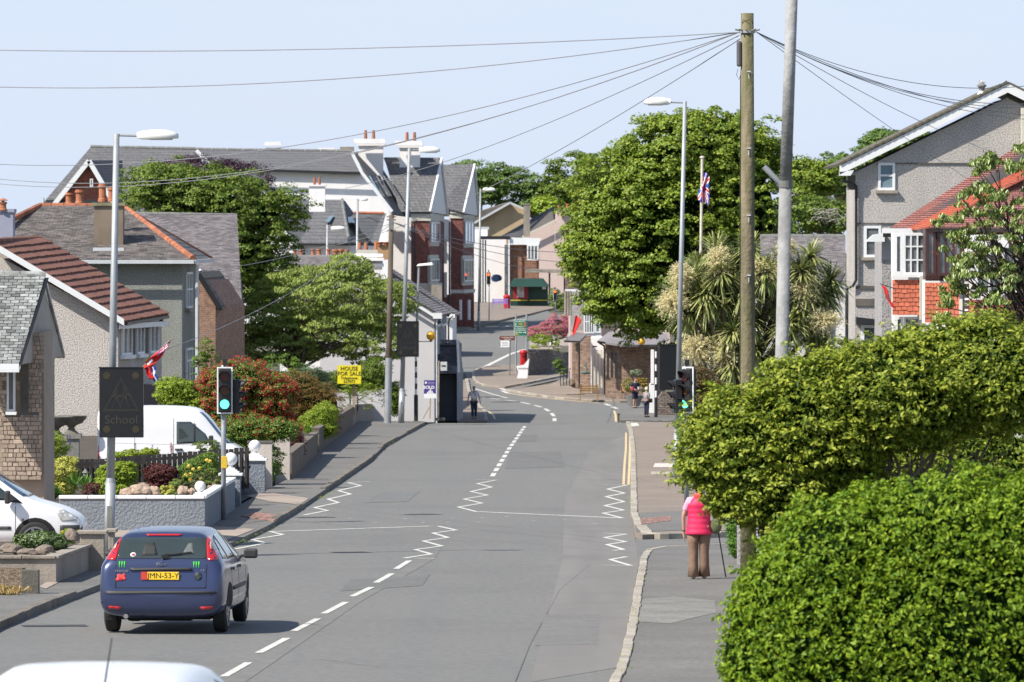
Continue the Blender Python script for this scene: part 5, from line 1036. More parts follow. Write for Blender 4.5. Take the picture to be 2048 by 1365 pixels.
# ================================================================ SIGNS
signb = M('sign_black', (.010, .010, .012), .38, .2, 3); dotm = M('unlit_led', (.055, .05, .036), .5)
def vas(px0, px1, py0, py1, s, label, detail=True, yaw=0):
    c = P((px0 + px1) / 2, (py0 + py1) / 2, s) + V3((0, -.16, 0)); W_ = (px1 - px0) / s; H_ = (py1 - py0) / s
    t = thing('school_sign', label, 'sign', c, yaw); MB().box((0, 0, 0), (W_, .12, H_)).build('sign_case', signb, t, local=True, bevel=.01)
    for z in (-.35, .35): MB().box((0, .1, z * H_), (.2, .1, .05)).build('bracket', galv, t, local=True)
    MB().box((0, -.065, H_ * .5), (W_ + .03, .02, .02)).build('visor', signb, t, local=True)
    if not detail: return t
    m = MB(); k = W_ / .82
    def dot(x, z, r=.0055): m.box((x * k, -.062, z * k), (r * 2.1 * k, .008, r * 2.1 * k))
    tri = [(-.34, -.16), (0, .47), (.34, -.16)]
    for off in (0, .045, .09):
        q = [Vector(p) * (1 - off * 1.6) + Vector((0, .05)) * off * 1.6 for p in tri]
        for a, b in ((0, 1), (1, 2), (2, 0)):
            n = 22
            for i in range(n): p = q[a].lerp(q[b], i / n); dot(p.x, p.y)
    m.build('led_triangle', dotm, t, local=True)
    m = MB()
    for cx, cz, hh in ((-.09, .08, .23), (.06, .1, .30)):
        for i in range(10): a = i * .628; dot(cx + math.cos(a) * .028, cz + hh * .5 + math.sin(a) * .03)
        for i in range(8): dot(cx + R.uniform(-.035, .035), cz + hh * .35 - i * .018); dot(cx - .02 + i * .004, cz + hh * .3 - i * .016); dot(cx + .03, cz + .06 - i * .014)
        for i in range(9): f = i / 8; dot(cx - .02 - f * .06, cz - f * .17); dot(cx + .02 + f * .06, cz - f * .17); dot(cx + .03 + f * .08, cz + .06 - f * .03); dot(cx - .03 - f * .07, cz + .05 - f * .05)
    m.build('led_children', dotm, t, local=True)
    for x in (-1, 1):
        for z in (1, -1):
            m = MB()
            for rr_, n in ((.06, 16), (.043, 12), (.027, 8), (.01, 3)):
                for i in range(n): a = i * 6.283 / n; m.box((x * .27 * k + math.cos(a) * rr_ * k, -.063, z * .50 * k + math.sin(a) * rr_ * k), (.012 * k, .012, .012 * k))
            m.build('amber_lamp', M('amber_led', (.10, .08, .04), .4), t, local=True)
    text('School', 'lettering', .225 * k, M('sign_letter', (.04, .037, .028), .5), t, (0, -.063, -.325 * k), FACE, .002, sx=1.02)
    return t
vas(200, 288, 735, 875, 107, 'dark unlit school warning sign with children triangle on the nearest left lamp post', yaw=-.03)
vas(794, 838, 643, 714, 48, 'dark unlit school warning sign on the farther lamp post beside the wooden pole')
vas(1317, 1356, 690, 780, 72, 'back of a tall black school sign on the right lamp post', detail=False, yaw=.25)
# traffic signals
lensr = M('red_lens_off', (.09, .012, .01), .25); lensa = M('amber_lens_off', (.10, .035, .008), .25); lensg = M('green_lens_off', (.02, .10, .07), .25)
litg = M('green_lens_lit', (.12, .95, .62), .4, .02, emit=1.6); litr = M('red_lens_lit', (1.0, .10, .02), .4, .02, emit=3.0)
def head(t, c, yaw, lit=2, k=1.0, board=True, lits=None):
    h_ = bpy.data.objects.new('signal_head', None); rm = Matrix.Rotation(yaw, 4, 'Z'); base = Matrix.Translation(ORG[t].inverted() @ c) @ rm
    bpy.data.objects.remove(h_)
    def bl(mb, name, mat, par=None, **kw):
        mb.v = [base @ (v * k) for v in mb.v]; return mb.build(name, mat, par or t, local=True, **kw)
    hd = bl(MB().box((0, .02, 0), (.26, .22, .92)), 'signal_head', black, bevel=.02)
    if board:
        m = MB(); 
        for x0, x1, z0, z1 in ((-.17, -.14, -.51, .51), (.14, .17, -.51, .51), (-.14, .14, .48, .51), (-.14, .14, -.51, -.48)): m.box(((x0 + x1) / 2, .0, (z0 + z1) / 2), (x1 - x0, .02, z1 - z0))
        bl(m, 'backing_border', whitep, hd); bl(MB().box((0, .03, 0), (.34, .02, 1.02)), 'backing_board', black, hd)
    for i, (z, mt) in enumerate(((.30, lensr), (0, lensa), (-.30, lensg))):
        mt_ = (litr if i == 0 else litg) if i == lit else mt
        m = MB(); m.disc((0, -.11, z), .10, (0, 1, 0), .02, 20); bl(m, 'lens', mt_, hd)
        m = MB(); n = 14; b0 = len(m.v)
        for j in range(n + 1):
            a = math.radians(-20) + math.radians(220) * j / n
            for (yy, rr_) in ((-.09, .115), (-.09 - .20 * (.35 + .65 * max(0, math.sin(a))), .118)): m.v.append(V3((math.cos(a) * rr_, yy, z + math.sin(a) * rr_)))
        for j in range(n): m.f.append((b0 + 2 * j, b0 + 2 * j + 1, b0 + 2 * j + 3, b0 + 2 * j + 2))
        o = bl(m, 'visor', black, hd); so_ = o.modifiers.new('s', 'SOLIDIFY'); so_.thickness = .01
    return hd
def signal(label, px, py, s, hc, yaw=0, lit=2, k=1.0, second=None, r=.055):
    yb = F / s; B = V3(((px - 1024) / s, yb, zg(yb) + .09)); c = P(hc[0], hc[1], s); c.y -= .12
    t = thing('traffic_signal', label, 'traffic light', B, 0, 'traffic lights'); MB().tube([B, V3((B.x, B.y, c.z + .55 * k))], r, 14).build('pole', galv, t, smooth=True)
    head(t, c, yaw, lit, k)
    MB().box((c.x, c.y + .1, c.z + .62 * k), (.1 * k, .14 * k, .13 * k)).build('detector', black, t)
    if second: head(t, P(second[0], second[1], s) + V3((0, .05, 0)), second[2], second[3], k * .8, False)
    return t
t = signal('traffic light showing green on the left pavement beside the piers', 447, 1040, 91.8, (450, 781), 0, 2, 1.0, (474, 793, 1.4, 9))
MB().box((ORG[t].translation.x + .02, ORG[t].translation.y - .07, P(0, 925, 91.8).z), (.13, .12, .26)).build('push_button_box', M('button_yellow', (.62, .42, .03), .5), t, bevel=.01)
t = signal('traffic light on the right pavement turned away, half hidden by the hedge', 1373, 1035, 90.5, (1374, 782), 0, 9, 1.0, None)
for o in list(t.children):
    if o.name.startswith('signal_head'):
        for c_ in list(o.children): bpy.data.objects.remove(c_)
        bpy.data.objects.remove(o)
head(t, P(1376, 780, 90.5) + V3((0, -.1, 0)), -.8, 2, 1.0); head(t, P(1354, 793, 90.5) + V3((0, -.1, 0)), -1.35, 9, .8, False)
signal('distant traffic light showing red in front of the bank', 978, 638, 24.3, (977, 557), 0, 0, 1.0)
signal('small distant traffic light showing red right of the kiosk', 1111, 612, 23.5, (1110, 590), 0, 0, .95)
# zebra crossing posts
def belisha(label, s, base, globe, topy, py1, arm_from=None):
    yb = F / s; B = V3(((base - 1024) / s, yb, zg(yb) + .08)); t = thing('belisha_beacon', label, 'crossing beacon', B, 0, 'zebra crossing beacons')
    z0 = P(0, py1, s).z; zt = P(0, topy, s).z; z = B.z; MB().tube([B, V3((B.x, B.y, z0))], .09, 12).build('base_sleeve', black, t)
    n = 8; 
    for i in range(n): a = z0 + (zt - z0) * i / n; b_ = z0 + (zt - z0) * (i + 1) / n; MB().tube([V3((B.x, B.y, a)), V3((B.x, B.y, b_))], .055, 12).build('pole_band', whitep if i % 2 == 0 else black, t)
    g = P(*globe, s); MB().ball(g, .2, 20, 14).build('globe', M('amber_globe', (.80, .42, .02), .35, .05), t, smooth=True)
    if abs(g.x - B.x) > .3: MB().tube([V3((B.x, B.y, g.z - .25)), V3((g.x, g.y, g.z - .25)), V3((g.x, g.y, g.z - .18))], .02, 6).build('arm', black, t)
    MB().lathe(g + V3((0, 0, -.26)), [(.05, 0), (.07, .06), (.05, .08)], 10).build('globe_collar', black, t); return t, B
t, B = belisha('black and white striped beacon with amber globe left of the road', 46, 832, (862, 672), 700, 790)
MB().tube([V3((B.x, B.y, P(0, 700, 46).z)), P(838, 530, 46)], [.055, .045], 10).build('lamp_pole', galv, t)
c = P(851, 531, 46); MB().hexa([P(833, 533, 46) + V3((0, -.15, 0)), P(866, 531, 46) + V3((0, -.15, 0)), P(868, 530, 46) + V3((0, .15, 0)), P(835, 532, 46) + V3((0, .15, 0)), P(836, 529, 46) + V3((0, -.12, 0)), P(864, 525, 46) + V3((0, -.12, 0)), P(866, 526, 46) + V3((0, .12, 0)), P(838, 528, 46) + V3((0, .12, 0))]).build('flat_lantern', lampw, t, bevel=.02)
belisha('striped beacon whose amber globe peeps out of the sycamore leaves', 38, 1312, (1283, 683), 690, 795)
# sale boards
t = thing('sale_board', 'yellow house for sale board above the clipped hedge', 'sign', P(700, 800, 49.5)); s = 49.5
mass('board', [(675, 768), (722, 768), (722, 731), (675, 731)], s, (0, .02, 0), M('board_yellow', (.80, .68, .02), .5, .03), t); mass('post', [(705, 830), (710, 830), (710, 768), (705, 768)], s * .999, (0, .05, 0), M('pale_wood', (.36, .28, .2), .9), t)
iv = ORG[t].inverted()
for tx, y, sz in (('HOUSE', 738, .225), ('FOR SALE', 748, .225), ('Telephone:', 756.5, .16), ('627073', 763.5, .16)): text(tx, 'lettering', sz, black, t, iv @ (P(698.5, y, s) + V3((0, -.01, 0))), FACE, .002, sx=.98)
t = thing('sold_board', 'purple and white sold board on a leaning post', 'sign', P(860, 835, 42)); s = 42; iv = ORG[t].inverted()
pur = M('board_purple', (.06, .03, .22), .5, .05)
mass('board', [(848, 797), (872, 797), (872, 761), (848, 761)], s, (0, .02, 0), pur, t)
m = MB(); 
for i, (x, hh) in enumerate(((849, 5), (851.5, 9), (854, 13), (857, 16), (860, 19), (863, 15), (866, 11), (869, 8))): m.prism(PP((x, 797, s), (x + 2.4, 797, s), (x + 2.4, 797 - hh + 1, s), (x + 1.2, 797 - hh, s), (x, 797 - hh + 1, s)), (0, -.012, 0))
m.prism(PP((848, 797, s), (872, 797, s), (872, 788, s), (848, 788, s)), (0, -.011, 0)); m.build('skyline_graphic', whitep, t)
text('SOLD', 'lettering', .2, whitep, t, iv @ (P(858, 775.5, s) + V3((0, -.01, 0))), FACE, .003, bold=.008, sx=1.05); mass('logo', [(850, 768), (853.5, 768), (853.5, 764.5), (851.8, 763), (850, 764.5)], s, (0, -.012, 0), whitep, t)
for y in (764.5, 767.5): mass('small_print', [(855, y + 1.4), (869, y + 1.4), (869, y), (855, y)], s, (0, -.012, 0), M('print_lilac', (.3, .26, .5), .6), t)
MB().bar(P(860, 838, s), P(861, 797, s), .06, .05, (0, 1, 0)).build('post', M('pale_wood', (.36, .28, .2)), t); MB().bar(P(846, 838, s), P(859, 815, s), .05, .05, (0, 1, 0)).build('stay', MATS['pale_wood'], t)
t = thing('bus_stop_sign', 'pale bus stop flag sign on a thin post by the garage', 'sign', P(878, 838, 41)); iv = ORG[t].inverted()
MB().tube([P(877, 842, 41), P(878, 722, 41)], .035, 8).build('post', M('pale_wood', (.36, .28, .2)), t); mass('flag_plate', [(881, 742), (894, 742), (894, 724), (881, 724)], 41, (0, .02, 0), M('plate_grey', (.55, .58, .56), .5), t)
MB().box(P(887, 732, 41) + V3((0, -.015, 0)), (.2, .01, .06)).build('bus_symbol', black, t); mass('post_foot', [(871, 842), (890, 842), (890, 836), (871, 836)], 41, (0, .2, 0), darkconc, t)
# direction signs
grn = M('sign_green', (.005, .16, .085), .4, .03); yel = M('sign_yellow', (.75, .55, .03), .5)
s = 31.2; t = thing('direction_sign', 'green direction sign with white arrows on two tall grey poles', 'sign', P(1042, 760, s)); iv = ORG[t].inverted()
for x in (1032, 1053): MB().tube([P(x, 762 - (x == 1053) * 2, s), P(x, 628, s)], .055, 8).build('pole', galv, t)
mass('panel', [(1028, 672), (1054, 672), (1054, 640), (1028, 640)], s, (0, -.04, 0), whitep, t); mass('green_panel', [(1028.7, 656.7), (1053.3, 656.7), (1053.3, 640.7), (1028.7, 640.7)], s, (0, -.055, 0), grn, t); mass('green_panel', [(1028.7, 671.4), (1053.3, 671.4), (1053.3, 658), (1028.7, 658)], s, (0, -.055, 0), grn, t)
for tx, x, y, mt, sz in (('The SOUTH', 1040, 643.6, whitep, .105), ('(A5)', 1041, 648.6, yel, .12), ('And (A1)', 1040, 653.8, whitep, .105), ('The NORTH via', 1040.5, 661, whitep, .09), ('Peel Road', 1037, 665, whitep, .10), ('(A23)', 1033, 669, yel, .10)): text(tx, 'lettering', sz * 1.15, mt, t, iv @ (P(x, y, s) + V3((0, -.06, 0))), FACE, .002, bold=.003)
mass('arrow', [(1031, 655), (1032, 655), (1032, 649), (1033.2, 649), (1031.5, 646.5), (1029.8, 649), (1031, 649)], s, (0, -.062, 0), whitep, t); mass('arrow', [(1046, 666), (1050, 666), (1050, 667.5), (1052.4, 665.4), (1050, 663.4), (1050, 665), (1046, 665)], s, (0, -.062, 0), whitep, t)
for y in (647, 652): mass('road_badge', [(1047.5, y + 2), (1051.5, y + 2), (1051.5, y - 2), (1047.5, y - 2)], s, (0, -.062, 0), M('badge_red', (.6, .12, .1), .5), t)
t = thing('finger_sign', 'brown tourist sign above a white left pointing sign on one dark pole', 'sign', P(1019, 758, 31.6)); iv = ORG[t].inverted(); s = 31.6
MB().tube([P(1019, 759, s), P(1020, 672, s)], .045, 8).build('pole', lead, t)
mass('brown_panel', [(998, 676), (1001, 681), (1030, 681), (1030, 672.5), (1001, 672.5)], s, (0, -.05, 0), M('sign_brown', (.16, .04, .02), .5), t); mass('white_panel', [(997, 688), (1001, 695), (1019, 695), (1019, 681.5), (1001, 681.5)], s, (0, -.05, 0), whitep, t)
mass('black_chevron', [(997.5, 688), (1000, 692.5), (1001.5, 692.5), (999.5, 688), (1001.5, 684), (1000, 684)], s, (0, -.06, 0), black, t)
text('King Edward Bay', 'lettering', .11, whitep, t, iv @ (P(1015.5, 675.3, s) + V3((0, -.055, 0))), FACE, .002); text('Golf Club', 'lettering', .11, whitep, t, iv @ (P(1015, 679, s) + V3((0, -.055, 0))), FACE, .002)
for i in range(3): mass('lettering', [(1004, 685.5 + i * 3), (1016, 685.5 + i * 3), (1016, 684.5 + i * 3), (1004, 684.5 + i * 3)], s, (0, -.055, 0), M('grey_print', (.3, .3, .3), .6), t)
# post box, white board, well, benches, bins, railing
redp = M('post_box_red', (.42, .01, .015), .35, .05)
b = G(1047, 748, .1, lo=350); t = thing('post_box', 'red pillar box on the pavement by the rubble wall', 'post box', b)
MB().lathe(b, [(.25, 0), (.25, .1), (.22, .12), (.22, 1.25), (.27, 1.3), (.27, 1.38), (.2, 1.48), (.02, 1.54)], 18).build('body', redp, t); MB().box(b + V3((-.02, -.22, 1.12)), (.22, .05, .06)).build('slot', black, t); MB().box(b + V3((0, -.22, .7)), (.24, .02, .3)).build('door', redp, t)
b = G(1045, 757, .1, lo=350); t = thing('pavement_board', 'curved white pavement board in front of the red pillar box', 'board', b)
MB().prism([b + V3(v) for v in ((-.35, 0, 0), (.3, 0, 0), (.42, 0, 1.25), (.1, 0, .85), (-.4, 0, .75), (-.25, 0, .4))], (0, .06, 0)).build('panel', wpaint, t)
for i in range(5): MB().box(b + V3((-.22 + i * .13, -.02, .62)), (.05, .02, .07)).build('mark', black, t)
c = P(1108, 690, 30.4); t = thing('wishing_well', 'small ornamental wishing well with pitched roof and striped base on the bank', 'ornament', c)
for k in range(7): a = math.pi + k * math.pi / 6; MB().box(c + V3((math.cos(a) * .26, math.sin(a) * .26, .22)), (.13, .04, .44), a + 1.57).build('stave', whitep if k % 2 else M('stave_blue', (.04, .045, .07), .6), t)
for x in (-.2, .2): MB().box(c + V3((x, 0, .62)), (.05, .05, .45)).build('post', lead, t)
MB().prism([c + V3((-.38, -.3, .78)), c + V3((.38, -.3, .78)), c + V3((0, -.3, 1.15))], (0, .6, 0)).build('roof', lead, t)
def bench(label, p, mat, w_=1.3, yaw=0, k=1):
    t = thing('bench', label, 'bench', p, yaw)
    for z in (0, 1, 2): MB().box((0, -.12 + z * .12, .43), (w_, .1, .04)).build('seat_slat', mat, t, local=True)
    for z in range(3): MB().box((0, .2 + z * .02, .55 + z * .13), (w_, .03, .09)).build('back_slat', mat, t, local=True)
    for x in (-1, 1): MB().box((x * w_ / 2, -.12, .3), (.06, .06, .6)).box((x * w_ / 2, .2, .45), (.06, .06, .9)).box((x * w_ / 2, .03, .6), (.06, .4, .05)).build('side_frame', mat, t, local=True)
bench('rustic wooden bench against the white wall of the stone building', GS(1178, 35.2, .1), M('rustic_wood', (.26, .15, .05), .8, .3, 3), 1.0)
bench('lilac painted bench on the pavement beside the bank', G(1000, 618, .1, lo=560), M('lilac_wood', (.26, .18, .50), .6), 1.3)
b = G(1014, 617, .1, lo=560); t = thing('litter_bin', 'red litter bin beside the lilac bench', 'bin', b); MB().lathe(b, [(.28, 0), (.32, 1.0), (.36, 1.02), (.3, 1.1), (.1, 1.2)], 14).build('body', redp, t); MB().box(b + V3((0, -.3, .75)), (.3, .1, .2)).build('opening', black, t)
t = thing('handrail', 'black metal handrail beside the ramp of the stone building', 'railing', GS(1130, 34.6, .1))
for x in (1121, 1127, 1133, 1139): MB().tube([P(x, 772, 34.6), P(x, 742, 34.6)], .025, 6).build('upright', black, t)
MB().tube([P(1121, 742, 34.6), P(1142, 738, 34.6)], .03, 6).build('top_rail', black, t); mass('ramp_wall', [(1120, 774), (1144, 770), (1144, 757), (1120, 768)], 34.4, (0, 1, 0), concrete, t)
t = thing('cast_ornament', 'green verdigris wall fountain on the stone wall by the porch', 'ornament', P(1172, 748, 34)); MB().lathe(P(1171, 749, 34.4), [(.12, 0), (.3, .08), (.3, .12), (.05, .16)], 12).tube([P(1172, 745, 34.4), P(1174, 737, 34.4), P(1170, 730, 34.4), P(1173, 726, 34.4)], .05, 8).build('figure', M('verdigris', (.08, .17, .16), .7, .2), t)
t = thing('corner_post_wall', 'white painted wall end beside the old lady and the striped beacon', 'wall', GS(1305, 37.5)); mass('wall', [(1299, 842), (1309, 842), (1309, 768), (1299, 768)], 37.2, (0, 1, 0), whitep, t); mass('wall', [(1302, 770), (1308, 770), (1308, 700), (1302, 700)], 37.2, (0, .6, 0), wpaint, t)
t = thing('boundary_wall', 'weathered rubble boundary wall behind the striped beacon', 'wall', GS(1335, 38)); mass('wall', [(1314, 846), (1420, 846), (1420, 790), (1325, 785), (1314, 800)], 37.6, (0, 2, 0), rubbleg, t)
# ================================================================ FLAGS
def flag(name, label, org, U, Vv, fn, mats, nu=30, nv=20, wave=None, pole=None, emblem=None):
    t = thing(name, label, 'flag', org); vs = []; 
    for j in range(nv + 1):
        for i in range(nu + 1):
            u, v = i / nu, j / nv; vs.append(ORG[t].inverted() @ (org + U * u + Vv * v + (wave(u, v) if wave else V3((0, 0, 0)))))
    me = bpy.data.meshes.new('cloth'); me.from_pydata([tuple(v) for v in vs], [], [(j * (nu + 1) + i, j * (nu + 1) + i + 1, (j + 1) * (nu + 1) + i + 1, (j + 1) * (nu + 1) + i) for j in range(nv) for i in range(nu)])
    for m in mats: me.materials.append(m)
    for k, p in enumerate(me.polygons): p.material_index = fn((k % nu + .5) / nu, (k // nu + .5) / nv); p.use_smooth = True
    o = bpy.data.objects.new('cloth', me); _link(o, t); so_ = o.modifiers.new('s', 'SOLIDIFY'); so_.thickness = .004
    if pole: MB().tube(pole[:2], pole[2], 10).build('pole', pole[3], t)
    return t
fb, fw_, fr_ = M('flag_blue', (.02, .06, .42), .8, .05), M('flag_white', (.75, .74, .78), .8, .03), M('flag_red', (.62, .02, .02), .8, .05)
def jack(u, v):
    x, y = u * 2 - 1, v * 2 - 1
    if abs(x) < .1 or abs(y) < .16: return 2
    if abs(x) < .17 or abs(y) < .27: return 1
    d = min(abs(x - y), abs(x + y))
    return 2 if d < .09 else (1 if d < .24 else 0)
def jk(u, v):
    x, y = (u - .5) / .16, (v - .5) / .19
    return 3 if x * x + y * y < 1 else jack(u, v)
sF = 45.0; o_ = P(1403, 340, sF)
flag('union_flag', 'drooping union flag with a round purple emblem on a tall cream flagpole', o_, V3((-.12, 0, -1.30)), V3((.40, -.1, -.34)), jk, [fb, fw_, fr_, M('flag_purple', (.20, .02, .16), .8)], 44, 34, wave=lambda u, v: V3((.05 * math.sin(u * 5 + v * 4), .10 * math.sin(v * 11 + u * 2), -.04 * math.sin(v * 7))), pole=(V3(((1396 - 1024) / sF, F / sF, zg(F / sF))), P(1404.5, 318, sF), .06, M('flagpole_cream', (.62, .56, .46), .6)))
MB().lathe(P(1404.5, 318, sF), [(.07, 0), (.11, .04), (.10, .1), (.02, .13)], 12).build('truck', MATS['flagpole_cream'], [o for o in sc.objects if o.name == 'union_flag'][0])
def ens(u, v): return jack(u / .42, v / .48) if (u < .42 and v < .48) else 2
sE = 62.0; p0 = P(275, 745, sE); p1 = P(345, 675, sE)
flag('red_ensign', 'red ensign flag on a slanting stick at the pebbledashed house', P(343, 680, sE), P(293, 722, sE) - P(343, 680, sE), P(326, 730, sE) - P(343, 700, sE), ens, [fb, fw_, fr_], 30, 20, wave=lambda u, v: V3((0, .06 * math.sin(v * 8 + u * 5), -.05 * v * math.sin(u * 6))), pole=(p0, p1, .014, M('pale_wood', (.36, .28, .2))))
flag('hanging_flag', 'green white and orange flag hanging under the red ensign', P(289, 724, sE), P(302, 738, sE) - P(289, 724, sE), P(298, 712, sE) - P(289, 724, sE), lambda u, v: (0, 1, 2)[min(2, int(u * 3))], [M('flag_green', (.02, .2, .08), .8), fw_, M('flag_orange', (.6, .10, .03), .8)], 9, 6, wave=lambda u, v: V3((0, .03 * math.sin(u * 9), 0)))
flag('hanging_flag', 'blue flag with pale cross hanging lowest on the pebbledashed house', P(300, 738, sE), V3((.12, 0, -.48)), V3((.15, -.05, .1)), lambda u, v: 1 if abs(u - .4) < .08 or abs(v - .5) < .1 else 0, [fb, fw_], 14, 8, wave=lambda u, v: V3((.02 * math.sin(u * 9), .05 * math.sin(v * 6), 0)))
flag('hanging_flag', 'plain red cloth hanging beside the blue flag', P(289, 736, sE), V3((.15, 0, -.38)), V3((.16, 0, .02)), lambda u, v: 0, [fr_], 8, 6, wave=lambda u, v: V3((.02 * math.sin(u * 9), .05 * math.sin(v * 6), 0)))
t = flag('red_pennant', 'plain red flag hanging from the bay cottage above the stone porch', P(1151, 630, 34.6), V3((-.18, 0, -.98)), V3((.36, 0, -.30)), lambda u, v: 0, [fr_], 10, 8, wave=lambda u, v: V3((-u * v * .3, .06 * math.sin(v * 5), 0)))
t = flag('red_pennant', 'narrow red flag with dark emblem hanging beside the red hung tiles', P(1762, 570, 71), V3((.28, 0, -.62)), V3((.12, 0, -.05)), lambda u, v: 1 if (u - .55) ** 2 * 9 + (v - .5) ** 2 * 3 < .3 else 0, [fr_, M('flag_dark', (.2, .05, .04), .8)], 12, 6, wave=lambda u, v: V3((.02 * math.sin(u * 8), .02 * math.sin(v * 6), 0)), pole=(P(1760, 568, 71), P(1790, 578, 71), .012, black))
# ================================================================ PLANTS
bark = M('bark', (.13, .11, .085), .95, .25, 3, bump=.6, bscale=10); barkd = M('dark_bark', (.06, .045, .035), .95, .2, 3)
def LM(name, a, b, tr=.28, rough=.5, spec=.35):
    return M(name, a, rough, .1, .7, isl=1.0, hue=b, col2=tuple(x * 1.25 for x in a), trans=tr, spec=spec)
lf_syc = LM('sycamore_leaf', (.09, .165, .018), (.35, .42, .055), .32, .45, .35)
lf_dk = LM('dark_tree_leaf', (.075, .14, .02), (.24, .31, .05), .34); lf_ch = LM('cherry_leaf', (.18, .26, .05), (.42, .48, .13), .4); lf_pl = LM('plum_leaf', (.035, .015, .03), (.08, .035, .055))
lf_far = LM('far_leaf', (.08, .15, .03), (.20, .29, .07), .35); lf_priv = LM('privet_leaf', (.07, .155, .008), (.30, .41, .03), .3, .5, .22); lf_laur = LM('yellow_green_leaf', (.08, .14, .010), (.43, .47, .06), .3, .48, .25)
lf_red = LM('red_new_leaf', (.26, .02, .018), (.50, .045, .035)); lf_grn = LM('shrub_leaf', (.08, .16, .025), (.22, .32, .055)); lf_rust = LM('rust_leaf', (.13, .13, .025), (.30, .15, .045)); lf_yel = LM('golden_leaf', (.40, .42, .08), (.68, .66, .18))
lf_bur = LM('burgundy_leaf', (.07, .02, .02), (.17, .05, .045)); lf_lime = LM('lime_leaf', (.16, .26, .02), (.38, .46, .05)); lf_fern = LM('fern_leaf', (.07, .17, .02), (.17, .30, .05)); lf_heath = LM('heather_leaf', (.10, .09, .05), (.20, .15, .10))
pk = LM('pink_flower', (.50, .07, .17), (.72, .22, .36), .3); yf = LM('yellow_flower', (.80, .60, .05), (.85, .75, .25), .3); cf = LM('cream_flower', (.62, .56, .32), (.85, .78, .50), .3, .8); wf = M('red_flower', (.6, .03, .02), .6)
def unit(n): v = NR.normal(size=(n, 3)); return v / np.linalg.norm(v, axis=1)[:, None]
def leafmesh(name, C, N, L_, W_, mat, par, droop=.3, fold=.25, up=None):
    n = len(C); N = N / np.maximum(1e-6, np.linalg.norm(N, axis=1))[:, None]
    t = np.cross(N, unit(n)); t /= np.maximum(1e-6, np.linalg.norm(t, axis=1))[:, None]; t[:, 2] -= droop; t /= np.linalg.norm(t, axis=1)[:, None]
    b = np.cross(N, t); b /= np.maximum(1e-6, np.linalg.norm(b, axis=1))[:, None]; nn = np.cross(t, b)
    k = NR.uniform(.65, 1.2, n)[:, None]; l = L_ * k; w_ = W_ * k
    V = np.empty((n, 4, 3)); V[:, 0] = C - t * l * .5; V[:, 2] = C + t * l * .5; V[:, 1] = C - t * l * .05 + b * w_ * .5 + nn * w_ * fold; V[:, 3] = C - t * l * .05 - b * w_ * .5 + nn * w_ * fold
    i = np.arange(n)[:, None] * 4; T = np.concatenate([i + [0, 2, 1], i + [0, 3, 2]], 1).reshape(-1, 3)
    return npmesh(name, V.reshape(-1, 3), T, mat, par)
def clumps(ells, s):     # centres on the shells of overlapping ellipsoids: (px, py, rx, ry, depth m, n[, s])
    out = []; E = []
    for e in ells:
        ss = e[6] if len(e) > 6 else s; c = np.array(P(e[0], e[1], ss)); E.append((c, np.array([e[2] / ss, e[4], e[3] / ss])))
    for (c, r), e in zip(E, ells):
        d = unit(e[5]); rr = NR.uniform(.78, 1.04, e[5])[:, None] * (1 + .12 * np.sin(d[:, :1] * 7 + c[0]) * np.cos(d[:, 2:] * 6 + c[2])); p = c + d * rr * r
        keep = np.ones(len(p), bool)
        for c2, r2 in E:
            if c2 is not c: keep &= (((p - c2) / r2) ** 2).sum(1) > .45
        out.append((p[keep], d[keep]))
    return np.concatenate([o[0] for o in out]), np.concatenate([o[1] for o in out])
def crown(par, ells, s, rc, lpc, L_, W_, mat, name='crown', droop=.3, flat=.7, fold=.25, fill=.12, upw=.55, minz=None, jit=.45, core=0, mult=1, rag=.0):
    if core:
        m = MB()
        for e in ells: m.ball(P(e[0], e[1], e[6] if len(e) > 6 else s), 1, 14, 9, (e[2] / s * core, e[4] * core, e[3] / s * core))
        m.build('shade_core', M('core_shade_dark', (.008, .017, .004), 1.0, .3, 6, spec=0), par)  # near-black balls put the crown's inner shade into their colour
    if mult != 1: ells = [(*e[:5], int(e[5] * mult), *e[6:]) for e in ells]
    P_, D_ = clumps(ells, s); n = len(P_)
    if rag: P_ = P_ + D_ * (NR.normal(size=(n, 1)) * rag + rag * 2 * (NR.uniform(size=(n, 1)) > .88)) * 1.3
    q = NR.uniform(.6, 1.3, n)
    idx = np.repeat(np.arange(n), lpc); d = unit(len(idx)); d[:, 2] = np.abs(d[:, 2]) * .9 + d[:, 2] * .1
    r = (rc * q[idx] * (.35 + .65 * NR.uniform(0, 1, len(idx)) ** .5))[:, None]
    C = P_[idx] + d * r * np.array([1, 1, flat]); N = d * .55 + D_[idx] * .35 + np.array([0, 0, upw]) + unit(len(idx)) * jit
    m = int(len(idx) * fill)
    if m:
        k = NR.randint(0, n, m); cc = P_.mean(0); f = NR.uniform(.25, .95, m)[:, None]; C = np.concatenate([C, cc + (P_[k] - cc) * f + unit(m) * rc * .8]); N = np.concatenate([N, unit(m) + [0, 0, .3]])
    if minz is not None: kk = C[:, 2] > minz; C = C[kk]; N = N[kk]
    leafmesh(name, C, N, L_, W_, mat, par, droop, fold); return P_
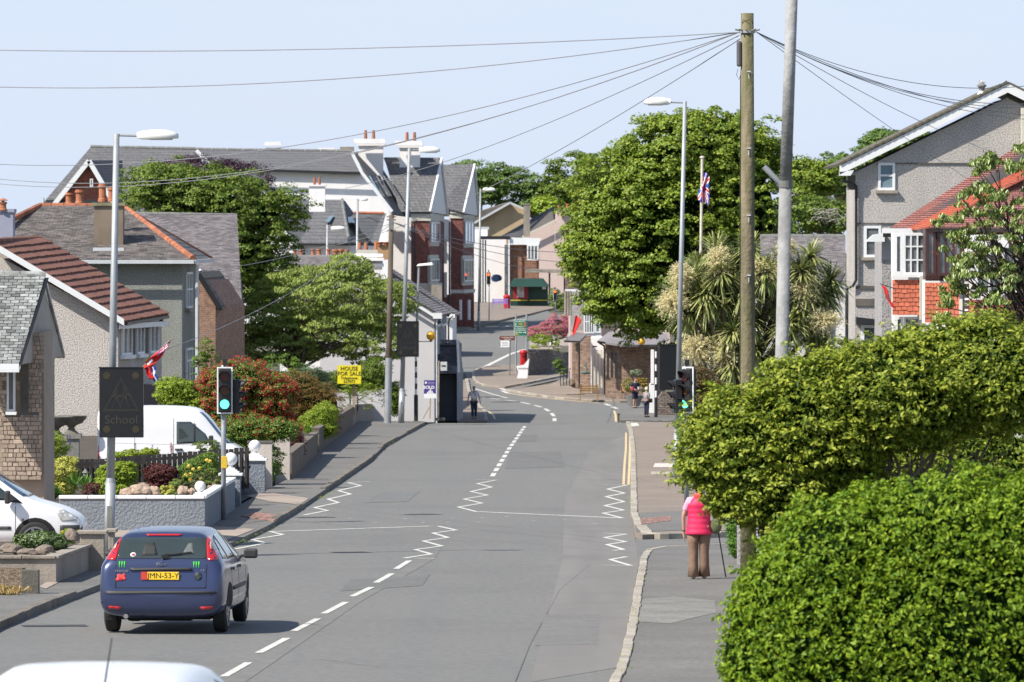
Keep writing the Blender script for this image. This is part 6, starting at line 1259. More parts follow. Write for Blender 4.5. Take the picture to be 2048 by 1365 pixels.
def shell(par, ells, s, n, L_, W_, mat, name='shell_foliage', dep=.16):
    E = [(np.array(P(e[0], e[1], (e[6] if len(e) > 6 else s))), np.array([e[2] / s, e[4], e[3] / s])) for e in ells]; A = np.array([r[0] * r[2] for c, r in E]); A = A / A.sum(); Cs = []; Ns = []
    for (c, r), a in zip(E, A):
        k = int(n * a); d = unit(k); d[:, 1] = np.where(NR.uniform(size=k) < .6, -np.abs(d[:, 1]), d[:, 1])
        b = .05 * np.sin(d[:, :1] * 23 + d[:, 2:] * 9) * np.cos(d[:, 2:] * 19 - d[:, :1] * 6) + .02 * np.sin(d[:, :1] * 51 + 2) * np.sin(d[:, 2:] * 47)
        p = c + d * r * (1 + b) - d * NR.uniform(0, 1, (k, 1)) ** 1.6 * dep; keep = np.ones(k, bool)
        for c2, r2 in E:
            if c2 is not c: keep &= (((p - c2) / r2) ** 2).sum(1) > .8
        Cs.append(p[keep]); Ns.append((d * .7 + [0, 0, .35] + unit(k) * .75)[keep])
    leafmesh(name, np.concatenate(Cs), np.concatenate(Ns), L_, W_, mat, par, -.5, .22)
def limbs(par, base, top, r0, targets, n, mat=bark, seed=1, name='trunk', wig=.12, sub=2, tip=.02):
    rr = random.Random(seed); m = MB(); base = Vector(base); top = Vector(top)
    pts = [base.lerp(top, i / 4) + V3((rr.uniform(-1, 1), rr.uniform(-1, 1), 0)) * r0 * .5 * (i > 0) for i in range(5)]; m.tube(pts, [r0 * (1.25, 1, .92, .85, .7)[i] for i in range(5)], 10)
    ts = [Vector(targets[rr.randrange(len(targets))]) for _ in range(n)]
    for t_ in ts:
        f = rr.uniform(.45, 1); a = base.lerp(top, f); L_ = (t_ - a).length; k = 5; q = [a]
        for i in range(1, k + 1): q.append(a.lerp(t_, i / k) + V3((rr.uniform(-1, 1), rr.uniform(-1, 1), rr.uniform(-.3, 1) * (1 - i / k))) * wig * L_ * .4 * (i < k))
        rs_ = [r0 * .38 * (1 - i / (k + .6)) ** 1.2 + tip * .5 for i in range(k + 1)]; m.tube(q, rs_, 6, cap=False)
        for _ in range(sub):
            j = rr.randrange(2, k); b_ = q[j] + V3((rr.uniform(-1, 1), rr.uniform(-1, 1), rr.uniform(-.2, .9))) * L_ * .22; m.tube([q[j], q[j].lerp(b_, .5) + V3((0, 0, .03 * L_)), b_], [rs_[j] * .6, rs_[j] * .4, tip * .4], 5, cap=False)
    m.build(name, mat, par, smooth=True)
def gpt(px, s, off=0): y = F / s; return V3(((px - 1024) / s, y, zg(y) + off))
def tree(name, label, px, s, topy, r0, ells, rc, lpc, L_, W_, mat, nl=30, cat='tree', bk=None, seed=1, topx=None, **k):
    b = gpt(px, s, -.1); t = thing(name, label, cat, b)
    pc = crown(t, ells, s, rc, lpc, L_, W_, mat, **k); limbs(t, b, P(topx or px, topy, s), r0, [tuple(p) for p in pc], nl, bk or bark, seed); return t
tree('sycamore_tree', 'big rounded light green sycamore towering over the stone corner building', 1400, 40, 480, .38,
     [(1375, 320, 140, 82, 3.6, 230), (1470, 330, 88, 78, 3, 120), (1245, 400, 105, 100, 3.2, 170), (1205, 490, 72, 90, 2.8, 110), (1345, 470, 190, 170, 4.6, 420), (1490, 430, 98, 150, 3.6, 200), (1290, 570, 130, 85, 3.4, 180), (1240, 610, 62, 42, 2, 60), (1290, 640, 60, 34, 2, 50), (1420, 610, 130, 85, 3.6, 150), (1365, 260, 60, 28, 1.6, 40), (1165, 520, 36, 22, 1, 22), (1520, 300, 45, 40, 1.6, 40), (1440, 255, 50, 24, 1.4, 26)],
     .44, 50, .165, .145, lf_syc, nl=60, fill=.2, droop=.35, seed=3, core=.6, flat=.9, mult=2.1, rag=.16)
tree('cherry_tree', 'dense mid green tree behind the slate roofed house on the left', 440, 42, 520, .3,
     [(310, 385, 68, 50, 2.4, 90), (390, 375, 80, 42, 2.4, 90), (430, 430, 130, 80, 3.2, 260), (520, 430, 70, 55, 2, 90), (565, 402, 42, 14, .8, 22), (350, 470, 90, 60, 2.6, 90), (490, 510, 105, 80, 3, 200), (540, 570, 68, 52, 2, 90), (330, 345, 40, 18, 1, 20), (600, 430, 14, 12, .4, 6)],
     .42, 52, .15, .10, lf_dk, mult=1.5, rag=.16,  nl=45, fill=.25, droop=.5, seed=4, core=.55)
tree('plum_tree', 'purple leaved plum tree showing behind the dense green tree', 450, 39, 420, .2, [(390, 342, 90, 24, 2, 110), (470, 362, 80, 34, 2, 110), (520, 390, 30, 24, 1, 30)], .5, 46, .13, .08, lf_pl, nl=25, bk=barkd, seed=5)
tree('small_cherry_tree', 'airy light green young cherry tree left of the slim wooden pole', 590, 46, 640, .17,
     [(525, 640, 105, 36, 1.6, 85), (600, 600, 95, 60, 2, 120), (690, 600, 100, 62, 2, 130), (690, 545, 52, 36, 1.2, 45), (765, 610, 50, 55, 1.4, 55), (640, 665, 140, 46, 2.2, 130), (745, 690, 72, 44, 1.6, 60), (470, 690, 50, 14, .8, 22), (812, 600, 22, 30, .6, 14), (560, 700, 90, 34, 1.6, 60)],
     .32, 52, .17, .065, lf_ch, nl=60, fill=.08, mult=2.0, droop=1.1, bk=M('grey_twig', (.20, .16, .14), .9, .2, 3), seed=6, flat=.6)
# background trees, each one its own
bt = [(960, 18, 'airy far tree directly right of the brick bays', [(935, 352, 42, 26, 3, 40), (985, 365, 52, 36, 3, 60), (955, 385, 50, 30, 3, 50), (1030, 352, 22, 12, 1.5, 12), (1020, 395, 34, 24, 2, 26)], lf_far),
      (1070, 18, 'small thin far tree between two larger background trees', [(1070, 375, 26, 26, 2, 26), (1060, 410, 36, 24, 2, 30)], lf_far),
      (1150, 18, 'broad dark far tree left of the sycamore', [(1150, 365, 70, 52, 4, 100), (1200, 345, 50, 34, 3, 60), (1110, 395, 42, 32, 3, 50), (1180, 400, 60, 40, 3, 60)], lf_dk),
      (1095, 19, 'lime green far bush above the dark slate roof', [(1095, 415, 26, 14, 2, 26)], lf_lime),
      (1620, 22, 'yellowish tree right of the pale near column', [(1610, 350, 30, 28, 2, 40), (1640, 365, 40, 34, 2, 50), (1600, 385, 26, 20, 2, 20)], lf_syc),
      (1675, 21, 'rounded far tree left of the tall grey gable', [(1672, 345, 34, 34, 2.5, 60), (1690, 370, 40, 30, 2.5, 50)], lf_far),
      (1765, 20, 'far tree rising behind the sloping white bargeboard', [(1765, 300, 48, 34, 3, 80), (1730, 330, 26, 26, 2, 36), (1810, 285, 28, 16, 2, 26), (1840, 275, 14, 9, 1, 8)], lf_far),
      (1640, 28, 'weeping dark tree with bare pale twigs above the slate cottage', [(1620, 430, 40, 34, 2.5, 70), (1670, 440, 45, 30, 2.5, 70), (1600, 455, 30, 24, 2, 30)], lf_dk)]
for i, (px, s, lab, el, mt) in enumerate(bt): tree('background_tree', lab, px, s, el[0][1], .25, el, .9 if s < 25 else .6, 60, .34 if s < 25 else .22, .24 if s < 25 else .16, mt, nl=18, seed=20 + i, fill=.25)
m = MB(); rr = random.Random(9)
for _ in range(26):
    a = P(rr.uniform(1615, 1660), rr.uniform(420, 445), 28.4) - V3((0, 2.6, 0)); q = [a]
    for i in range(6): q.append(q[-1] + V3((rr.uniform(.05, .28), rr.uniform(-.1, .1), .12 - i * .07)))
    m.tube(q, [.035, .03, .026, .02, .015, .012, .008], 5, cap=False)
m.build('bare_twigs', M('pale_twig', (.34, .32, .28), .9), [o for o in sc.objects if o.name.startswith('background_tree') and 'weeping' in o['label']][0])
# cherry boughs at the right edge
b = gpt(2120, 100, -.1); t = thing('cherry_bough_tree', 'reddish green cherry tree reaching in from the right edge', 'tree', b)
el = [(1965, 425, 55, 55, .7, 42), (1930, 500, 42, 44, .6, 30), (2010, 470, 55, 80, .8, 50), (2000, 590, 62, 60, .8, 50), (1950, 560, 50, 34, .6, 26), (1965, 345, 22, 28, .3, 12), (1900, 600, 26, 24, .3, 9), (2040, 350, 26, 60, .5, 18), (1985, 330, 12, 20, .2, 6), (1890, 448, 20, 12, .2, 6), (1895, 640, 20, 14, .2, 5), (2060, 620, 50, 60, .7, 30)]
pc = crown(t, el, 100, .15, 38, .13, .046, LM('bough_leaf', (.11, .18, .035), (.33, .40, .10), .25, .35, .6), droop=1.4, fill=.0, flat=.8, fold=.3, mult=.95)
limbs(t, b, P(2090, 560, 100), .09, [tuple(p) for p in pc], 60, barkd, 8, tip=.012); leafmesh('red_young_leaves', np.repeat(pc[::4], 3, 0) + NR.normal(size=(len(pc[::4]) * 3, 3)) * .1, unit(len(pc[::4]) * 3), .10, .035, LM('young_red_leaf', (.22, .07, .03), (.35, .12, .05)), t, 1)
# foreground hedges
t = thing('privet_hedge', 'bright green clipped hedge filling the bottom right corner', 'hedge', gpt(1900, 260))
el = [(1600, 1240, 140, 175, .6, 300), (1690, 1135, 165, 150, .7, 400), (1880, 1120, 260, 172, .8, 600), (2060, 1120, 240, 168, .8, 500), (1545, 1330, 112, 200, .5, 250), (1720, 1330, 268, 320, .8, 900), (1930, 1310, 360, 345, 1.0, 1300), (2180, 1310, 300, 345, 1.0, 600), (1640, 1500, 215, 230, .7, 500), (1950, 1560, 400, 220, 1.0, 500)]
shell(t, el, 262, 95000, .052, .025, lf_priv)
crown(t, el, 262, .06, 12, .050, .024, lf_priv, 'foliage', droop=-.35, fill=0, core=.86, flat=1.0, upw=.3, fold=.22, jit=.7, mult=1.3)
limbs(t, gpt(1850, 262), P(1850, 1350, 262), .05, [tuple(P(x, y, 262)) for x in range(1600, 2150, 60) for y in (1080, 1200, 1350)], 50, bark, 9, tip=.006)
t = thing('spreading_shrub', 'large yellow green leaved shrub overhanging the right pavement above the hedge', 'shrub', gpt(1800, 200))
el = [(1500, 895, 128, 118, .6, 420), (1430, 920, 76, 74, .4, 150), (1400, 860, 30, 30, .25, 40), (1640, 850, 160, 140, .7, 520), (1560, 985, 120, 88, .6, 260), (1470, 1000, 62, 46, .35, 80), (1800, 790, 190, 118, .9, 560), (1980, 765, 170, 112, .9, 480), (1740, 990, 190, 110, .6, 300, 196), (1960, 960, 200, 150, .6, 200, 188), (1700, 1150, 200, 200, .8, 260), (2000, 1150, 220, 200, .8, 200), (1880, 690, 90, 42, .5, 130), (1780, 705, 50, 22, .3, 50), (1600, 745, 60, 24, .35, 60), (1700, 722, 60, 24, .3, 60), (1965, 660, 70, 28, .4, 70), (1375, 935, 24, 18, .2, 22)]
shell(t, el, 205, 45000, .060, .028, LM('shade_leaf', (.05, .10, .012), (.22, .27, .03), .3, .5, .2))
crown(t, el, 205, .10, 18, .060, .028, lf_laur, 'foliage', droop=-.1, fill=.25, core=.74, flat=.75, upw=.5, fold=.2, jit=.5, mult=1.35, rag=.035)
limbs(t, gpt(1820, 205), P(1780, 1000, 205), .08, [tuple(P(x, y, 205)) for x in range(1420, 2080, 60) for y in (800, 900, 1000)], 60, bark, 10, tip=.008)
# cabbage palm
sP = 58; bs = gpt(1470, sP); t = thing('cabbage_palm', 'many headed cabbage palm with cream flower plumes beside the flagpole', 'palm', bs)
heads = [(1385, 560, 0), (1432, 505, .5), (1500, 500, 0), (1565, 520, -.4), (1622, 515, .3), (1650, 590, 0), (1395, 540, .9), (1445, 600, -.5), (1540, 600, .6), (1600, 625, -.6), (1465, 665, -.9), (1420, 650, .3), (1560, 690, 0), (1630, 660, .4), (1490, 560, .9), (1580, 570, .9), (1465, 730, -.7), (1530, 545, -.9), (1352, 585, .2), (1480, 590, -.8), (1600, 545, -.8), (1380, 625, -.3), (1500, 640, -.6), (1612, 585, -.5), (1440, 548, -1.0), (1578, 650, -.8), (1662, 560, .4), (1410, 590, -.8), (1510, 700, -.6), (1645, 690, .3), (1560, 600, .2), (1470, 530, .6)]
V = []; T = []; n0 = 0
for hx, hy, dy in heads:
    c = np.array(P(hx, hy, sP)) + [0, dy, 0]; n = 210; d = unit(n); d[:, 2] = d[:, 2] * .8 + .12; d /= np.linalg.norm(d, axis=1)[:, None]
    L_ = NR.uniform(.7, 1.12, n); side = np.cross(d, [0, 0, 1.]); side /= np.linalg.norm(side, axis=1)[:, None]
    ts = [0, .3, .6, .85, 1.0]; ws = [.022, .036, .034, .020, .002]
    pts = []
    for tt, w_ in zip(ts, ws):
        q = c + d * (L_ * tt)[:, None] + np.array([0, 0, -1.]) * (.26 * L_ * tt ** 2.4)[:, None]; pts += [q - side * w_, q + side * w_]
    A = np.stack(pts, 1); V.append(A.reshape(-1, 3)); i = (np.arange(n) * 10 + n0)[:, None]
    for k in range(4): T.append(i + [2 * k, 2 * k + 1, 2 * k + 3, 2 * k + 2])
    n0 += n * 10
npmesh('strap_leaves', np.concatenate(V), np.concatenate(T), LM('palm_leaf', (.13, .18, .05), (.48, .48, .19), .15, .4, .6), t, k=4)
V = []; N_ = []
for (x, y, rx, ry) in ((1432, 525, 19, 26), (1362, 550, 17, 20), (1346, 606, 22, 20), (1392, 698, 26, 24), (1447, 706, 28, 30), (1545, 545, 24, 22), (1605, 580, 27, 28), (1645, 640, 26, 18), (1505, 540, 14, 18), (1570, 495, 14, 14)):
    tip = V3((R.uniform(-.5, .5), 0, R.uniform(.2, .7))); c = np.array(P(x, y, sP)) + [0, -.95, 0]
    for q in range(260):     # side branches of the panicle, each a string of small flowers
        d = unit(1)[0] + np.array(tip) * .6; d /= np.linalg.norm(d); L_ = NR.uniform(.6, 1.3); n = 30; f = NR.uniform(.08, 1, n)[:, None]
        V.append(c + d * f * L_ * np.array([rx / sP * 1.5, .5, ry / sP * 1.5]) + np.array([0, 0, -.10]) * f ** 2 + NR.normal(size=(n, 3)) * .016); N_.append(unit(n))
V = np.concatenate(V); leafmesh('flower_plumes', V, np.concatenate(N_), .075, .026, cf, t, .1)
m = MB(); fork = P(1465, 800, sP)
m.tube([bs, fork], [.2, .15], 10)
for hx, hy, dy in heads:
    e = P(hx, hy, sP) + V3((0, dy, 0)); m.tube([fork, fork.lerp(e, .5) + V3((0, 0, -.25)), e], [.11, .085, .07], 8)
for x0, y0, x1, y1 in ((1396, 830, 1396, 690), (1540, 830, 1545, 700)): m.tube([P(x0, y0, sP), P(x1, y1, sP)], .08, 8)
m.build('trunk', M('palm_trunk', (.17, .14, .10), .95, .25, 4, bump=.6, bscale=20), t); 
V = []
for x, y in ((1450, 590), (1520, 640), (1590, 590), (1440, 575)): V.append(np.array(P(x, y, sP)) + [0, -.2, 0] + unit(500) * NR.uniform(.05, .3, 500)[:, None] * [1, 1, 1.4])
V = np.concatenate(V); leafmesh('dead_leaves', V, unit(len(V)), .30, .02, M('dead_palm_leaf', (.20, .12, .09), .9, .3, 3, isl=.4), t, 2)
# shrubs
def shrub(label, px, s, ells, rc, lpc, L_, W_, mat, name='shrub', cat='shrub', extra=None, tw=10, off=.1, **k):
    if px > 430 and px < 760 and s < 70 and off == .1: off = .55
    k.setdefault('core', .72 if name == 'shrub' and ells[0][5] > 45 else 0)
    b = gpt(px, s, off); t = thing(name, label, cat, b); ells = list(ells); gy = 682.5 + 0 if False else HY - b.z * s
    for e in list(ells):
        low = e[1] + e[3]
        if gy - low > .12 * s and name in ('shrub', 'hedge') and low + 40 > max(q[1] + q[3] for q in ells): ells.append((e[0], (low + gy) / 2 - 4, e[2] * .92, (gy - low) / 2 + e[3] * .5, e[4], int(e[5] * .6)))
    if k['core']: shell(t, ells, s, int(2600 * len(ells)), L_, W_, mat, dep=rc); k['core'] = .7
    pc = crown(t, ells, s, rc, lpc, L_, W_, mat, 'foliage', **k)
    if tw: limbs(t, b, V3((b.x, b.y, float(np.mean(pc[:, 2])))), .03, [tuple(p) for p in pc], tw, bark, int(px), 'stems', tip=.008)
    if extra:
        for (mt, n, sz, hi, nm) in extra:
            z = np.quantile(pc[:, 2], hi); q = pc[pc[:, 2] >= z]; q = q[NR.randint(0, len(q), n)] + unit(n) * [rc, rc, rc * .7]; leafmesh(nm, q, unit(n) * .5 + [0, -.4, .6], sz, sz * .5, mt, t, -.3)['kind'] = 'stuff'
    return t
shrub('red tipped photinia bush behind the left traffic light', 490, 64, [(480, 775, 80, 55, .9, 110), (540, 800, 52, 55, .8, 80), (430, 800, 38, 62, .7, 60), (470, 840, 90, 50, .9, 80)], .17, 60, .075, .03, lf_grn, extra=[(lf_red, 17000, .08, .12, 'red_leaves')], fill=.2, tw=14, core=.8, mult=1.6)
shrub('rust and green heath bush below the airy cherry tree', 620, 57.5, [(600, 790, 48, 48, .8, 80), (640, 810, 50, 40, .8, 60), (590, 830, 60, 30, .8, 40)], .18, 80, .06, .02, lf_rust, fill=.35, droop=-.6)
shrub('grey green bush behind the rust coloured bush', 650, 54, [(608, 757, 48, 24, .9, 60), (640, 782, 30, 32, .8, 60)], .2, 70, .08, .03, LM('grey_green_leaf', (.08, .13, .06), (.16, .22, .11)), fill=.3)
shrub('dark green bush under the for sale board', 700, 47, [(700, 762, 58, 24, .9, 60), (750, 750, 34, 30, .8, 50), (790, 800, 16, 34, .5, 30)], .2, 60, .09, .045, lf_dk, fill=.3)
shrub('small clipped golden hedge under the for sale board', 715, 47.3, [(715, 781, 38, 13, .4, 90), (745, 775, 20, 10, .4, 30)], .07, 60, .03, .018, lf_lime, 'hedge', 'hedge', fill=.3)
shrub('green and red low bush behind the pale gate piers', 510, 76, [(500, 862, 72, 26, .6, 80), (450, 868, 40, 24, .5, 40), (560, 862, 40, 24, .5, 40)], .14, 60, .06, .03, lf_grn, extra=[(lf_red, 900, .06, .5, 'red_leaves')], fill=.3)
shrub('dark burgundy berberis between the pale pier and the block wall', 596, 68, [(592, 885, 18, 34, .3, 50)], .1, 60, .035, .018, lf_bur, fill=.4)
shrub('lime green feathery bush above the block wall', 632, 59.5, [(630, 845, 30, 26, .45, 50), (650, 830, 28, 26, .45, 40)], .12, 60, .07, .018, lf_lime, fill=.3, droop=-.8)
shrub('yellow green bush by the corner of the pebbledashed house', 350, 64, [(352, 790, 42, 32, .6, 70), (385, 815, 34, 30, .5, 50), (330, 770, 20, 12, .3, 16)], .14, 60, .07, .035, lf_lime, fill=.3)
shrub('climbing green bush beside the brown brick extension', 405, 55, [(400, 735, 14, 44, .4, 40), (415, 700, 12, 30, .3, 20), (560, 735, 50, 24, .8, 50)], .14, 50, .08, .04, lf_grn, fill=.2, tw=4)
# flower garden bed
shrub('bright golden variegated bush in the flower garden', 122, 89, [(120, 945, 36, 28, .35, 70), (135, 925, 20, 10, .2, 22), (115, 975, 34, 18, .3, 40)], .085, 60, .05, .022, lf_yel, off=.5)
shrub('round yellow green bush left of the nearest lamp post', 235, 90, [(235, 948, 42, 24, .4, 80), (222, 968, 34, 20, .35, 50)], .085, 60, .05, .028, lf_lime, off=.5, fill=.3)
shrub('dark burgundy leaved bush in the flower garden', 322, 89, [(322, 950, 34, 22, .35, 70)], .085, 60, .045, .026, lf_bur, off=.5, fill=.3)
t = shrub('rose bush with large yellow blooms by the ball finial', 398, 89, [(395, 945, 36, 30, .35, 70), (420, 930, 18, 26, .25, 30)], .09, 50, .045, .028, lf_grn, off=.5, fill=.2)
def blooms(t, pts, s, mat, r=.045, name='flower', n=22):
    for (x, y) in pts:
        c = np.array(P(x, y, s)) + [0, -.35, 0]; d = unit(n); leafmesh(name, c + d * r * .5, d, r, r * .9, mat, t, 0)
blooms(t, ((415, 920), (421, 922), (400, 936), (388, 938), (379, 932), (373, 949), (383, 948), (382, 958), (404, 957)), 90, yf, .055)
shrub('green conifer like bush left of the golden bush', 95, 86, [(92, 895, 44, 30, .45, 80), (105, 880, 20, 16, .3, 24)], .1, 60, .05, .014, lf_lime, off=.4, fill=.3, droop=-.8)
shrub('brownish heather mound at the left edge of the garden', 30, 85, [(28, 905, 52, 32, .5, 90), (10, 930, 30, 24, .4, 40)], .1, 60, .04, .012, lf_heath, off=.4, fill=.3, droop=-.8)
shrub('dark leafy bush low at the left edge', 15, 90, [(20, 940, 34, 26, .4, 60), (10, 965, 26, 18, .3, 30)], .09, 55, .05, .03, lf_dk, off=.4)
shrub('low green fern mound in front of the golden bush', 90, 92, [(85, 985, 36, 18, .35, 60), (60, 965, 24, 14, .3, 26)], .08, 60, .06, .012, lf_fern, off=.5, droop=-.7)
shrub('low dark red bush under the fern', 190, 93, [(185, 975, 16, 8, .2, 24), (178, 985, 12, 6, .2, 14)], .06, 50, .035, .018, lf_bur, off=.5)
shrub('small pale green plant between the rocks', 340, 93, [(335, 980, 14, 8, .15, 24)], .05, 40, .05, .02, lf_yel, off=.5, tw=0)
shrub('green and crimson low bush beside the rocks', 362, 91, [(358, 970, 16, 10, .2, 30), (425, 955, 20, 18, .25, 30)], .06, 50, .04, .02, lf_grn, extra=[(lf_bur, 500, .04, .3, 'red_leaves')], off=.5)
shrub('yellow flowering bush above the black picket fence', 270, 80, [(265, 910, 42, 9, .3, 60), (300, 905, 20, 7, .25, 24)], .07, 50, .045, .02, lf_lime, off=.3, extra=[(yf, 300, .045, .2, 'flowers')])
shrub('dark green bush over the fence in front of the van bonnet', 415, 79, [(415, 893, 26, 12, .3, 40)], .07, 50, .045, .02, lf_dk, off=.3)
for (px, py, s, lab) in ((172, 985, 91, 'tall yellow green fern by the garden lantern'), (150, 975, 90, 'spreading fern behind the golden bush'), (620, 875, 60.5, 'strappy green iris clump above the block wall'), (590, 905, 67, 'strappy green clump at the foot of the berberis')):
    b = P(px, py, s); t = thing('fern', lab, 'fern', b); V = []; T = []
    n = 46; a = NR.uniform(0, 6.28, n); e = NR.uniform(.6, 1.4, n); d = np.stack([np.cos(a) * np.cos(e), np.sin(a) * np.cos(e), np.sin(e)], 1); L_ = NR.uniform(.3, .62, n); side = np.cross(d, [0, 0, 1.]); side /= np.linalg.norm(side, axis=1)[:, None]
    for k_, (tt, w_) in enumerate(((0, .008), (.4, .02), (.75, .016), (1, .002))): q = np.array(b) + d * (L_ * tt)[:, None] - np.array([0, 0, .25]) * (L_ * tt ** 2)[:, None]; V += [q - side * w_, q + side * w_]
    A = np.stack(V, 1); i = (np.arange(n) * 8)[:, None]; npmesh('fronds', A.reshape(-1, 3), np.concatenate([i + [2 * k, 2 * k + 1, 2 * k + 3, 2 * k + 2] for k in range(3)]), lf_fern, t, k=4)
for i, (x, y, mt) in enumerate(((305, 900, 'lilac'), (315, 905, 'lilac'), (342, 895, 'crimson'), (345, 900, 'crimson'), (270, 895, 'lilac'), (140, 880, 'violet'))):
    b = P(x, y + 18, 80); t = thing('foxglove', ('%s flower spike over the picket fence' % mt) if i in (0, 2, 5) else ('shorter %s flower spike over the picket fence' % mt) if i != 4 else 'leftmost pale flower spike over the picket fence', 'flower', b)
    MB().tube([b, P(x, y - 8, 80)], .006, 4).build('stem', lf_grn, t); q = np.array(P(x, y, 80)) + unit(60) * [.03, .03, .12]; leafmesh('bells', q, unit(60), .03, .02, {'lilac': M('lilac_bell', (.35, .2, .35)), 'crimson': M('crimson_bell', (.45, .04, .10)), 'violet': M('violet_bell', (.12, .04, .3))}[mt], t)
shrub('leafy dark green peony in the concrete planter', 78, 117, [(80, 1082, 42, 16, .4, 80), (55, 1090, 26, 12, .3, 30), (110, 1088, 24, 12, .3, 30)], .08, 46, .085, .03, LM('peony_leaf', (.05, .10, .03), (.20, .27, .09), .2, .4, .6), off=.45, droop=.2)
t = shrub('small yellow flowered grass by the planter pier', 140, 112, [(140, 1066, 18, 8, .2, 24)], .05, 40, .06, .012, lf_lime, off=.45, droop=-1); blooms(t, ((128, 1062), (140, 1064), (150, 1062)), 113, yf, .03)
shrub('tuft of dry straw coloured grass by the pebble panel', 20, 126, [(15, 1182, 40, 6, .1, 50)], .05, 30, .10, .01, M('straw', (.42, .30, .12), .9, .3, 3, isl=.3), 'grass_tuft', 'grass', tw=0, droop=-1.2)
# right side bits
shrub('reddish green bush below the palm beside the flagpole', 1400, 60, [(1398, 762, 34, 26, .6, 60), (1430, 790, 40, 30, .6, 50)], .14, 50, .07, .035, LM('mixed_leaf', (.10, .10, .03), (.22, .12, .06)))
shrub('narrow clipped green hedge beside the lamp post right of the pavement', 1366, 80, [(1364, 850, 12, 26, .5, 60), (1372, 880, 16, 40, .6, 60)], .08, 60, .035, .02, lf_grn, 'hedge', 'hedge')
t = shrub('yellow daisy clump at the edge of the overhanging shrub', 1475, 112, [(1474, 1050, 20, 32, .25, 60)], .08, 46, .05, .016, lf_fern, off=.3); blooms(t, [(1462 + i * 5 + R.uniform(-2, 2), 1024 + R.uniform(-4, 4)) for i in range(8)] + [(1478, 1035), (1488, 1045)], 113, yf, .035)
b = gpt(1492, 113, .05); t = thing('gate_post', 'grey roughcast gate post right of the woman with the stick', 'post', b); MB().box(b + V3((0, .1, .42)), (.30, .3, .9)).build('shaft', pebr, t); MB().box(b + V3((0, .1, .88)), (.36, .36, .06)).build('cap', concrete, t)
b = gpt(1388, 96, .1); t = thing('boundary_wall', 'low grey roughcast boundary wall running behind the overhanging shrub', 'wall', b); a1, a2 = G(1392, 1003, .1), G(1380, 850, .1)
MB().hexa([a1 - V3((0, 0, .2)), a1 + V3((.25, 0, -.2)), a2 + V3((.25, 0, -.2)), a2 - V3((0, 0, .2)), a1 + V3((0, 0, .7)), a1 + V3((.25, 0, .7)), a2 + V3((.25, 0, .7)), a2 + V3((0, 0, .7))]).build('wall_panel', pebr, t)
a1, a2 = G(1560, 1400, .1), G(1500, 1120, .1); t = thing('boundary_wall', 'grey roughcast garden wall hidden behind the clipped hedge', 'wall', a1); MB().hexa([a1 - V3((0, 0, .2)), a1 + V3((.25, 0, -.2)), a2 + V3((.25, 0, -.2)), a2 - V3((0, 0, .2)), a1 + V3((0, 0, .8)), a1 + V3((.25, 0, .8)), a2 + V3((.25, 0, .8)), a2 + V3((0, 0, .8))]).build('wall_panel', pebr, t)
# valerian on the bank
t = shrub('mass of pink valerian flowers above the rubble wall', 1095, 30.6, [(1095, 668, 40, 18, 1.0, 90), (1120, 650, 28, 20, .9, 60), (1070, 672, 22, 14, .8, 40)], .22, 50, .10, .04, lf_fern, 'valerian', 'flowers', extra=[(pk, 5200, .11, .3, 'pink_flowers')], off=1, tw=0, droop=-.6)
shrub('green clump at the front of the bank beneath the pink flowers', 1088, 31.2, [(1080, 680, 20, 9, .6, 40), (1112, 688, 6, 4, .3, 8)], .18, 50, .10, .04, lf_lime, tw=0, off=1)
shrub('green climber hanging over the rubble wall', 1118, 32, [(1116, 727, 9, 10, .3, 30), (1124, 742, 10, 8, .3, 20)], .12, 40, .09, .05, lf_grn, tw=0, off=1)
t = shrub('planter overflowing with orange and red flowers before the stone building', 1270, 35.4, [(1258, 772, 14, 14, .3, 50), (1284, 772, 14, 14, .3, 50)], .1, 50, .07, .04, lf_grn, 'flower_planter', 'planter', extra=[(M('orange_flower', (.8, .18, .03), .6), 500, .08, .1, 'flowers'), (yf, 120, .07, .1, 'yellow_flowers')], tw=0)
b = gpt(1268, 36, .1); MB().lathe(b, [(.3, 0), (.5, .55), (.52, .6), (.4, .58)], 14).build('tub', lead, t)
shrub('hanging basket with pale trailing leaves over the orange planter', 1271, 35.6, [(1271, 746, 12, 6, .25, 40)], .08, 40, .07, .03, LM('pale_trail', (.2, .28, .14), (.4, .45, .3)), 'hanging_basket', 'basket', tw=0)
shrub('dark bushes by the far traffic light right of the kiosk', 1115, 23, [(1108, 590, 10, 14, .6, 30), (1125, 600, 12, 14, .8, 30)], .25, 40, .14, .08, lf_dk, tw=0)

# weeds in the kerb joints
V = []
for (x0, y0, x1, y1, n) in ((1268, 875, 1270, 945, 500), (1262, 990, 1266, 1030, 240), (640, 998, 668, 985, 260), (560, 1050, 460, 1096, 300), (1284, 1130, 1268, 1250, 260), (1256, 1300, 1240, 1360, 160), (775, 895, 800, 878, 120)):
    for _ in range(n // 14):
        f = R.random(); p = G(x0 + (x1 - x0) * f, y0 + (y1 - y0) * f, .1); c = np.array(p) + [R.gauss(0, .05), R.gauss(0, .1), .02]; V.append(c + NR.normal(size=(6, 3)) * [.03, .03, .015])
V = np.concatenate(V); o = leafmesh('kerb_weeds', V, unit(len(V)) * .6 + [0, 0, 1], .035, .015, lf_lime, None, -.3); o['kind'] = 'stuff'
V = []
for _ in range(240):
    f = R.random(); p = G(1282 - 38 * f + R.gauss(0, 4), 1150 + 190 * f, .02); V.append(np.array(p))
o = leafmesh('fallen_leaves', np.array(V), unit(len(V)) * .4 + [0, 0, 1], .05, .03, M('dry_leaf', (.25, .12, .06), .9, .3, 4, isl=.4), None, 0); o['kind'] = 'stuff'
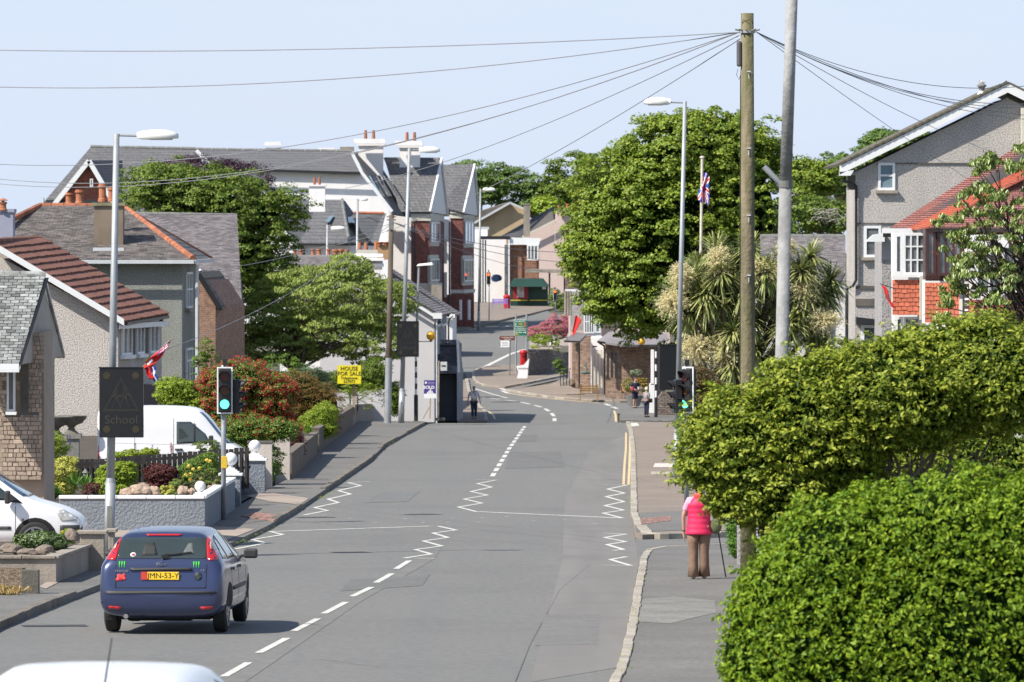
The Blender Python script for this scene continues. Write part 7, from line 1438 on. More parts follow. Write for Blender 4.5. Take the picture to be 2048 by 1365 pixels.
# ================================================================ VEHICLES
def loft_body(rows, name, mat, par, sub=2):
    m = MB(); k = 9
    for (y, zb, w, mid, belt, sh, gx, gz, top) in rows:
        hp = [(0, zb), (.6 * w, zb), (w * .98, zb + .05), (w, mid), (w * .985, belt), (w * .95, sh), (gx, gz), (gx * .78, top - .015), (0, top)]
        m.v += [V3((x, y, z)) for x, z in hp] + [V3((-x, y, z)) for x, z in hp[-2:0:-1]]
    n = 16
    for i in range(len(rows) - 1):
        for j in range(n): m.f.append((i * n + j, i * n + (j + 1) % n, (i + 1) * n + (j + 1) % n, (i + 1) * n + j))
    m.f += [tuple(range(n))[::-1], tuple((len(rows) - 1) * n + j for j in range(n))]
    o = m.build(name, mat, par, smooth=True, local=True, sub=sub); return o
def bvh_of(o):
    bpy.context.view_layer.update(); dg = bpy.context.evaluated_depsgraph_get(); ev = o.evaluated_get(dg); me = ev.to_mesh()
    b = BVHTree.FromPolygons([v.co.copy() for v in me.vertices], [tuple(p.vertices) for p in me.polygons]); ev.to_mesh_clear(); return b
def decal(b, poly, view, name, mat, par, off=.006, step=.07, th=.004, label=None):
    bm = bmesh.new(); f = bm.faces.new([bm.verts.new((p[0], p[1], 0)) for p in poly]); bmesh.ops.triangulate(bm, faces=bm.faces[:])
    for ax, no in ((0, (1, 0, 0)), (1, (0, 1, 0))):
        a0 = min(p[ax] for p in poly); a1 = max(p[ax] for p in poly); n = int((a1 - a0) / step)
        for i in range(1, n + 1):
            co_ = [0, 0, 0]; co_[ax] = a0 + (a1 - a0) * i / (n + 1); bmesh.ops.bisect_plane(bm, geom=bm.verts[:] + bm.edges[:] + bm.faces[:], plane_co=co_, plane_no=no)
    D = {'rear': V3((0, 1, 0)), 'front': V3((0, -1, 0)), 'right': V3((-1, 0, 0)), 'left': V3((1, 0, 0)), 'top': V3((0, 0, -1))}[view]
    dead = []
    for v in bm.verts:
        u, z = v.co.x, v.co.y
        o = {'rear': V3((u, -4, z)), 'front': V3((u, 9, z)), 'right': V3((4, u, z)), 'left': V3((-4, u, z)), 'top': V3((u, z, 5))}[view]
        h, nn, i, d = b.ray_cast(o, D)
        if h is None: dead.append(v)
        else: v.co = h + (nn if nn.dot(D) < 0 else -nn) * off * .5 - D * off * .5
    bmesh.ops.delete(bm, geom=dead, context='VERTS'); bmesh.ops.recalc_face_normals(bm, faces=bm.faces[:])
    for f in bm.faces:
        if f.normal.dot(D) > 0: f.normal_flip()
        f.smooth = True
    me = bpy.data.meshes.new(name); bm.to_mesh(me); bm.free(); me.materials.append(mat); o = bpy.data.objects.new(name, me); _link(o, par, label=label)
    s_ = o.modifiers.new('s', 'SOLIDIFY'); s_.thickness = th; return o
tyre = M('tyre', (.022, .022, .023), .85, .15, 5, bump=.3, bscale=30); rimm = M('wheel_rim', (.30, .30, .31), .35, .1, metal=.7); blackpl = M('black_plastic', (.035, .035, .037), .6, .1, 5)
dark = M('underbody', (.012, .012, .013), .9); chrome = M('chrome', (.6, .6, .62), .15, .05, metal=.9)
taill = M('tail_lamp_red', (.50, .012, .015), .15, .05, spec=.9, coat=.5); taillc = M('tail_lamp_clear', (.55, .35, .30), .15, .1); cglass = M('car_glass', (.030, .042, .038), .04, .25, .9, spec=1.0, coat=.4); cglass2 = M('car_glass_blue', (.06, .11, .17), .04, .2, 1, spec=1.0, coat=.4)
platey = M('plate_yellow', (.85, .55, .02), .5, .04)
def wheel(par, x, y, r=.32, w=.2):
    s_ = 1 if x > 0 else -1; m = MB(); b = []
    prof = [(-.5, .72), (-.5, .9), (-.42, .98), (-.25, 1), (.25, 1), (.42, .98), (.5, .9), (.5, .72)]; n = 28
    for t_, rr_ in prof: b.append([V3((x + t_ * w, y + math.cos(6.283 * j / n) * r * rr_, r + math.sin(6.283 * j / n) * r * rr_)) for j in range(n)])
    for ring in b: m.v += ring
    for i in range(len(b) - 1):
        for j in range(n): m.f.append((i * n + j, i * n + (j + 1) % n, (i + 1) * n + (j + 1) % n, (i + 1) * n + j))
    m.f += [tuple(range(n))[::-1], tuple((len(b) - 1) * n + j for j in range(n))]
    wo_ = m.build('wheel', tyre, par, smooth=False, local=True)
    r_ = MB(); xo = x + s_ * w * .5; r_.tube([(xo - s_ * .02, y, r), (xo + s_ * .012, y, r)], r * .16, 14)
    for k in range(7): a = 6.283 * k / 7; r_.bar((xo, y + math.cos(a) * r * .1, r + math.sin(a) * r * .1), (xo, y + math.cos(a) * r * .68, r + math.sin(a) * r * .68), .05, .02, (1, 0, 0))
    for k in range(28): a = 6.283 * k / 28; c_ = 6.283 * (k + 1) / 28; r_.bar((xo, y + math.cos(a) * r * .70, r + math.sin(a) * r * .70), (xo, y + math.cos(c_) * r * .70, r + math.sin(c_) * r * .70), .03, .03, (1, 0, 0))
    r_.build('rim', rimm, wo_, local=True)
def arch(b, par, y, zc=.33, r=.385, side='right'):
    decal(b, [(y + math.cos(a * .2618) * r, max(.16, zc + math.sin(a * .2618) * r)) for a in range(0, 13)] + [(y - r, .2), (y + r, .2)][:2], side, 'wheel_arch', dark, par, .004, .1)
def hatch(name, label, loc, rotz, paint, full=True):
    t = thing(name, label, 'car', loc, rotz)
    rows = [(.00, .42, .66, .50, .56, .59, .60, .60, .61), (.03, .33, .80, .52, .60, .63, .74, .645, .65), (.09, .27, .86, .55, .80, .90, .76, .95, .965), (.15, .24, .885, .56, .93, 1.0, .735, 1.06, 1.075), (.30, .22, .90, .56, .95, 1.015, .68, 1.22, 1.24), (.47, .22, .905, .56, .96, 1.02, .625, 1.385, 1.41), (.56, .22, .905, .56, .96, 1.02, .61, 1.42, 1.455),
            (1.3, .20, .915, .56, .95, 1.0, .59, 1.46, 1.495), (2.1, .20, .92, .56, .93, .98, .59, 1.45, 1.485), (2.75, .20, .92, .56, .92, .96, .575, 1.35, 1.385), (3.35, .20, .91, .56, .90, .93, .66, 1.02, 1.05), (3.55, .20, .90, .55, .86, .89, .66, .94, .96), (4.05, .22, .85, .5, .72, .76, .58, .80, .82), (4.27, .25, .74, .45, .58, .62, .5, .64, .66), (4.34, .32, .55, .42, .48, .5, .4, .52, .53)]
    body = loft_body(rows, 'body', paint, t); b = bvh_of(body)
    # glass
    decal(b, [(-.60, 1.365), (.60, 1.365), (.655, 1.10), (.62, 1.075), (-.62, 1.075), (-.655, 1.10)], 'rear', 'rear_window', cglass, t)
    decal(b, [(-.58, 1.36), (.58, 1.36), (.70, 1.05), (-.70, 1.05)], 'front', 'windscreen', cglass2, t)
    for sd in ('right', 'left'):
        decal(b, [(.50, 1.06), (.78, 1.30), (1.02, 1.36), (1.08, 1.03)], sd, 'quarter_window', cglass, t); decal(b, [(1.14, 1.03), (1.10, 1.37), (1.85, 1.385), (1.92, 1.01)], sd, 'rear_door_window', cglass, t); decal(b, [(1.99, 1.01), (1.94, 1.385), (2.50, 1.345), (3.05, 1.06), (3.1, 1.0)], sd, 'front_door_window', cglass, t)
        arch(b, t, .83, side=sd); arch(b, t, 3.46, side=sd)
        for y in (1.1, 1.95, 3.0): decal(b, [(y, .30), (y + .012, .30), (y + .012, .99), (y, .99)], sd, 'door_seam', dark, t, .002)
        decal(b, [(1.25, .58), (2.95, .58), (2.95, .63), (1.25, .63)], sd, 'side_moulding', blackpl, t, .012)
        for y in (1.2, 2.05): decal(b, [(y, .87), (y + .18, .87), (y + .18, .91), (y, .91)], sd, 'door_handle', paint, t, .03, th=.02)
    for x in (-.86, .86):
        wheel(t, x * .90, .83, .315, .185); wheel(t, x * .90, 3.46, .315, .185)
        m = MB().box((x * 1.155, 2.86, 1.03), (.20, .09, .14)); m.build('mirror', blackpl, t, local=True, bevel=.03); MB().bar((x * .98, 2.88, .99), (x * 1.1, 2.88, 1.0), .05, .04).build('mirror_stalk', blackpl, t, local=True)
    MB().box((0, 1.7, .24), (1.3, 2.4, .10)).box((.2, .45, .27), (.5, .4, .12)).box((-.1, .9, .2), (.9, .3, .08)).box((0, 3.8, .26), (1.2, .6, .1)).build('underbody', dark, t, local=True)
    if not full: return t, b
    # rear details
    for s_ in (-1, 1):
        f = lambda pl: [(x * s_, z) for x, z in pl]
        decal(b, f([(.648, 1.085), (.60, 1.41), (.665, 1.43), (.78, 1.12), (.79, 1.06), (.67, 1.05)]), 'rear', 'tail_lamp', taill, t, .014, th=.012); decal(b, f([(.675, 1.20), (.65, 1.30), (.675, 1.30), (.71, 1.20)]), 'rear', 'reversing_lens', taillc, t, .03, th=.004)
        decal(b, f([(.56, .40), (.74, .41), (.74, .37), (.58, .36)]), 'rear', 'rear_reflector', taill, t, .012)
        decal(b, f([(.635, .66), (.648, .66), (.655, 1.05), (.642, 1.05)]), 'rear', 'tailgate_seam', dark, t, .002)
    decal(b, [(-.64, .672), (.64, .672), (.64, .66), (-.64, .66)], 'rear', 'tailgate_seam', dark, t, .002)
    decal(b, [(-.26, 1.405), (.26, 1.405), (.24, 1.385), (-.24, 1.385)], 'rear', 'high_brake_lamp', taill, t, .02)
    decal(b, [(-.78, .622), (.78, .622), (.80, .582), (-.80, .582)], 'rear', 'bumper_strip', blackpl, t, .014, th=.012)
    m = MB(); decal(b, [(-.44, .945), (.44, .945), (.44, .91), (-.44, .91)], 'rear', 'tailgate_handle', blackpl, t, .03, th=.03)
    h, nn, _, _ = b.ray_cast(V3((0, -4, .83)), V3((0, 1, 0))); tl = math.atan2(nn.z, -nn.y); ry = h.y
    def ry_(x, z): h_ = b.ray_cast(V3((x, -4, z)), V3((0, 1, 0)))[0]; return h_.y if h_ else .05
    yp = min(ry_(-.25, .77), ry_(.25, .77), ry_(0, .77)) - .012
    pl = MB().box((.035, yp, .835), (.45, .012, .112)).build('number_plate', platey, t, local=True, bevel=.004); MB().box((-.235, yp, .835), (.09, .012, .112)).build('plate_flash', M('plate_red', (.55, .05, .03), .5), pl, local=True)
    text('JMN-53-Y', 'plate_lettering', .105, black, pl, (.035, yp - .008, .836), FACE, .001, sx=1.05)
    decal(b, [(-.075 * math.cos(a * .3927) * 1.0 * -1, 1.0 + .033 * math.sin(a * .3927)) for a in range(16)], 'rear', 'oval_badge', chrome, t, .012); decal(b, [(.064 * math.cos(a * .3927), 1.0 + .025 * math.sin(a * .3927)) for a in range(16)], 'rear', 'badge_field', M('badge_blue', (.02, .04, .12), .3), t, .018)
    text('Ford', 'badge_lettering', .05, chrome, t, (0, ry_(0, 1.0) - .022, 1.0), FACE, .001, sx=1.2)
    tf = lambda s_, sz, x, z, mt, nm, sx=1: text(s_, nm, sz, mt, t, (x, min(ry_(x - .05, z - .015), ry_(x + .05, z - .02)) - .012, z), FACE, .001, bold=.001, sx=sx)
    tf('FOCUS', .045, -.56, .90, chrome, 'model_lettering', 1.3); tf('1.6', .04, .59, .915, chrome, 'model_lettering', 1.2)
    gr = M('sticker_green', (.05, .45, .03), .5); rd = M('sticker_red', (.62, .03, .03), .5)
    for cx in (-.56, .50):
        for k in range(3): x = cx - .035 + k * .035; decal(b, [(x - .012, 1.035), (x + .012, 1.035), (x + .004, .965 - .012 * (k == 1)), (x + .010, .935), (x - .004, .955), (x - .008, .99)], 'rear', 'claw_sticker', gr, t, .008)
    decal(b, [(-.65, .78), (-.62, .82), (-.63, .85), (-.58, .86), (-.56, .84), (-.53, .87), (-.50, .84), (-.52, .81), (-.49, .80), (-.51, .765), (-.54, .785), (-.56, .75), (-.59, .78), (-.62, .75)], 'rear', 'dragon_sticker', rd, t, .008)
    decal(b, [(.53 + .055 * math.cos(a * .4488), .83 + .06 * math.sin(a * .4488)) for a in range(14)], 'rear', 'round_sticker', M('sticker_dark', (.02, .03, .035), .6), t, .008)
    decal(b, [(-.41 + .042 * math.cos(a * .4488), 1.125 + .03 * math.sin(a * .4488)) for a in range(14)], 'rear', 'poppy_sticker', whitep, t, .012); decal(b, [(-.41 + .022 * math.cos(a * .4488), 1.125 + .016 * math.sin(a * .4488)) for a in range(14)], 'rear', 'poppy_flower', rd, t, .016)
    m = MB().bar((.02, ry_(0, 1.12) - .03, 1.115), (.42, ry_(.4, 1.16) - .03, 1.165), .025, .02).bar((.0, ry_(0, 1.1) - .03, 1.10), (.10, ry_(.1, 1.12) - .04, 1.125), .05, .045); m.build('rear_wiper', black, t, local=True)
    decal(b, [(.28, 1.12), (.36, 1.28), (.42, 1.29), (.46, 1.13)], 'rear', 'headrest_seen', M('seat_grey', (.10, .11, .11), .7), t, .009); decal(b, [(-.30, 1.11), (-.26, 1.27), (-.12, 1.29), (-.06, 1.12)], 'rear', 'headrest_seen', M('seat_dark', (.02, .022, .022), .7), t, .009)
    MB().tube([(-.50, .06, .26), (-.50, .25, .26)], .035, 10).build('exhaust', chrome, t, local=True)
    return t, b
bluep = M('metallic_blue', (.042, .056, .130), .26, .05, 3, metal=.45, spec=.6, coat=.6)
hatch('hatchback_car', 'dark blue five door hatchback driving away in the left lane, with yellow plate', (-4.98, 95.2, zg(95.2)), rad(-3.6), bluep)
wp = M('white_car_paint', (.78, .78, .80), .25, .02, 3, coat=.5)
t, b = hatch('white_car', 'white car roof cut off at the bottom edge of the photo', (-2.34, 40.4, zg(38.5) - .11), rad(180 - 1.5), wp, False)
MB().tube([(-.11, 2.55, 1.42), (-.145, 2.45, 1.69)], [.006, .0035], 6).build('aerial', black, t, local=True)
def van(name, label, loc, rotz, rows, wins, whl, nose, extra=()):
    t = thing(name, label, 'van', loc, rotz); body = loft_body(rows, 'body', wp, t); b = bvh_of(body)
    for sd in ('right', 'left'):
        for nm, pl in wins: decal(b, pl, sd, nm, cglass2 if 'glass' in nm else cglass, t)
        for y in whl: arch(b, t, y, .34, .40, sd)
        for nm, pl, mt, of in extra: decal(b, pl, sd, nm, mt, t, of)
    for y in whl: wheel(t, .84, y, .33); wheel(t, -.84, y, .33)
    MB().box((0, 2.0, .22), (1.4, 3.4, .12)).build('underbody', dark, t, local=True)
    return t, b
vr = [(0, .40, .78, .6, 1.0, 1.1, .74, 1.95, 1.98), (.05, .30, .84, .6, 1.05, 1.15, .80, 2.05, 2.09), (.5, .24, .87, .6, 1.1, 1.2, .82, 2.10, 2.15), (1.5, .22, .88, .6, 1.1, 1.2, .82, 2.12, 2.18), (2.5, .22, .88, .6, 1.1, 1.2, .80, 2.09, 2.15), (2.75, .22, .88, .6, 1.08, 1.16, .76, 1.98, 2.04), (3.2, .22, .88, .6, 1.04, 1.10, .72, 1.42, 1.46), (3.4, .22, .87, .6, 1.0, 1.05, .70, 1.20, 1.23), (3.9, .24, .84, .55, .85, .92, .62, .98, 1.0), (4.25, .27, .76, .5, .62, .68, .5, .72, .75), (4.33, .34, .6, .45, .52, .56, .4, .58, .6)]
sV = 78.0; yV = F / sV
t, b = van('white_van', 'white high roofed panel van parked behind the black picket fence', ((192 - 1024) / sV, yV + .9, zg(yV) + .06), rad(-90), vr,
    [('side_window', [(2.06, 1.19), (2.06, 1.76), (2.42, 1.76), (2.80, 1.45), (2.92, 1.22)])], (.75, 3.35), 0,
    (('door_seam', [(1.98, .35), (1.99, .35), (1.99, 1.85), (1.98, 1.85)], dark, .002), ('door_seam', [(2.95, .6), (2.96, .6), (2.96, 1.2), (2.95, 1.2)], dark, .002), ('door_seam', [(.35, 1.22), (2.9, 1.16), (2.9, 1.15), (.35, 1.21)], M('seam_grey', (.35, .35, .37), .6), .002), ('door_seam', [(.98, .35), (.99, .35), (.99, 1.95), (.98, 1.95)], dark, .002), ('door_handle', [(2.02, 1.02), (2.22, 1.02), (2.22, 1.07), (2.02, 1.07)], blackpl, .03), ('fuel_flap', [(.36 + .09 * math.cos(a * .5), 1.03 + .09 * math.sin(a * .5)) for a in range(13)], M('seam_grey', (.35, .35, .37)), .003), ('tail_lamp', [(.0, .75), (.0, 1.15), (.06, 1.15), (.09, .75)], taill, .012), ('window_divider', [(2.50, 1.20), (2.50, 1.74), (2.54, 1.70), (2.54, 1.20)], black, .012)))
decal(b, [(-.70, 2.0), (.70, 2.0), (.74, 1.20), (-.74, 1.20)], 'front', 'windscreen', cglass2, t); MB().box((.98, 2.95, 1.28), (.18, .12, .26)).build('mirror', blackpl, t, local=True, bevel=.03); MB().box((-.98, 2.95, 1.28), (.18, .12, .26)).build('mirror', blackpl, t, local=True, bevel=.03)
sW = 109.0; yW = F / sW
cr_ = [(0, .40, .76, .6, .9, 1.0, .70, 1.6, 1.63), (.1, .28, .84, .6, 1.0, 1.1, .74, 1.72, 1.76), (1.2, .22, .88, .6, 1.0, 1.08, .72, 1.78, 1.82), (2.1, .22, .88, .6, 1.0, 1.06, .70, 1.76, 1.80), (2.45, .22, .88, .6, .98, 1.04, .68, 1.62, 1.66), (3.15, .22, .88, .6, .96, 1.0, .70, 1.14, 1.17), (3.35, .22, .87, .6, .93, .97, .68, 1.02, 1.05), (3.85, .24, .84, .55, .80, .86, .62, .92, .94), (4.15, .27, .76, .5, .66, .70, .54, .76, .78), (4.25, .34, .6, .45, .52, .56, .4, .58, .6)]
t, b = van('parked_van', 'small white van with its bonnet poking in from the left edge behind the planter', ((168 - 1024) / sW - 4.25, yW + .9, zg(yW) + .08), rad(-90), cr_,
    [('side_window', [(1.9, 1.06), (1.9, 1.55), (2.40, 1.52), (2.78, 1.22), (2.85, 1.06)])], (.75, 3.35), 0,
    (('quarter_trim', [(2.86, 1.03), (2.80, 1.22), (2.88, 1.18), (3.12, 1.0)], black, .012), ('door_seam', [(2.98, .35), (2.99, .35), (2.99, 1.0), (2.98, 1.0)], dark, .002), ('door_handle', [(2.15, .86), (2.35, .86), (2.35, .90), (2.15, .90)], blackpl, .03), ('side_moulding', [(2.2, .52), (2.9, .52), (2.9, .58), (2.2, .58)], blackpl, .012), ('headlamp', [(3.82, .68), (3.72, .86), (3.86, .88), (4.12, .74), (4.16, .68)], M('headlamp_glass', (.42, .42, .40), .1, .2, 8, spec=.9, coat=.5), .012), ('side_repeater', [(3.10, .68), (3.14, .68), (3.14, .72), (3.10, .72)], M('repeater', (.5, .15, .05), .4), .01), ('front_bumper', [(3.80, .30), (3.80, .60), (4.2, .60), (4.2, .34)], blackpl, .012)))
decal(b, [(-.62, 1.6), (.62, 1.6), (.72, 1.12), (-.72, 1.12)], 'front', 'windscreen', cglass2, t); MB().box((1.0, 2.85, 1.12), (.2, .1, .24)).build('mirror', blackpl, t, local=True, bevel=.03); MB().box((-1.0, 2.85, 1.12), (.2, .1, .24)).build('mirror', blackpl, t, local=True, bevel=.03)
# ================================================================ PEOPLE
skinm = M('skin', (.46, .27, .19), .55, .05, 6)
def skin(name, pts, edges, mat, par, sub=1, join=None, kind=None):
    keys = list(pts); me = bpy.data.meshes.new(name); me.from_pydata([pts[k][:3] for k in keys], [(keys.index(a), keys.index(b)) for a, b in edges], [])
    o = bpy.data.objects.new(name, me); sc.collection.objects.link(o); md = o.modifiers.new('k', 'SKIN'); md.use_smooth_shade = True
    for i, k in enumerate(keys):
        r = pts[k][3]; r2 = pts[k][4] if len(pts[k]) > 4 else r; me.skin_vertices[0].data[i].radius = (r, r2)
    me.skin_vertices[0].data[0].use_root = True
    s_ = o.modifiers.new('s', 'SUBSURF'); s_.levels = sub; s_.render_levels = sub
    dg = bpy.context.evaluated_depsgraph_get(); m2 = bpy.data.meshes.new_from_object(o.evaluated_get(dg)); bpy.data.objects.remove(o); m2.name = name
    if join:
        bm = bmesh.new(); bm.from_mesh(m2); jm = bpy.data.meshes.new('j'); jm.from_pydata([tuple(v) for v in join.v], [], join.f); bm.from_mesh(jm); bm.to_mesh(m2); bm.free()
    m2.materials.clear(); m2.materials.append(mat); m2.polygons.foreach_set('use_smooth', [True] * len(m2.polygons)); o = bpy.data.objects.new(name, m2); _link(o, par); return o
def rings(rows, name, mat, par, n=20):
    m = MB()
    for (z, cx, cy, rx, ry) in rows: m.v += [V3((cx + rx * math.cos(6.283 * j / n), cy + ry * math.sin(6.283 * j / n), z)) for j in range(n)]
    for i in range(len(rows) - 1):
        for j in range(n): m.f.append((i * n + j, i * n + (j + 1) % n, (i + 1) * n + (j + 1) % n, (i + 1) * n + j))
    m.f += [tuple(range(n))[::-1], tuple((len(rows) - 1) * n + j for j in range(n))]
    return m.build(name, mat, par, smooth=True, local=True)
def hand(pts, E, w, pre, sx, d=(0, 0, -1)):
    W_ = Vector(pts[w][:3]); d = Vector(d).normalized(); pts[pre + 'p'] = (*(W_ + d * .07), .022, .034); E.append((w, pre + 'p')); pp = W_ + d * .08
    for i, (o_, l) in enumerate(((-.03, .065), (-.01, .08), (.012, .075), (.032, .058))):
        a = pp + V3((0, o_, 0)) + d * .02; b_ = a + d * l * .6 + V3((-sx * .006, 0, 0)); c_ = b_ + d * l * .45 + V3((-sx * .018, 0, 0))
        for nm, q, r in (('a', a, .0095), ('b', b_, .0088), ('c', c_, .0075)): pts['%s%d%s' % (pre, i, nm)] = (*q, r)
        E += [(pre + 'p', '%s%da' % (pre, i)), ('%s%da' % (pre, i), '%s%db' % (pre, i)), ('%s%db' % (pre, i), '%s%dc' % (pre, i))]
    a = W_ + d * .045 + V3((0, -.035, 0)); b_ = a + d * .04 + V3((-sx * .01, -.012, 0)); pts[pre + 'th'] = (*a, .012); pts[pre + 'u'] = (*b_, .009); E += [(pre + 'p', pre + 'th'), (pre + 'th', pre + 'u')]
def person(label, loc, rotz, H, lh, rh, lf, rf, cloth, arm='short', build=1.0, hair=None, hairm=None, le=None, re=None, extra=None, group=None, shoes=None, shorts=False, skirt=None, headtilt=0):
    """lh/rh wrist, le/re elbow, lf/rf ankle positions in metres for a 1.75 m body facing -Y (towards the camera when rotz = 0)"""
    t = thing('person', label, 'person', loc, rotz, group); k = H / 1.75; b = build
    J = {'pel': (0, 0, .95, .12 * b, .10 * b), 'sp': (0, 0, 1.12, .125 * b, .10 * b), 'ch': (0, .01, 1.32, .14 * b, .10 * b), 'nk': (0, .01, 1.48, .055), 'hd0': (0, -.005, 1.55, .052),
         'ls': (-.17 * b, .01, 1.41, .055), 'rs': (.17 * b, .01, 1.41, .055), 'le': (*(le or (-.24 * b, .03, 1.14)), .040), 're': (*(re or (.24 * b, .03, 1.14)), .040), 'lw': (*lh, .027), 'rw': (*rh, .027),
         'lhp': (-.09, 0, .88, .085 * b), 'rhp': (.09, 0, .88, .085 * b), 'lk': ((lf[0] - .09) / 2, lf[1] * .5 - .03, .49, .058), 'rk': ((rf[0] + .09) / 2, rf[1] * .5 - .03, .49, .058), 'la': (lf[0], lf[1], lf[2], .038), 'ra': (rf[0], rf[1], rf[2], .038),
         'lt': (lf[0], lf[1] - .16, lf[2] - .05, .032), 'rt': (rf[0], rf[1] - .16, rf[2] - .05, .032)}
    E = [('pel', 'sp'), ('sp', 'ch'), ('ch', 'nk'), ('nk', 'hd0'), ('ch', 'ls'), ('ch', 'rs'), ('ls', 'le'), ('rs', 're'), ('le', 'lw'), ('re', 'rw'), ('pel', 'lhp'), ('pel', 'rhp'), ('lhp', 'lk'), ('rhp', 'rk'), ('lk', 'la'), ('rk', 'ra'), ('la', 'lt'), ('ra', 'rt')]
    dl = (Vector(lh) - Vector(J['le'][:3])).normalized(); dr = (Vector(rh) - Vector(J['re'][:3])).normalized()
    hand(J, E, 'lw', 'l', -1, dl); hand(J, E, 'rw', 'r', 1, dr)
    hy = -.02 - headtilt * .04
    hm = MB().ball((0, hy, 1.635 - headtilt * .02), .088, 18, 14, (.86, 1.02, 1.28)); hm.ball((0, hy - .096, 1.625), .014, 8, 6, (.8, 1.2, 1.5)).ball((0, hy - .085, 1.582), .018, 8, 6, (1.4, .5, .45)).ball((-.078, hy, 1.63), .022, 8, 6, (.4, .8, 1.2)).ball((.078, hy, 1.63), .022, 8, 6, (.4, .8, 1.2))
    S = lambda d: {a: tuple(c * k for c in v) for a, v in d.items()}
    hm.v = [v * k for v in hm.v]
    body = skin('body', S(J), E, skinm, t, 1, hm)
    ey = MB(); [ey.ball((x * k, (hy - .082) * k, 1.645 * k), .010 * k, 8, 6) for x in (-.032, .032)]; ey.build('eyes', black, t, local=True)
    g = lambda n, e: (*J[n][:3], J[n][3] + e, (J[n][4] if len(J[n]) > 4 else J[n][3]) + e)
    top, bot, shm = cloth
    T_ = {'pel': g('pel', .028), 'sp': g('sp', .022), 'ch': g('ch', .02), 'nk': (0, .01, 1.44, .07), 'ls': g('ls', .022), 'rs': g('rs', .022)}; ET = [('pel', 'sp'), ('sp', 'ch'), ('ch', 'nk'), ('ch', 'ls'), ('ch', 'rs')]
    for s_ in 'lr':
        if arm == 'long': T_[s_ + 'e'] = g(s_ + 'e', .018); T_[s_ + 'w'] = g(s_ + 'w', .016); ET += [(s_ + 's', s_ + 'e'), (s_ + 'e', s_ + 'w')]
        else:
            m_ = Vector(J[s_ + 's'][:3]).lerp(Vector(J[s_ + 'e'][:3]), .8); T_[s_ + 'm'] = (*m_, .066); ET += [(s_ + 's', s_ + 'm')]
    skin('shirt', S(T_), ET, top, t, 1)
    B_ = {'pel': g('pel', .018), 'lhp': g('lhp', .016), 'rhp': g('rhp', .016), 'lk': g('lk', .03 if not shorts else .05), 'rk': g('rk', .03 if not shorts else .05)}; EB = [('pel', 'lhp'), ('pel', 'rhp'), ('lhp', 'lk'), ('rhp', 'rk')]
    if not shorts: B_['la'] = (J['la'][0], J['la'][1], J['la'][2] + .02, .062); B_['ra'] = (J['ra'][0], J['ra'][1], J['ra'][2] + .02, .062); EB += [('lk', 'la'), ('rk', 'ra')]
    skin('shorts' if shorts else 'trousers', S(B_), EB, bot, t, 1)
    for s_ in 'lr': a = Vector(J[s_ + 'a'][:3]); MB().ball((a + V3((0, -.06, -.045))) * k, .05 * k, 12, 8, (.95, 2.5, .85)).build('shoe', shm, t, local=True, smooth=True)
    if hairm:
        hr = MB(); c = V3((0, hy + .018, 1.665)) ; hr.ball(c * k, .094 * k, 16, 12, (.93, .98, 1.02 if hair == 'short' else 1.12))
        if hair == 'curly':
            for _ in range(26): d = Vector(unit(1)[0]); d.y = abs(d.y) * .8 - .1; d.z = abs(d.z) * .9; hr.ball((c + d * .088) * k, .030 * k, 8, 6)
        hr.build('hair', hairm, t, local=True, smooth=True)
    return t, k
denim = M('denim', (.03, .045, .09), .9, .2, 8); navy = M('navy_cloth', (.02, .025, .055), .9, .2, 6); greyh = M('grey_hair', (.45, .43, .40), .8); whiteh = M('white_hair', (.72, .68, .58), .8)
check = MBrick('check_shirt', (.52, .55, .66), (.60, .62, .72), (.80, .80, .84), .08, .08, .02, bump=0)
def gl(px, s, off=.1): y = F / s; return V3(((px - 1024) / s, y, zg(y) + off))
person('man in pale checked short sleeved shirt and jeans walking towards the camera', gl(948, 38.4), .12, 1.74, (-.33, -.02, .90), (.33, .05, .92), (-.09, -.16, .09), (.10, .14, .11), (check, denim, black), build=1.15, hair='short', hairm=greyh, le=(-.29, .06, 1.14), re=(.29, .08, 1.15))
t, k = person('man in dark shirt and shorts holding a rucksack by the flower planter', gl(1270, 36.4), .5, 1.70, (-.16, -.24, 1.08), (.14, -.26, 1.10), (-.10, -.03, .09), (.10, .05, .09), (navy, navy, black), build=1.1, hair='short', hairm=M('brown_hair', (.08, .05, .03), .8), le=(-.29, .0, 1.16), re=(.29, .0, 1.16), shorts=True, headtilt=1)
MB().ball((-.22, -.12, 1.05), .13, 14, 10, (.7, .8, 1.2)).build('rucksack', M('bag_red', (.30, .03, .05), .8), t, local=True, smooth=True); MB().box((.12, -.33, 1.12), (.22, .12, .14)).build('held_paper', M('paper', (.6, .5, .5), .8), t, local=True)
dotb = M('navy_floral', (.02, .03, .06), .9, .1, 30, col2=(.45, .5, .55))
t, k = person('white haired woman in floral blouse and dark trousers standing with a handbag', gl(1293, 38.0), 2.3, 1.58, (-.13, -.22, 1.02), (.10, -.25, 1.04), (-.08, .0, .09), (.08, .04, .09), (dotb, navy, black), build=1.15, hair='curly', hairm=whiteh, le=(-.26, .0, 1.12), re=(.25, -.02, 1.12))
MB().box((.02, -.3, .88), (.26, .1, .22)).build('handbag', M('bag_grey', (.12, .13, .12), .7), t, local=True, bevel=.03)
person('distant person in dark clothes on the far pavement before the brick bays', gl(941, 24.2, .1), 2.9, 1.78, (-.24, -.06, .88), (.24, .10, .88), (-.08, -.14, .09), (.08, .16, .10), (M('black_coat', (.015, .015, .018), .9), navy, black), arm='long', build=1.1, hair='short', hairm=black)
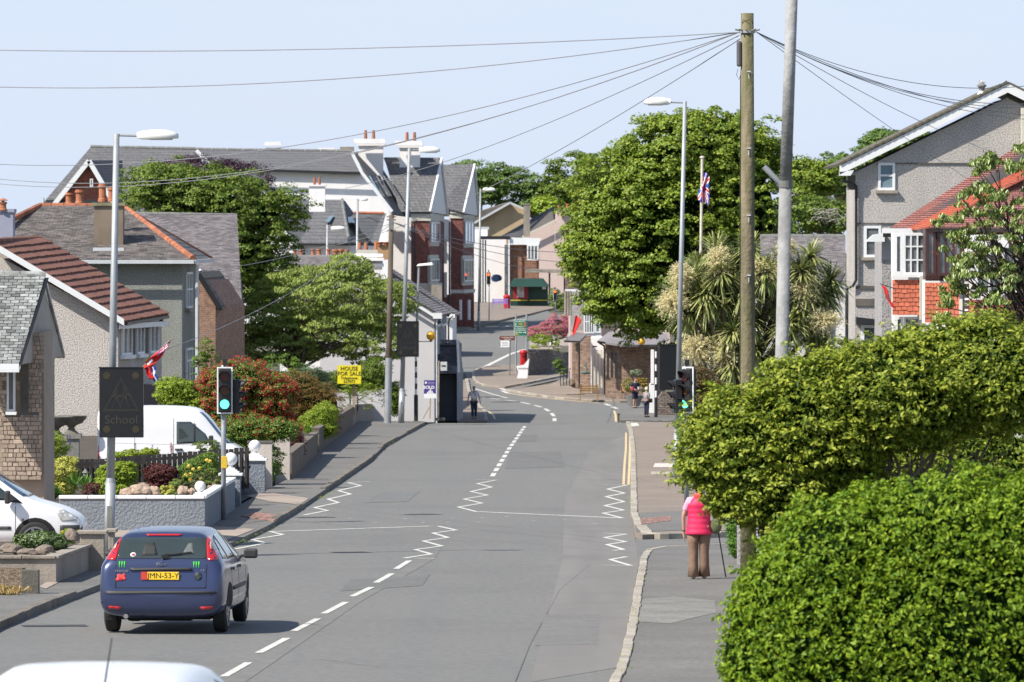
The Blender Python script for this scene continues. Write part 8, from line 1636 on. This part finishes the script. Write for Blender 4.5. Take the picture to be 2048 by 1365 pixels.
# woman with the walking stick, seen from behind (body faces away from the camera)
brown = M('brown_trousers', (.20, .125, .085), .9, .08, 4, bump=.4, bscale=9); pinks = M('pink_sleeve', (.72, .36, .48), .9, .05); vestm = M('pink_quilted_vest', (.75, .022, .10), .6, .08, 4, bump=.3, bscale=12)
sw = 119.0; L0 = gl(1398, sw, .1)
t, k = person('woman in pink quilted gilet and brown trousers walking away with a black stick', L0, math.pi, 1.64, (-.32, -.14, .92), (.27, -.02, .84), (-.10, -.07, .09), (.10, .06, .09), (pinks, brown, M('pale_shoe', (.65, .55, .5), .7)), build=1.05, hair='curly', hairm=M('reddish_hair', (.22, .07, .05), .8), le=(-.30, .02, 1.14), re=(.28, .03, 1.14))
rows = []
for i in range(31):
    f = i / 30; z = .80 + f * .66; q = abs(math.sin(f * math.pi * 7)) ** .6 * .011
    wx = .232 - .035 * math.sin(f * math.pi) + (.0 if f < .8 else -(f - .8) * .62); wy = .175 - .02 * math.sin(f * 3.1) - (.0 if f < .85 else (f - .85) * .35); rows.append((z * k, 0, .012 * k, (wx + q) * k, (wy + q) * k))
rings(rows, 'gilet', vestm, t, 28); rings([(1.44 * k, 0, .01, .10 * k, .095 * k), (1.50 * k, 0, .01, .095 * k, .09 * k), (1.53 * k, 0, .01, .088 * k, .085 * k)], 'collar', M('orange_collar', (.75, .08, .05), .7), t)
for sx in (-1, 1): rings([(.04, sx * .10 * k, (.06 if sx > 0 else -.07) * k, .098, .115), (.25, sx * .10 * k, 0, .080, .085), (.46, sx * .095 * k, -.02, .080, .088), (.62, sx * .10 * k, 0, .092, .10), (.80 * k, sx * .10 * k, 0, .112, .125)], 'trouser_leg', brown, t)
hnd = V3((-.33, -.17, .84)) * k; MB().tube([hnd + V3((.06, -.02, .01)), hnd + V3((-.05, .02, .02))], .014, 8).tube([hnd + V3((-.02, 0, .0)), V3((-.46, -.22, .02))], .011, 8).build('walking_stick', black, t, local=True)
MB().ball(V3((-.30, .05, .95)) * k, .13, 14, 10, (.8, .6, 1.0)).build('shoulder_bag', M('olive_bag', (.10, .11, .05), .8), t, local=True, smooth=True); MB().tube([V3((-.28, .02, 1.02)) * k, V3((-.22, .12, 1.25)) * k, V3((-.08, .1, 1.46)) * k], .012, 6).build('bag_strap', MATS['olive_bag'], t, local=True)
MB().tube([V3((.27, -.02, .855)) * k, V3((.27, -.02, .875)) * k], .03, 10).build('wrist_watch', black, t, local=True)
# bird on the flue cowl
b = P(1967, 163, 52) + V3((0, 1, 0)); t = thing('gull', 'small grey bird perched on the flue cowl', 'bird', b)
m = MB().ball(b + V3((0, 0, .0)), .055, 12, 8, (1.6, .8, .9)).ball(b + V3((-.09, 0, .05)), .032, 10, 8).tube([b + V3((-.115, 0, .05)), b + V3((-.15, 0, .045))], [.01, .002], 6).tube([b + V3((.06, 0, 0)), b + V3((.15, 0, -.02))], [.035, .01], 6).tube([b + V3((0, 0, -.04)), b + V3((0, 0, -.10))], .006, 5); m.build('body', M('gull_grey', (.5, .5, .48), .8), t, smooth=True)
